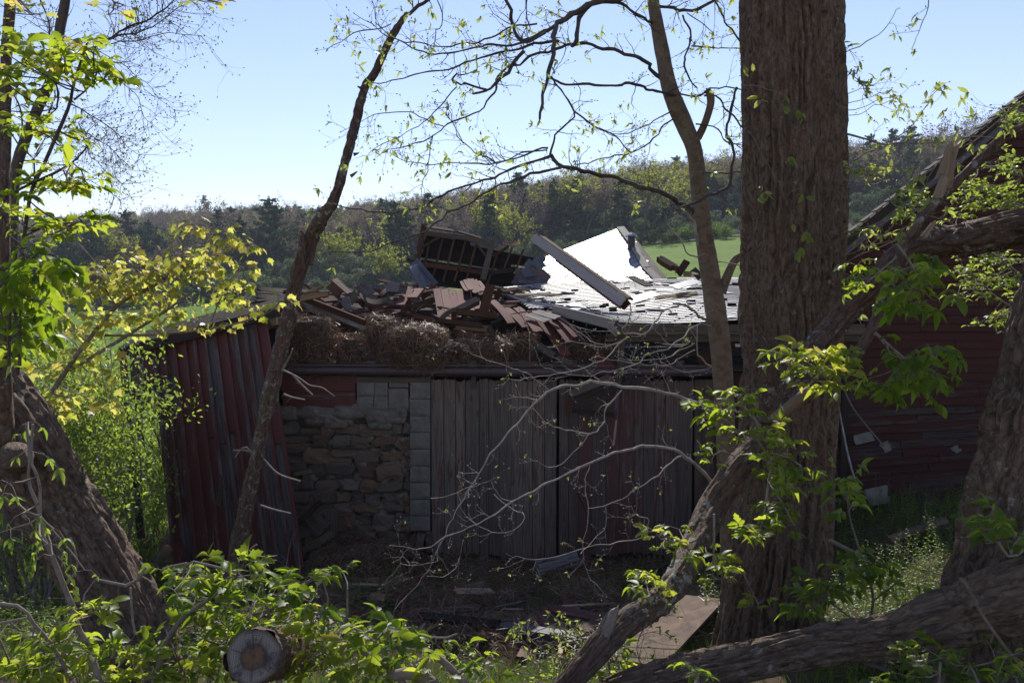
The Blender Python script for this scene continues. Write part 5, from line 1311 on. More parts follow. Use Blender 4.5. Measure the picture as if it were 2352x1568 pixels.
Fc = [(1 + i * na_ + j, 1 + i * na_ + (j + 1) % na_, 1 + (i + 1) * na_ + (j + 1) % na_, 1 + (i + 1) * na_ + j) for i in range(nr_ - 1) for j in range(na_)]
T3 = [(0, 1 + (j + 1) % na_, 1 + j) for j in range(na_)]
V = np.array(V); UVv = np.array(UVv); Fc = np.array(Fc)
mb.add(V, Fc, UVv[Fc.ravel()], .5, 0, True); T3 = np.array(T3); mb.add(V[:1 + na_], T3, UVv[T3.ravel()], .5, 0, True)
mb.build('sawn_face', M['cut'], ct)
for k in range(7):
    th = k * .9 + U(-.3, .3); u_ = e1 * math.cos(th) + e2 * math.sin(th); mb = MB()
    board(mb, c0 - ax * .006 + u_ * U(.02, .045), c0 - ax * .006 + u_ * U(.065, .08), U(.0015, .003), .002, -ax, taper=.4, n=3, twist=.2); mb.build('drying_crack', M['iron'], ct)
# dead snag
sg = thing('dead_snag', tuple(gp(545, 8.6)), 'slim crooked dead tree with lichen, leaning right in front of the shed', 'dead tree')
limb([(528, 1375, 8.6, 30), (540, 1300, 8.6, 24), (556, 1210, 8.6, 18), (568, 1150, 8.6, 18), (586, 1060, 8.6, 17), (602, 985, 8.6, 16), (616, 925, 8.6, 21), (626, 880, 8.6, 22), (642, 815, 8.6, 18), (660, 740, 8.6, 18), (680, 650, 8.6, 17), (692, 600, 8.6, 18), (715, 545, 8.6, 18), (738, 500, 8.5, 18), (762, 470, 8.5, 15), (778, 430, 8.5, 13), (792, 375, 8.5, 12), (808, 320, 8.5, 12), (826, 250, 8.5, 11), (840, 200, 8.5, 11), (862, 165, 8.5, 9.5), (890, 105, 8.5, 9), (915, 62, 8.5, 8), (932, 34, 8.5, 6)], 'snag', sg, 'trunk', 44, .018, .016, 2.6, 7, .12, (0, .06), 61)
limb([(698, 620, 8.55, 8), (693, 580, 8.5, 9), (694, 545, 8.5, 8), (692, 532, 8.5, 4)], 'snag', sg, 'stub', 14, .02, .008, 2, 9, .1, (0, .06), 62)
limb([(712, 610, 8.6, 7), (716, 580, 8.6, 8), (722, 560, 8.6, 6)], 'snag', sg, 'stub', 12, .02, .006, 2, 9, .1, (0, .05), 63)
tips = []
for (x, y), d, L in (((812, 318), (1, -.1, .2), .05), ((812, 355), (1, 0, .3), .06), ((805, 405), (.9, 0, .5), .09), ((833, 203), (-1, 0, .2), .06), ((640, 850), (-1, 0, .1), .12)): mb = MB(); twig(mb, at(x, y, 8.45), d, L, .022, 0, tips, .2, nseg=3, ns=5); mb.build('dead_twig', M['snag'], sg)
for pts_ in ([(650, 850), (668, 858), (690, 870), (712, 885), (740, 890), (768, 910)], [(672, 860), (690, 880), (718, 907)], [(652, 905), (670, 912), (700, 918)], [(606, 1055), (640, 1088), (690, 1105)], [(598, 1160), (630, 1170), (668, 1179)], [(583, 1038), (560, 1034), (535, 1034)], [(578, 1040), (565, 1026), (552, 1033), (540, 1050)], [(648, 850), (665, 820), (672, 800)], [(572, 1265), (600, 1278), (636, 1276)], [(576, 1260), (590, 1250)]):
    mb = MB(); tube(mb, pxpath([(x, y, 8.4 - .02 * i, max(1.0, 2.6 - .3 * i)) for i, (x, y) in enumerate(pts_)]), 5, .04); q = pxpath([(*pts_[-2], 8.35, 1)])[0]
    twig(mb, q[:3], (U(-1, 1), U(-.3, .3), U(-.5, .5)), U(.05, .12), .004, 0, tips, .3, nseg=3); mb.build('dead_twig', M['barktw'], sg)
# ---- slim tree with arching branches
st = thing('slim_tree', tuple(gp(1680, 7.3)), 'slim smooth-barked tree with arching branches, left of the massive trunk', 'tree')
limb([(1684, 1420, 7.3, 26), (1680, 1300, 7.3, 24), (1675, 1180, 7.3, 22), (1668, 1034, 7.3, 22), (1663, 900, 7.3, 23), (1655, 790, 7.3, 24), (1642, 700, 7.3, 24), (1630, 620, 7.3, 22), (1614, 520, 7.3, 21), (1606, 440, 7.3, 19), (1596, 350, 7.3, 18), (1578, 300, 7.3, 19), (1556, 250, 7.3, 19), (1536, 195, 7.3, 17), (1521, 120, 7.3, 16), (1508, 50, 7.3, 14), (1500, 0, 7.3, 13), (1490, -120, 7.3, 12), (1470, -320, 7.3, 9)], 'barksm', st, 'trunk', 44, .02, .004, 3, 3, .04, seed=71)
limb([(1602, 318, 7.3, 9), (1618, 285, 7.25, 8.5), (1632, 240, 7.2, 8.5), (1630, 215, 7.2, 9), (1620, 207, 7.2, 5)], 'barksm', st, 'branch', 14, .03, .002, 2, 6, jag=(0, .02))
limb([(1657, 672, 7.3, 12), (1668, 640, 7.3, 11), (1680, 612, 7.3, 10), (1690, 596, 7.3, 10), (1704, 588, 7.3, 10)], 'barksm', st, 'branch', 14, .03, .003, 2, 6)
limb([(1662, 655, 7.3, 4), (1676, 618, 7.3, 4), (1690, 600, 7.3, 3.5)], 'barksm', st, 'branch', 8, .03, 0)
o7 = lambda L, sc=.5, ox=784, oy=0: [(x * sc + ox, y * sc + oy) for x, y in L]
def K(L, s, ox, oy): return [(ox + s * x, oy + s * y) for x, y in L]
def c2(L): return K(L, .5, 784, 0)
def c3_(L): return K(L, .5, 1568, 0)
def c5(L): return K(L, .5, 784, 784)
def cr(L): return K(L, .2, 1254, 745)
def c4(L): return K(L, .2667, 1098, 486)
upper = [ # path, r0, r1, depth0, depth1, twigs
 ([(1606, 505)] + c2([(1568, 945), (1500, 893), (1400, 865), (1300, 840), (1200, 800), (1080, 780), (1000, 762), (962, 722)]), 10, 7, 7.3, 6.6, 3),
 (c2([(1010, 770), (960, 780), (820, 820), (700, 880), (570, 945), (490, 975), (400, 1050), (300, 1090), (150, 1145), (0, 1160), (-60, 1150)]), 5.5, 2, 6.6, 6.0, 5),
 (c2([(960, 718), (850, 750), (740, 800), (640, 840), (500, 875), (350, 945), (240, 970), (130, 965), (0, 950), (-60, 930)]), 5.5, 2, 6.6, 6.2, 6),
 (c2([(958, 715), (965, 660), (985, 605), (1050, 540), (1070, 512), (1010, 430), (970, 362)]), 4.5, 3, 6.6, 6.3, 3),
 (c2([(1070, 512), (1130, 575), (1210, 600), (1280, 650), (1330, 690), (1380, 655)]), 3.5, 1.5, 6.3, 6.6, 4),
 (c2([(950, 680), (850, 720), (720, 750), (660, 720), (560, 670), (520, 630)]), 4, 1.5, 6.6, 6.3, 5),
 (c2([(940, 690), (850, 695), (700, 740), (560, 745), (470, 740), (400, 745), (280, 740), (220, 705)]), 3.5, 1.2, 6.6, 6.2, 6),
 ([(1530, 185)] + c2([(1460, 345), (1400, 290), (1330, 250), (1200, 215), (1050, 205), (960, 228), (900, 242), (800, 300), (720, 370), (700, 430), (620, 510), (500, 560), (420, 620), (290, 670), (220, 702)]), 8, 1.5, 7.3, 6.2, 8),
 (c2([(1340, -60), (1290, 0), (1200, 12), (1120, 30), (1040, 70), (995, 120), (978, 200), (965, 280), (947, 345), (925, 430), (912, 500), (905, 545)]), 15, 4.5, 6.8, 6.2, 2),
 (c2([(1150, 20), (1110, 70), (1082, 130), (1070, 190), (1052, 208)]), 9, 8, 6.8, 6.7, 1),
 (c2([(952, 350), (1000, 380), (1150, 386), (1300, 390), (1420, 410), (1500, 432), (1545, 440)]), 4.5, 5.5, 6.3, 7.3, 4),
 (c2([(1070, 60), (1000, 120), (930, 155), (850, 190), (810, 160), (790, 110), (772, 40), (735, -30)]), 8, 6, 6.7, 6.4, 4),
 (c2([(940, 150), (800, 208), (640, 212), (500, 242), (380, 236), (280, 180), (160, 110)]), 5, 1.5, 6.5, 6.0, 7),
 (c2([(1000, 190), (830, 215), (650, 260), (500, 312), (340, 346), (220, 380), (130, 382)]), 5, 1.5, 6.6, 6.0, 7),
 (c2([(900, 110), (780, 130), (640, 195), (480, 216), (350, 200), (200, 150), (60, 60)]), 4, 1.2, 6.5, 6.0, 7),
 (c2([(840, 235), (760, 325), (725, 365), (690, 395), (665, 412), (600, 430)]), 8, 5, 6.5, 6.4, 2),
 (c2([(665, 412), (600, 402), (555, 392), (515, 372), (503, 348), (520, 332), (545, 332), (580, 328), (635, 320)]), 5, 1.5, 6.4, 6.3, 2),
 (c2([(1230, 10), (1300, 20), (1350, 62), (1410, 92), (1440, 110)]), 6, 5, 6.8, 7.3, 3),
 (c2([(1450, 30), (1520, 32), (1600, 60), (1700, 20)]), 7, 5, 7.3, 7.0, 3),
 (c2([(1520, 510), (1440, 560), (1360, 600), (1280, 615), (1200, 600)]), 3, 1.2, 7.2, 6.8, 4),
 (c2([(1560, 520), (1500, 570), (1420, 650), (1330, 700), (1230, 740), (1100, 760), (1060, 770)]), 3.5, 2, 7.3, 6.7, 4),
 (c2([(300, 65), (340, 30), (400, 0), (440, -30)]), 7, 6, 6.5, 6.5, 2),
 (c2([(230, 110), (100, 140), (0, 190), (-60, 230)]), 2.5, 1, 6.2, 6.0, 4),
 (c2([(420, 620), (410, 730), (380, 820), (370, 900), (400, 980)]), 2.5, 1, 6.3, 6.2, 3),
 (c2([(470, 580), (380, 545), (300, 520), (200, 520), (100, 555), (0, 610)]), 2.5, 1, 6.3, 6.0, 3),
 (c2([(560, 660), (530, 590), (480, 500), (440, 500)]), 2, 1, 6.3, 6.2, 2),
 (c2([(530, 400), (480, 460), (400, 540), (330, 590), (200, 660), (120, 720)]), 2.5, 1, 6.3, 6.0, 4),
 (c2([(440, 0), (460, 80), (430, 170), (470, 240)]), 2.5, 1.2, 6.4, 6.2, 3),
 (c2([(855, -20), (855, 60), (862, 150)]), 3, 2, 6.4, 6.3, 1),
 (c3_([(0, 70), (35, 190), (5, 290), (40, 380), (62, 412)]), 4, 3, 7.3, 7.0, 3),
 (c3_([(20, 60), (80, 100), (140, 145)]), 2.5, 1.5, 7.2, 7.0, 2),
 (c3_([(130, -20), (165, 35), (200, 110), (270, 200)]), 4, 3, 7.0, 6.8, 3),
 (c3_([(40, 212), (110, 222), (180, 235), (270, 228)]), 3, 2, 7.2, 6.8, 2),
 (c3_([(-20, 430), (60, 440), (130, 415), (200, 400), (280, 405)]), 3.5, 3, 7.3, 7.0, 2),
 (c3_([(100, 440), (160, 455), (210, 500), (260, 550), (285, 590)]), 4, 3, 7.2, 7.0, 2),
 (c3_([(250, 400), (230, 520), (215, 600), (240, 700), (225, 800), (200, 860), (130, 890), (60, 930), (0, 950)]), 5, 6, 7.2, 6.9, 3),
 (c3_([(40, 800), (110, 790), (200, 793), (280, 790)]), 3, 3, 7.3, 7.1, 1),
 (c3_([(60, 570), (150, 600), (200, 640), (280, 660)]), 3, 2, 7.2, 7.0, 2),
]
lower = [
 (c5([(1760, 330), (1680, 300), (1568, 262), (1420, 226), (1290, 212), (1150, 196), (1000, 206), (940, 240), (870, 300), (800, 380), (700, 500), (650, 590), (590, 660), (530, 780), (470, 910), (400, 1060), (320, 1150), (240, 1220)]), 9, 1.2, 7.2, 6.3, 11),
 (c5([(1290, 222), (1215, 310), (1190, 380), (1140, 440), (1060, 530), (980, 575), (900, 540)]), 4.5, 1.3, 6.9, 6.5, 5),
 (c5([(1720, 700), (1690, 640), (1640, 580), (1568, 522), (1500, 492), (1380, 482), (1260, 512), (1120, 570), (1000, 622), (860, 700), (740, 772), (620, 840), (480, 902), (350, 950), (240, 930)]), 10, 1.4, 7.2, 6.2, 11),
 (c5([(1570, 524), (1540, 530), (1480, 590), (1400, 650), (1300, 720), (1200, 752), (1130, 762)]), 4.5, 1.5, 7.0, 6.6, 5),
 (c5([(1400, 892), (1300, 925), (1150, 945), (1000, 980), (920, 1000), (830, 995)]), 3, 1.2, 6.8, 6.4, 7),
 (c5([(1140, 560), (1110, 640), (1135, 740), (1130, 860), (1110, 940), (1120, 1050), (1180, 1120), (1215, 1170)]), 2.6, 1, 6.8, 6.5, 5),
 (c5([(1215, 760), (1200, 860), (1150, 940), (1110, 970)]), 2.4, 1, 6.8, 6.5, 3),
 (c5([(1400, 870), (1420, 830), (1360, 800), (1330, 750)]), 2.5, 1.2, 6.8, 6.7, 4),
 (c5([(700, 700), (800, 770), (840, 820), (780, 880), (700, 880), (620, 850)]), 2.4, 1, 6.6, 6.3, 4),
 (c5([(470, 905), (440, 950), (430, 1010), (350, 1030), (270, 1015)]), 2.4, 1, 6.3, 6.1, 4),
 (c5([(620, 840), (560, 800), (545, 740), (600, 660)]), 2.2, 1, 6.4, 6.2, 3),
 (c5([(410, 720), (500, 700), (590, 670)]), 2, 1, 6.3, 6.2, 4),
 (c5([(1150, 425), (1060, 420), (980, 390), (930, 360), (890, 310)]), 4, 1.4, 6.9, 6.6, 4),
 (c5([(560, 910), (530, 1000), (480, 1080), (400, 1080)]), 2.2, 1, 6.3, 6.1, 3),
 (c5([(950, 220), (880, 160), (800, 130), (700, 100), (620, 70), (560, 30), (500, 10)]), 2.8, 1.2, 6.8, 6.4, 5),
 (cr([(1900, 20), (1750, 0), (1600, 120), (1400, 240), (1150, 320), (1100, 400), (950, 470), (750, 540), (500, 580), (200, 560), (0, 510)]), 3.6, 1.2, 7.2, 6.5, 7),
 (cr([(1905, 480), (1800, 370), (1720, 250), (1730, 100), (1720, 20)]), 4.5, 2.5, 7.3, 7.0, 2),
 (cr([(1710, 215), (1550, 300), (1400, 360), (1200, 410), (1000, 410), (820, 390)]), 2.8, 1.2, 7.0, 6.6, 4),
 (cr([(1715, 290), (1550, 400), (1380, 455), (1100, 455), (900, 430), (700, 390), (590, 350)]), 2.5, 1, 7.0, 6.6, 4),
 (cr([(930, 150), (850, 205), (700, 350), (500, 450), (300, 540), (0, 605), (-300, 640), (-500, 600)]), 3.6, 1.2, 6.8, 6.3, 6),
 (cr([(850, 205), (720, 235), (560, 235), (330, 205), (200, 170)]), 2.6, 1, 6.8, 6.5, 4),
 (cr([(1900, 490), (1800, 520), (1600, 525), (1480, 490), (1330, 430)]), 2.2, 1, 7.2, 7.0, 4),
 (c4([(1990, 945), (1940, 910), (1850, 860), (1770, 810), (1700, 780)]), 8, 6, 7.3, 6.9, 1),
 (c4([(1730, 822), (1600, 870), (1530, 930), (1490, 990), (1400, 1060), (1290, 1078), (1262, 1040), (1300, 940), (1318, 860), (1300, 790), (1260, 720), (1160, 670)]), 5, 1.6, 6.9, 6.5, 5),
 (c4([(1950, 800), (1850, 880), (1700, 930), (1500, 970), (1400, 1010)]), 2.8, 1.2, 7.2, 6.8, 4),
 (c4([(1600, 0), (1680, 150), (1770, 280), (1800, 360), (1900, 410), (1930, 425)]), 3.5, 4.5, 6.9, 7.3, 2),
 (c4([(2030, 425), (2100, 420), (2180, 440), (2270, 475)]), 3.5, 3, 7.3, 7.1, 1),
 (c4([(1780, 0), (1850, 100), (1880, 170), (1900, 280)]), 7, 8, 7.0, 7.3, 0),
 (c4([(700, 910), (850, 980), (1000, 1020), (1200, 1030)]), 2.2, 1.6, 6.5, 6.5, 3),
 (c4([(790, 970), (880, 1050), (960, 1110), (1040, 1140), (1200, 1140), (1290, 1080)]), 2, 1.6, 6.5, 6.5, 3),
]
right_tw = [
 (c3_([(735, 275), (760, 240), (830, 205), (890, 165), (940, 130), (970, 70), (1000, 40)]), 2.4, 1, 6.1, 5.6, 2),
 (c3_([(1130, 0), (1110, 90), (1080, 170), (1062, 240)]), 2, .9, 5.6, 5.4, 1),
 (c3_([(735, 310), (780, 355), (830, 395), (860, 435)]), 2, 1, 6.1, 5.8, 2),
 (c3_([(735, 440), (790, 430), (840, 395), (885, 385)]), 1.6, .9, 6.1, 5.8, 1),
 (c3_([(735, 485), (830, 460), (960, 412)]), 1.8, .8, 6.1, 5.6, 1), (c3_([(735, 505), (850, 475), (1000, 450)]), 1.8, .8, 6.1, 5.6, 1), (c3_([(735, 530), (850, 500), (960, 460)]), 1.6, .8, 6.1, 5.6, 1),
 (c3_([(735, 612), (830, 640), (950, 658), (1060, 660), (1200, 652), (1330, 635), (1480, 632)]), 4, 1.5, 6.1, 5.6, 3),
 (c3_([(950, 660), (1040, 590), (1090, 535), (1150, 450), (1190, 395)]), 2.6, 1, 5.9, 5.5, 2),
 (c3_([(735, 755), (820, 720), (920, 670), (960, 655)]), 2.8, 2, 6.1, 5.9, 1), (c3_([(735, 820), (860, 845), (960, 830), (985, 818)]), 2.2, 1, 6.1, 5.7, 2),
 (c3_([(870, 845), (940, 900), (1010, 955), (1070, 990)]), 2, 1.5, 5.9, 5.4, 1), (c3_([(735, 1180), (830, 1150), (940, 1070), (1000, 1000)]), 2.4, 1.2, 6.1, 5.5, 3), (c3_([(735, 1215), (900, 1140), (1030, 1095)]), 2, 1, 6.1, 5.6, 2),
 (c3_([(1180, 740), (1110, 900), (1060, 1010)]), 2, 1.2, 4.6, 4.6, 3), (c3_([(1568, 460), (1420, 590), (1300, 680), (1250, 700)]), 2.2, 1, 4.4, 4.6, 4),
 (c3_([(735, 1250), (830, 1300), (900, 1330)]), 1.6, .9, 6.0, 5.8, 3), (c3_([(735, 1340), (800, 1350), (850, 1380)]), 1.6, .8, 6.0, 5.8, 3),
]
class Canopy:
    def __init__(s): s.mb = MB(); s.fo = Foliage(); s.tips = []
    def path(s, L, r0, r1, Y0, Y1, ntw, budp=.5, tl=.22, leafs=.045, tf=2.8):
        n = len(L); P_ = pxpath([(x, y, Y0 + (Y1 - Y0) * i / (n - 1) + .06 * math.sin(i * 1.7), r0 + (r1 - r0) * i / (n - 1)) for i, (x, y) in enumerate(L)])
        P_, _u = smooth_path(P_, .07); P_[:, 3] *= (.57 if tf > 2 else .46) * (1 + .22 * rng.normal(0, 1, len(P_)).clip(-1.5, 1.5) * .6)
        kk = rng.normal(0, .0065, (len(P_), 3)) + np.repeat(rng.normal(0, .009, ((len(P_) + 3) // 4, 3)), 4, 0)[:len(P_)]; kk[0] = 0; P_[:, :3] += kk
        P_[:, 3] = np.maximum(P_[:, 3], .0022)
        Q, T_ = tube(s.mb, P_, 10 if r0 > 4 else 6, .05, (lambda TH, S, Rr: Rr * .12 * (vnoise(np.stack([S * 14, TH, S * 0], -1)) - .3)) if r0 > 2 else None)
        tips = [(Q[-1][:3], T_[-1], 0)]
        for k in range(int(ntw * tf)):
            i = random.randint(int(len(Q) * .12), len(Q) - 1); q = Q[i]; t = T_[i]
            a = rng.normal(0, 1, 3) * np.array([1, .6, 1]); a = unit(a - t * np.dot(a, t))
            twig(s.mb, q[:3], t * .7 + a, tl * U(.4, 1.5), max(.002, min(q[3] * .5, .0045)), 1, tips, .42, 3, .06, 4, 5, .9, .5)
        s.bud(tips, budp, leafs)
    def bud(s, tips, p, size):
        for q, d, l in tips:
            tube(s.mb, [(*(q - d * .004), .0028), (*(q + d * .004), .0042), (*(q + d * .010), .002)], 5, 1, raw=True)
            if random.random() < p:
                for _ in range(random.randint(2, 4)):
                    a = rng.normal(0, .5, 3) + d * .4 + np.array([0, 0, -.55]); s.fo.leaf(L_LANCE, q, a, rng.normal(0, 1, 3) + np.array([0, -.3, .3]), size * U(.5, 1.2), random.random())
    def done(s, parent, nm='branches', mat='barktw'):
        s.mb.build(nm, M[mat], parent)
        if s.fo.d:
            m_ = MB(); s.fo.bake(m_); m_.build('young_leaves', M['bud'], parent)
cn = Canopy()
for a in upper: cn.path(*a, budp=.24, leafs=.06)
cn.done(st, 'upper_branches', 'barkdk')
cn = Canopy()
for a in lower: cn.path(*a, budp=.16, tl=.19, leafs=.028, tf=1.3)
cn.done(st, 'lower_branches', 'barklit')
cn = Canopy()
for a in right_tw: cn.path(*a, budp=.45, tl=.16, leafs=.06)
for a in (c3_([(275, 390), (340, 388), (400, 410), (470, 440)]), c3_([(300, 600), (350, 680), (430, 830), (480, 920), (520, 1010), (545, 1090)]), c3_([(480, 898), (510, 882), (550, 872)]), c3_([(350, 680), (375, 670), (400, 680)]), c3_([(395, 800), (370, 850), (360, 870)])): cn.path(a, 1.4, 1, 5.85, 5.8, 0)
for x, y in c3_([(285, 305), (320, 292), (350, 450), (360, 460), (465, 490), (525, 505), (545, 525), (480, 725), (495, 735), (345, 915), (375, 885), (390, 900), (550, 890), (565, 905), (505, 1030), (560, 1065), (575, 1080), (540, 1135), (538, 1155)]):
    for _ in range(2): cn.fo.leaf(L_OVATE, at(x, y, 5.8), (U(-.6, .9), U(-.2, .2), U(-.9, .1)), rng.normal(0, 1, 3) + np.array([0, -.8, .3]), U(.055, .085), random.random())
cn.done(bt, 'side_twigs', 'barktw')
# ---- trees in the upper left
t2 = thing('left_background_tree', tuple(gp(60, 6.5)), 'dark slender tree with fine budding twigs behind the left leafy stems', 'tree')
limb([(30, 1250, 6.5, 20), (28, 1000, 6.5, 18), (26, 700, 6.5, 15), (28, 500, 6.5, 13), (36, 400, 6.5, 12), (55, 330, 6.5, 12), (92, 240, 6.5, 12), (120, 180, 6.5, 12), (134, 110, 6.5, 11), (139, 60, 6.5, 11), (150, 0, 6.5, 10), (158, -100, 6.5, 8)], 'barkdk', t2, 'trunk', 24, .03, .005, 2, 6)
cn = Canopy(); cc = lambda L: K(L, .5, 0, 0)
for L, r0, r1, nt_ in ((cc([(250, 330), (300, 290), (400, 230), (480, 182), (600, 125), (700, 70), (770, 20), (830, -40)]), 6, 2, 14), (cc([(470, 190), (560, 165), (640, 150), (720, 110), (800, 60), (880, 0)]), 4, 1, 14), (cc([(440, 215), (560, 190), (680, 160), (780, 150), (920, 165)]), 2.5, .8, 12),
   (cc([(235, 380), (240, 200), (225, 80), (190, -20)]), 4, 3, 8), (cc([(330, 480), (380, 510), (450, 550), (520, 600), (590, 660), (640, 700)]), 3, .8, 16), (cc([(320, 590), (380, 600), (450, 640), (520, 690), (590, 760)]), 2.6, .8, 16), (cc([(400, 230), (520, 280), (600, 330), (680, 400), (740, 470), (810, 510)]), 2, .7, 10),
   (cc([(500, 260), (560, 380), (620, 440), (650, 530), (700, 570)]), 1.8, .7, 8), (cc([(90, 740), (180, 750), (260, 770), (330, 740), (380, 700), (405, 670)]), 3, 1.6, 5), (cc([(360, 560), (420, 720), (500, 760), (560, 850)]), 1.6, .7, 12), (cc([(130, 600), (200, 560), (240, 500), (260, 420)]), 4, 2, 4), (cc([(70, 740), (110, 600), (80, 420), (100, 380)]), 4, 3, 4), (cc([(420, 830), (480, 870), (540, 910)]), 1.2, .6, 4)):
    cn.path(L, r0, r1, 6.5, 6.8, nt_, budp=.35, tl=.3, leafs=.02)
cn.done(t2, 'fine_twigs', 'barkdk')

# ------------------------------------------------------------------ leafy shoots
def shoots(name, label, cat, stems, clusters, Y, size, base, mat='leaf', tpl=None, nl=5, n=5, droop=.5, up=.3, smat='barktw', tone=None, conn=True):
    """stems: traced paths (px,py,r[,Y]); clusters: (px,py) or (px,py,n,scale)"""
    r = thing(name, tuple(base), label, cat); fo = Foliage(); allq = []; sms = []
    for S_ in stems:
        sm = MB(); P_ = pxpath([(q[0], q[1], q[3] if len(q) > 3 else Y, q[2]) for q in S_]); Q, _ = tube(sm, P_, 10, .04, lambda TH, S, Rr: Rr * .15 * (vnoise(np.stack([S * 18, TH, S * 0], -1)) - .4)); allq.append(Q); sms.append(sm)
    own = np.concatenate([np.full(len(q), i) for i, q in enumerate(allq)]); A = np.concatenate(allq)
    for c in clusters:
        px, py = c[0], c[1]; nn = c[2] if len(c) > 2 else n; sc = c[3] if len(c) > 3 else 1
        p = at(px, py, Y + U(-.25, .25))
        D = np.linalg.norm(A[:, :3] - p, axis=1); q = A[np.argmin(D)]; sm = sms[own[np.argmin(D)]]
        if D.min() > .02:
            mid = (q[:3] + p) / 2 + np.array([U(-.02, .02), U(-.02, .02), -.03 * min(1, D.min() * 2)])
            tube(sm, [(*q[:3], min(q[3] * .6, .005)), (*mid, .003), (*p, .0018)], 5, .05)
        cluster(fo, sm, p, size * sc, nn, nl, tpl, droop, up, tone if tone is None else min(1, max(0, tone + U(-.35, .35))))
    for sm in sms: sm.build('stem', M[smat], r)
    m_ = MB(); fo.bake(m_); m_.build('foliage', M[mat], r)
    return r
def jit(L, n, s, k=None): return [(x + U(-s, s), y + U(-s, s), *( [k] if k else [])) for x, y in L for _ in range(n)]
c4p = lambda L: [(x / 2, 784 + y / 2, *r) for x, y, *r in L]
S1 = [c4p([(840, 1080, 3), (860, 1012, 2.5), (930, 1020, 3), (1010, 1040, 3), (1090, 1060, 3)]), [(370, 1310, 3), (395, 1300, 3), (430, 1293, 3)],
      [(355, 1568, 8), (380, 1480, 7), (420, 1420, 6), (500, 1360, 4), (540, 1318, 3)], [(640, 1600, 9), (640, 1500, 6), (620, 1420, 4), (600, 1340, 3)], [(470, 1600, 6), (500, 1500, 5), (560, 1420, 4), (620, 1400, 3), (690, 1350, 2), (730, 1318, 2)]]
C1 = [(392, 1318), (428, 1330), (470, 1320), (400, 1355), (450, 1370), (508, 1345), (545, 1310), (575, 1320), (560, 1345), (600, 1340), (625, 1365), (655, 1355), (690, 1345), (712, 1330), (480, 1400), (530, 1395), (575, 1400), (635, 1400), (680, 1395), (715, 1380), (510, 1430), (450, 1435), (560, 1440), (640, 1440), (700, 1430), (470, 1470), (520, 1470), (500, 1500), (470, 1540), (500, 1560), (545, 1450), (690, 1470), (660, 1460)]
shoots('leafy_branch', 'sunlit leafy box elder shoots crowding above the sawn log end', 'branch', S1, C1, 2.9, .062, at(500, 1600, 2.9), n=5, tone=.45)
C1b = [(270, 1480), (300, 1470), (265, 1510), (300, 1530), (340, 1500), (360, 1545), (400, 1490), (420, 1530), (440, 1560), (330, 1560), (200, 1545), (230, 1565), (280, 1560)]
shoots('leafy_branch', 'low leafy shoots at the foot of the leaning trunk', 'branch', [[(330, 1640, 6), (330, 1560, 5), (300, 1500, 3)], [(440, 1640, 6), (420, 1540, 4)], [(240, 1640, 5), (230, 1570, 3)]], C1b, 2.7, .058, at(330, 1640, 2.7), n=4, tone=.4)
C2 = [(760, 1320, 3, .6), (790, 1318, 3, .6), (742, 1420), (770, 1455), (720, 1470), (800, 1470), (745, 1505), (790, 1520), (700, 1520), (740, 1550), (830, 1500), (860, 1470), (880, 1440), (905, 1480), (935, 1470, 4, 1.5), (870, 1530), (910, 1540), (830, 1555), (960, 1520), (680, 1555), (990, 1480, 3), (1010, 1500, 3), (1050, 1510, 3, .8), (1115, 1515, 4, .8), (1125, 1550, 3, .8), (1085, 1530, 3, .8), (1000, 1560, 3)]
S2 = [[(784, 1450, 7), (815, 1480, 7), (850, 1508, 7), (890, 1530, 7), (930, 1570, 8)], [(940, 1475, 5), (965, 1488, 7), (1000, 1505, 8), (1030, 1528, 8), (1060, 1560, 9), (1090, 1590, 9)], [(700, 1400, 3), (738, 1412, 3), (755, 1390, 2.5), (745, 1345, 2), (735, 1318, 2)], [(738, 1412, 3), (790, 1430, 3), (830, 1450, 3), (900, 1445, 3), (960, 1440, 2.5)],
      [(960, 1480, 4), (958, 1452, 6), (965, 1440, 4), (975, 1432, 2)], [(975, 1460, 3), (1020, 1465, 2.5), (1050, 1455, 2)], [(884, 1560, 12), (930, 1545, 14), (980, 1558, 14), (1020, 1590, 14)], [(790, 1440, 2), (800, 1400, 3), (795, 1370, 3), (798, 1352, 2)], [(784, 1480, 4), (830, 1490, 4), (870, 1485, 3)]]
shoots('leafy_branch', 'bright leafy branches right of the sawn log end with bare grey sticks', 'branch', S2, C2, 2.8, .060, at(880, 1600, 2.8), n=5, tone=.45, smat='barktw')
C3 = c4p([(40, 1480), (100, 1500), (150, 1440), (60, 1540), (180, 1500), (220, 1540), (250, 1390), (300, 1370), (330, 1440), (400, 1420), (380, 1230), (410, 1260), (390, 1300), (90, 1390), (130, 1330), (300, 1560), (240, 1480), (350, 1540), (20, 1560)])
S3 = [c4p([(120, 380, 2.5), (135, 520, 3), (130, 640, 3), (160, 720, 4), (185, 800, 4), (190, 880, 5), (230, 960, 5), (270, 1060, 6), (300, 1140, 6), (335, 1220, 7), (350, 1300, 7), (400, 1390, 8), (430, 1470, 8), (470, 1600, 9)]), c4p([(-40, 1200, 4), (100, 1220, 4), (150, 1290, 4), (230, 1380, 5), (290, 1480, 5), (350, 1600, 6)]), c4p([(-40, 1300, 3), (120, 1270, 3)]), c4p([(230, 1330, 3), (330, 1285, 4)]), c4p([(300, 1120, 3), (355, 1050, 3), (350, 980, 2.5), (325, 900, 2)]), c4p([(440, 1090, 2), (470, 1095, 3), (560, 1120, 4), (620, 1110, 4), (670, 1035, 3.5)]), c4p([(600, 1130, 2.5), (605, 1250, 2.5), (620, 1340, 2.5)])]
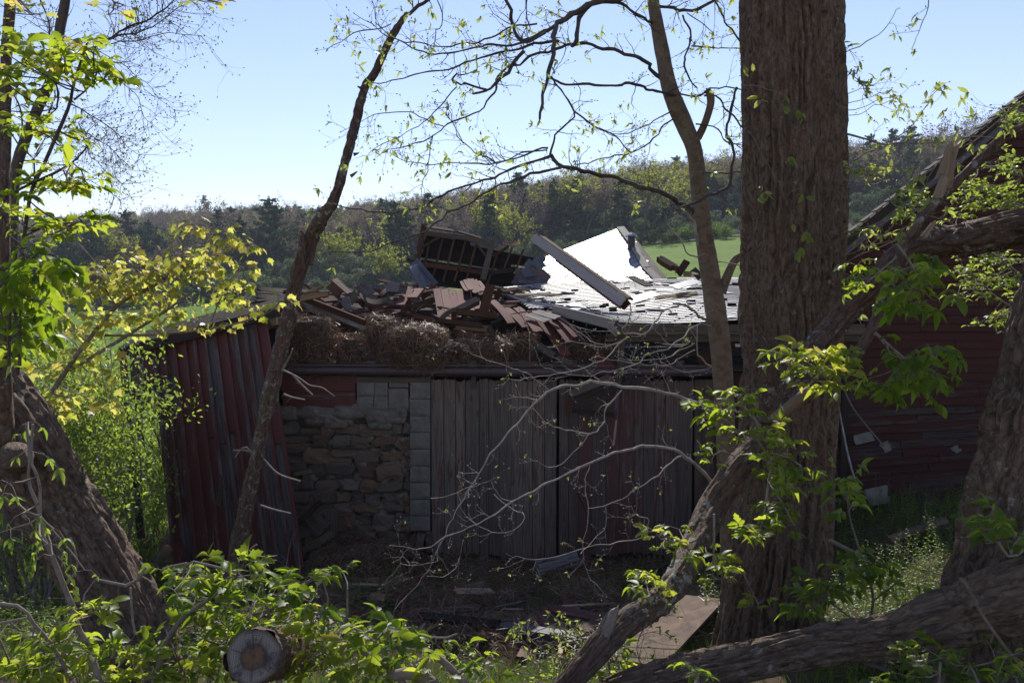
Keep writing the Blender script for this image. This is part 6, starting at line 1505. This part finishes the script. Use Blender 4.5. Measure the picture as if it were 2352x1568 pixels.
shoots('leafy_branch', 'purplish bare-stemmed shoot with leaves curving in front of the leaning trunk', 'branch', S3, C3, 2.5, .055, at(230, 1590, 2.5), n=4, tone=.45, smat='barktw')
C3b = c4p([(130, 370, 3, .9), (170, 510, 3, .8), (40, 650, 3, .8), (50, 700, 3, .7), (100, 790, 4, .8), (50, 860, 3, .9), (250, 860, 4, .8), (220, 930, 4, .8), (240, 985, 4, .7), (390, 1050, 2, .8)])
shoots('hanging_shoot', 'wilting yellow-green shoots hanging before the left trunk', 'branch', [c4p([(150, 380, 3), (145, 560, 3), (180, 640, 3), (185, 800, 3)])], C3b, 2.4, .05, at(90, 1180, 2.4), mat='leafs', tpl=L_LANCE, nl=3, n=3, droop=1.2, up=-.2)
# upper left column
S4 = [cc4 for cc4 in ([[(45, 700, 4), (55, 550, 4), (72, 440, 4), (95, 390, 4), (135, 300, 4), (160, 240, 3.5), (170, 190, 3), (200, 100, 2.5)], [(25, 445, 3), (75, 420, 3), (130, 395, 3), (170, 370, 2), (203, 335, 1.5)], [(170, 230, 2), (210, 195, 2), (225, 160, 2)], [(130, 250, 2), (135, 215, 2), (125, 180, 2)], [(80, 430, 2), (78, 365, 2)], [(60, 540, 2), (110, 520, 2), (180, 510, 2)], [(20, 540, 2), (50, 570, 2), (60, 640, 2)], [(45, 700, 4), (40, 860, 5)]])]
C4 = [(30, 90), (50, 110), (25, 130), (60, 140), (90, 150), (120, 150), (105, 175), (75, 165), (140, 140), (165, 120), (190, 110), (215, 125), (240, 140), (225, 165), (200, 160), (235, 185, 5), (150, 185), (30, 170), (20, 195), (60, 215, 3, 1.5), (130, 225, 4, .8), (20, 255), (15, 290), (85, 300, 4), (105, 315), (150, 305), (140, 335), (175, 320, 4, .8), (60, 280), (160, 420), (175, 430, 4), (195, 415, 5), (115, 420), (130, 440), (90, 430), (140, 390, 3, .8), (35, 430), (55, 450), (20, 500), (95, 505), (120, 515), (150, 520), (180, 500), (195, 520), (70, 530), (50, 515), (170, 540), (110, 540)]
shoots('leafy_sapling', 'tall leafy stem hung with bright jagged leaves along the left edge', 'sapling', S4, C4, 2.9, .058, at(40, 900, 2.9), n=4, tone=.55, smat='barkdk')
C4b = [(30, 560), (60, 590), (90, 580), (105, 600), (40, 620), (20, 650), (60, 650), (90, 625), (20, 690), (50, 700), (80, 690), (40, 740), (20, 720), (75, 730), (60, 770), (25, 790), (95, 655), (115, 640)]
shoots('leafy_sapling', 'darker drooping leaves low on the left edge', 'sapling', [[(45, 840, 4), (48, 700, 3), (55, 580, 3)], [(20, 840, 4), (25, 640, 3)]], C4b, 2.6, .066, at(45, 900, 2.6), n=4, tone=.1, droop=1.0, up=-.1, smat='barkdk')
shoots('maple_twig', 'small yellow maple leaves dangling at the very top left', 'twig', [[(20, -30, 3), (45, 0, 3), (62, 20, 2), (75, 35, 1.5)], [(230, -30, 2), (262, 5, 2), (285, 12, 1.5)], [(430, -30, 2), (460, -5, 2), (500, 5, 1.5)]], [(50, 12), (62, 25), (78, 35), (258, 20), (272, 15), (250, 35), (455, 0), (470, 5), (490, 6), (5, 60), (8, 15)], 3.4, .045, at(60, -40, 3.4), mat='leafy', tpl=L_MAPLE, nl=1, n=6, conn=False)
# yellow maple sapling
MS = [[(120, 900, 6), (180, 810, 5), (232, 745, 5), (267, 703, 5), (310, 676, 4.5), (347, 660, 4), (384, 634, 4), (419, 612, 3.5), (454, 594, 3), (486, 588, 2.5), (526, 580, 2), (555, 565, 1.5), (587, 570, 1.2)], [(419, 612, 2), (420, 570, 2), (419, 532, 1.5)], [(500, 585, 2), (498, 555, 1.5), (505, 530, 1.2)], [(267, 703, 2.5), (240, 660, 2), (215, 600, 2), (180, 560, 1.5)], [(347, 660, 2), (330, 630, 2), (335, 600, 1.5)], [(454, 594, 1.5), (490, 600, 1.2), (530, 605, 1.2), (555, 612, 1)],
      [(160, 850, 4), (260, 790, 4), (340, 740, 3.5), (400, 700, 3), (440, 670, 2)], [(400, 640, 2), (440, 655, 2), (480, 662, 1.5), (510, 662, 1.2)], [(240, 770, 3), (300, 770, 3), (400, 765, 3), (500, 752, 2.5), (570, 735, 2), (620, 715, 2), (645, 690, 1.5)], [(480, 755, 1.5), (500, 700, 1.5), (520, 660, 1.2)]]
MC = [(430, 505, 6), (422, 520, 6), (440, 515), (508, 522, 6), (520, 530), (500, 545), (515, 560), (545, 545), (555, 555, 6), (590, 572, 6), (575, 560), (540, 575), (555, 605), (565, 612), (560, 638), (545, 650), (530, 640), (505, 650), (490, 660), (520, 680, 6), (495, 690), (535, 670)] + \
     [(U(190, 480), 0) for _ in range(0)] + [(x, 620 - (x - 200) * .12 + U(-30, 45)) for x in np.linspace(195, 500, 58)] + [(U(120, 440), U(640, 760)) for _ in range(50)] + [(560, 690, 7), (580, 700, 7), (570, 712, 6), (590, 720, 4), (640, 683, 6), (652, 690), (512, 730, 5), (515, 750, 5), (522, 742, 4)] + [(U(60, 260), U(760, 960)) for _ in range(30)]
shoots('maple_sapling', 'spreading young maple with glowing yellow leaves in front of the shed roof', 'sapling', MS, MC, 5.6, .062, at(110, 960, 5.6), mat='leafy', tpl=L_MAPLE, nl=1, n=7, droop=.9, up=.1, smat='barktw')
# sprouts on the right-hand limbs
S5 = [[(1755, 1010, 5), (1735, 965, 4), (1700, 930, 3), (1660, 945, 3), (1625, 935, 2)], [(1755, 1010, 3), (1720, 1000, 3), (1690, 985, 2)], [(1740, 1010, 3), (1770, 1060, 3), (1765, 1110, 3), (1755, 1180, 2.5), (1745, 1220, 2)], [(1770, 1040, 2.5), (1810, 1050, 2), (1840, 1070, 2)], [(1765, 1110, 2), (1800, 1160, 2), (1820, 1200, 1.5)]]
C5 = [(1605, 925, 4), (1620, 940), (1635, 950), (1650, 925), (1690, 905), (1700, 920, 4), (1720, 910), (1705, 945), (1680, 970, 4), (1690, 985), (1700, 1000), (1745, 1010), (1770, 1000, 5), (1790, 995), (1810, 1010), (1795, 1035), (1820, 1045), (1760, 1060), (1780, 1090, 4), (1850, 1080, 4), (1830, 1120), (1800, 1130), (1770, 1120, 4), (1700, 1225, 5), (1715, 1240), (1740, 1215), (1800, 1195, 5), (1820, 1205), (1790, 1215), (1770, 1180), (1750, 1240, 3), (1840, 1100, 4), (1770, 1150, 4), (1790, 1165)]
shoots('trunk_sprout', 'bright leafy sprouts hanging in front of the massive trunk', 'sprout', S5, C5, 4.3, .074, at(1755, 1015, 4.3), n=3, tone=.5)
S6 = [[(1850, 905, 4), (1870, 870, 3), (1900, 850, 3), (1940, 840, 2)]]
C6 = [(1815, 815, 5), (1830, 835), (1850, 825, 5), (1875, 820), (1900, 825, 6), (1920, 840), (1940, 870, 4), (1880, 860), (1905, 875, 4), (1890, 890), (1850, 850)]
shoots('trunk_sprout', 'large glowing leaf rosette beside the peeled stub', 'sprout', S6, C6, 4.2, .085, at(1850, 905, 4.2), n=4, tone=.7)
C7 = [(1990, 870, 4), (2020, 885, 4), (2050, 870), (2075, 880), (2095, 860), (2110, 830, 5), (2130, 850, 4), (2150, 810, 5), (2160, 840, 5), (2130, 790), (2080, 840), (2030, 790, 3), (2060, 820), (2170, 800, 4), (2100, 890, 3)]
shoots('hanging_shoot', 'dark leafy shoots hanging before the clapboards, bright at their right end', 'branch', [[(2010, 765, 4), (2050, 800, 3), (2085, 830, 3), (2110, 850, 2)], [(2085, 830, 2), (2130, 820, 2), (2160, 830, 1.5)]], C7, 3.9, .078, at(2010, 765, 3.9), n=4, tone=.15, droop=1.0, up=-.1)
C8 = [(2090, 620, 5), (2120, 640, 5), (2110, 670, 5), (2140, 660, 4), (2120, 700, 4), (2080, 650, 4), (2070, 690), (2130, 610), (2150, 690, 3), (1975, 640, 4, .7), (1990, 660, 4, .7), (2000, 630, 3, .7), (1970, 610, 3, .7), (2020, 620, 3, .8)]
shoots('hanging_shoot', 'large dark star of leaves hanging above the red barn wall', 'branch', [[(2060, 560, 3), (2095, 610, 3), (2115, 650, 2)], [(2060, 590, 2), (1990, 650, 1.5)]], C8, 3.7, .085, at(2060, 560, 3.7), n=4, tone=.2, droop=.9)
C9 = [(1850, 1360, 4), (1880, 1330, 4), (1870, 1390, 4), (1840, 1400), (1900, 1370, 4), (1920, 1350), (1960, 1310, 4), (1990, 1290, 4), (1930, 1300), (2000, 1330), (1950, 1350), (2070, 1340, 3), (2030, 1310), (2020, 1350), (1900, 1410, 3), (1860, 1420, 3), (1930, 1130, 4), (1950, 1110, 4), (1945, 1150), (1960, 1170, 3), (1925, 1100)]
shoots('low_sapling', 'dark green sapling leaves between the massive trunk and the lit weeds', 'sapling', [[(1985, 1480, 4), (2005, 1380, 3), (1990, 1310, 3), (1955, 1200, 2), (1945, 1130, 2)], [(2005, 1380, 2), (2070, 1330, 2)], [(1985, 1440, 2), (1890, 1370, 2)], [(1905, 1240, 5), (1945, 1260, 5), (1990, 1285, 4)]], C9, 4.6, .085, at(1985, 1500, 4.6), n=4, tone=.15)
C10 = [(1480, 1340, 3), (1500, 1350, 3), (1460, 1330, 3), (1495, 1370, 3), (1500, 1320, 2), (1520, 1230, 4, .8), (1545, 1240, 4, .8), (1560, 1215, 3, .8), (1530, 1260, 3, .8), (1505, 1220, 3, .8), (1570, 1270, 3, .8), (1630, 1270, 4), (1640, 1300, 4), (1650, 1330, 3), (1620, 1250, 3), (1380, 1500, 4), (1400, 1520, 5), (1390, 1540, 4), (1410, 1490, 4), (1375, 1560, 4), (1430, 1540, 3), (1405, 1560, 4), (1270, 1560, 3, .7), (1170, 1545, 3, .7), (1600, 1010, 0), (1630, 1040, 4, .7), (1645, 1020, 3, .7), (1635, 1065, 3, .7), (1750, 1380, 3, .7), (1740, 1395, 2, .7)]
shoots('limb_sprout', 'small leafy sprouts along the underside of the curved limb', 'sprout', [[(1500, 1400, 3), (1490, 1360, 3), (1483, 1330, 2)], [(1600, 1240, 3), (1560, 1250, 2), (1530, 1235, 2)], [(1640, 1180, 3), (1640, 1260, 2.5), (1635, 1310, 2)], [(1390, 1480, 3), (1400, 1530, 3), (1395, 1560, 2)], [(1500, 1600, 2.5), (1370, 1570, 2), (1280, 1560, 1.5), (1180, 1540, 1.2)], [(1690, 1050, 2), (1660, 1035, 1.5), (1640, 1045, 1.5)], [(1700, 1300, 2), (1740, 1385, 1.2)]], C10, 4.0, .066, at(1500, 1405, 4.0), n=4, tone=.5)
cn = Canopy(); tw = thing('ground_twig', tuple(at(1300, 1600, 3.6)), 'thin budding twigs rising at the bottom middle before the debris', 'twig')
for L in ([(1410, 1560), (1330, 1528), (1290, 1500), (1230, 1470), (1200, 1440), (1175, 1445)], [(1360, 1540), (1330, 1480), (1260, 1440), (1215, 1460)], [(1420, 1500), (1370, 1490), (1320, 1460), (1288, 1438)], [(1460, 1600), (1380, 1530), (1250, 1510), (1180, 1460)], [(1500, 1560), (1460, 1470), (1540, 1390)], [(1240, 1620), (1280, 1540), (1310, 1500)]): cn.path(L, 2, 1, 3.6, 3.7, 3, .8, .12, .032)
cn.done(tw)
S11 = [[(2352, 1260, 5), (2320, 1280, 4), (2290, 1240, 3)], [(2400, 1180, 5), (2352, 1225, 5), (2320, 1270, 4)]]
shoots('trunk_sprout', 'single bright leaf rosette on the right edge trunk', 'sprout', S11, [(2270, 1200, 4), (2290, 1190, 4), (2300, 1210, 4), (2280, 1220, 4), (2310, 1230, 3), (2265, 1240, 3, 1)], 3.3, .07, at(2300, 1250, 3.3), n=4, tone=.4)
shoots('low_sapling', 'leafy shoots peeking below the fallen log in the bottom right', 'sapling', [[(2150, 1640, 4), (2160, 1520, 3)], [(2280, 1640, 4), (2230, 1530, 3)], [(1600, 1640, 3), (1605, 1545, 2)], [(2352, 1600, 3), (2330, 1550, 2)]], [(2100, 1500), (2130, 1490), (2160, 1510, 5), (2190, 1525), (2120, 1530), (2220, 1545, 4), (2170, 1545), (2280, 1495, 3, .7), (2240, 1560), (2300, 1565), (2340, 1555, 4), (2335, 1500, 3), (1590, 1530, 3, .8), (1605, 1550, 3, .8), (1580, 1545, 3, .8), (2080, 1550, 3), (2050, 1565, 3)], 3.0, .062, at(2150, 1640, 3.0), n=3, tone=.15)
# small-leaved bush on the right
S12 = [[(2352, 640, 4), (2290, 590, 3), (2240, 560, 2.5), (2200, 520, 2), (2120, 490, 2), (2080, 470, 1.5)], [(2420, 420, 4), (2330, 400, 3), (2290, 385, 2), (2245, 380, 2)], [(2420, 300, 3), (2340, 250, 2), (2300, 270, 2)], [(2352, 720, 3), (2300, 690, 2), (2240, 640, 2), (2200, 610, 1.5)], [(2290, 590, 2), (2310, 520, 2), (2300, 450, 2), (2260, 430, 1.5)], [(2400, 500, 3), (2340, 470, 2), (2290, 480, 1.5)]]
C12 = [(U(2290, 2352), U(245, 290)) for _ in range(9)] + [(U(2270, 2352), U(360, 400)) for _ in range(12)] + [(U(2215, 2352), U(415, 480)) for _ in range(38)] + [(2235, 505), (2250, 510), (2200, 500), (2180, 510)] + [(U(2065, 2135), U(440, 500)) for _ in range(16)] + [(U(2190, 2352), U(585, 690)) for _ in range(46)] + [(U(2200, 2340), U(720, 760)) for _ in range(10)] + [(1965, 530), (1970, 540)]
shoots('yellow_green_bush', 'airy bush of tiny yellow-green leaves hanging before the right barn', 'bush', S12, C12, 5.2, .042, at(2352, 760, 5.2), mat='leafs', tpl=L_OVATE, nl=3, n=5, tone=.7)
shoots('yellow_green_twig', 'yellow tufts on a twig just right of the massive trunk against the hill', 'twig', [[(1935, 380, 2), (1985, 400, 2), (2030, 405, 1.5)], [(1990, 420, 1.5), (2040, 410, 1)]], [(1955, 385), (1975, 390), (1990, 400), (2005, 405, 6), (2020, 410), (1985, 385), (2000, 392)], 5.4, .042, at(1935, 380, 5.4), mat='leafy', tpl=L_OVATE, nl=3, n=4)
# ------------------------------------------------------------------ shrubs on the left behind the trunks
def bush(name, label, px, Y, H, W, ns, leafn, size, mat, tpl=L_SMALL, lvl=3, smat='barktw', cat='shrub', up=.12, jitter=.10):
    b = gp(px, Y); r = thing(name, tuple(b), label, cat); sm = MB(); tips = []
    for k in range(ns):
        a = U(0, 6.28); s_ = U(.1, .75) * W / H
        twig(sm, b + np.array([U(-.25, .25), U(-.25, .25), -.05]), (math.cos(a) * s_, math.sin(a) * s_ * .8, 1), H * U(.55, .8), .022 * H / 3, lvl, tips, .2, 5, up, 5, 6, .85, .5)
    sm.build('stem', M[smat], r); fo = Foliage()
    for _ in range(leafn):
        q, d, l = random.choice(tips); o = q - d * U(0, .25) + rng.normal(0, jitter, 3)
        fo.leaf(tpl, o, rng.normal(0, 1, 3) + np.array([0, 0, -.35]), rng.normal(0, .6, 3) + np.array([0, -.1, .9]), size * U(.6, 1.25), random.random())
    m_ = MB(); fo.bake(m_); m_.build('foliage', M[mat], r)
B_ = [('leafy_shrub', 'tall light green shrub right behind the maple, left of the shed', 215, 9.6, 3.5, .8, 8, 5200, .065, 'leafs'),
      ('leafy_shrub', 'dense green shrub beside the open end of the shed', 190, 11.4, 3.4, .9, 8, 5200, .065, 'leafs'),
      ('leafy_shrub', 'shrub filling the gap behind the leaning trunk', 90, 8.6, 3.0, .9, 8, 4600, .062, 'leafs'),
      ('leafy_shrub', 'far left shrub half hidden by the leafy stem', 20, 9.5, 3.6, 1.7, 8, 4600, .065, 'leafs'),
      ('leafy_shrub', 'distant pale shrub seen through the shed opening', 330, 14.5, 2.4, 1.6, 7, 3600, .07, 'leafs'),
      ('leafy_shrub', 'low shrub left of the rubble pile', 215, 12.4, 1.9, .7, 7, 2400, .065, 'leafs'),
      ('leafy_shrub', 'shrub beyond the shed near the pasture corner', 180, 15.5, 3.0, 2.0, 8, 4200, .08, 'leafs'),
      ('leafy_shrub', 'leftmost distant shrub before the pasture', 60, 14.5, 3.4, 2.2, 8, 4600, .08, 'leafs'),
      ('young_tree', 'small upright green tree with clustered leaves rising behind the maple', 405, 13.6, 4.3, 1.2, 5, 3400, .085, 'leafs')]
for a in B_: bush(*a)
# ------------------------------------------------------------------ ground cover
def blades(mb, O, L, wd, lean=.35, mat=0):
    n = len(O); X = rng.normal(0, lean, (n, 3)); X[:, 2] = 1
    T_ = np.array([(0, -.5, 0), (.4, -.42, .03), (.75, -.25, .14), (1, 0, .34), (.75, .25, .14), (.4, .42, .03), (0, .5, 0)], float); T_[:, 1] *= wd / .2
    Nn = rng.normal(0, 1, (n, 3)); Nn[:, 2] *= .1
    mb_f = np.array([(0, 1, 5, 6), (1, 2, 4, 5)]); inst(mb, T_, mb_f, T_[:, :2], O, X, Nn, L, rng.random(n), mat)
    inst(mb, T_, np.array([(2, 3, 4)]), T_[:, :2], O, X, Nn, L, rng.random(n), mat)
def scatter(n, x0, x1, y0, y1, dens):
    x = rng.uniform(x0, x1, n); y = y0 + (y1 - y0) * rng.random(n) ** 1.2; k = rng.random(n) < dens(x, y); x, y = x[k], y[k]
    return np.stack([x, y, ground_z(x, y) - .01], -1)
nz = lambda x, y, f, s: vnoise(np.stack([x * f, y * f, x * 0], -1), s)
front = lambda x, y: ((x > -4.6) & (x < 3.4) & (y > 12.4) & (y < 20.5))
def dens_g(x, y):
    d = .25 + .9 * (nz(x, y, 1.3, 41) > .5); d = d * (1 - .8 * ((x > -3.4) & (x < 2.6) & (y > 6.3) & (y < 12.5)) * (nz(x, y, .9, 43) > .34)); d[front(x, y)] = 0; return d
mb = MB(); O = scatter(64000, -10, 10, 2.2, 14, dens_g); blades(mb, O, rng.uniform(.08, .26, len(O)), .006)
O = scatter(26000, -16, -3.5, 11, 22, lambda x, y: np.full(len(x), .8)); blades(mb, O, rng.uniform(.15, .45, len(O)), .010)
tag(mb.build('grass', M['grass']), 'short rough grass growing over the bank and yard', 'grass', kind='stuff')
def weeds(name, label, n, x0, x1, y0, y1, H, dens, mat='weed', size=.04, nl=16):
    O = scatter(n, x0, x1, y0, y1, dens); sm = MB(); fo = Foliage()
    for p in O:
        h = H * U(.5, 1.2); d = unit((U(-.25, .25), U(-.25, .25), 1)); tube(sm, [(*p, .003), (*(p + d * h), .0015)], 3, 1, raw=True, cap=False); t0 = random.random()
        for k in range(nl):
            t = (k + 1) / nl; a = k * 2.4; fo.leaf(L_SMALL, p + d * h * t, (math.cos(a), math.sin(a), U(-.1, .6)), (U(-.4, .4), U(-.4, .4), 1), size * (1.3 - t * .6) * U(.7, 1.2), min(1, max(0, t0 + U(-.3, .3))))
    m_ = MB(); fo.bake(m_, 0); m_.v += sm.v; off = m_.n
    for q in sm.q: m_.q.append((q[0] + off, q[1], q[2], q[3], q[4]))
    m_.n += sm.n
    return tag(m_.build(name, M[mat]), label, 'weeds', kind='stuff')
weeds('weeds', 'knee-high leafy weeds below the right barn', 2600, 2.0, 8.5, 4.6, 12.6, .40, lambda x, y: .25 + .75 * (nz(x, y, .9, 51) > .42), 'leafs', .042, 18)
weeds('weeds', 'low dark weeds scattered through the straw', 520, -4, 3, 6.5, 12.2, .22, lambda x, y: (nz(x, y, .8, 53) > .5) * 1.0, 'weed', .055, 12)
weeds('weeds', 'thick weeds and creepers on the left slope', 1500, -9, -1.6, 4.2, 13, .34, lambda x, y: .4 + .6 * (nz(x, y, 1.1, 55) > .45), 'leafs', .045, 15)
# dry twigs lying in the undergrowth
mb = MB(); tips = []
for _ in range(260):
    if random.random() < .6: x, y = U(-8, -2.0), U(4.2, 13)
    else: x, y = U(1.8, 7), U(5, 11)
    twig(mb, (x, y, gz(x, y) + U(.02, .25)), (U(-1, 1), U(-1, 1), U(-.05, .35)), U(.3, 1.0), U(.003, .008), 1, tips, .25, 3, 0, 4, 4, .8, .5)
tag(mb.build('dry_brush', M['barktw']), 'tangle of dry sticks lying in the undergrowth', 'brushwood', kind='stuff')
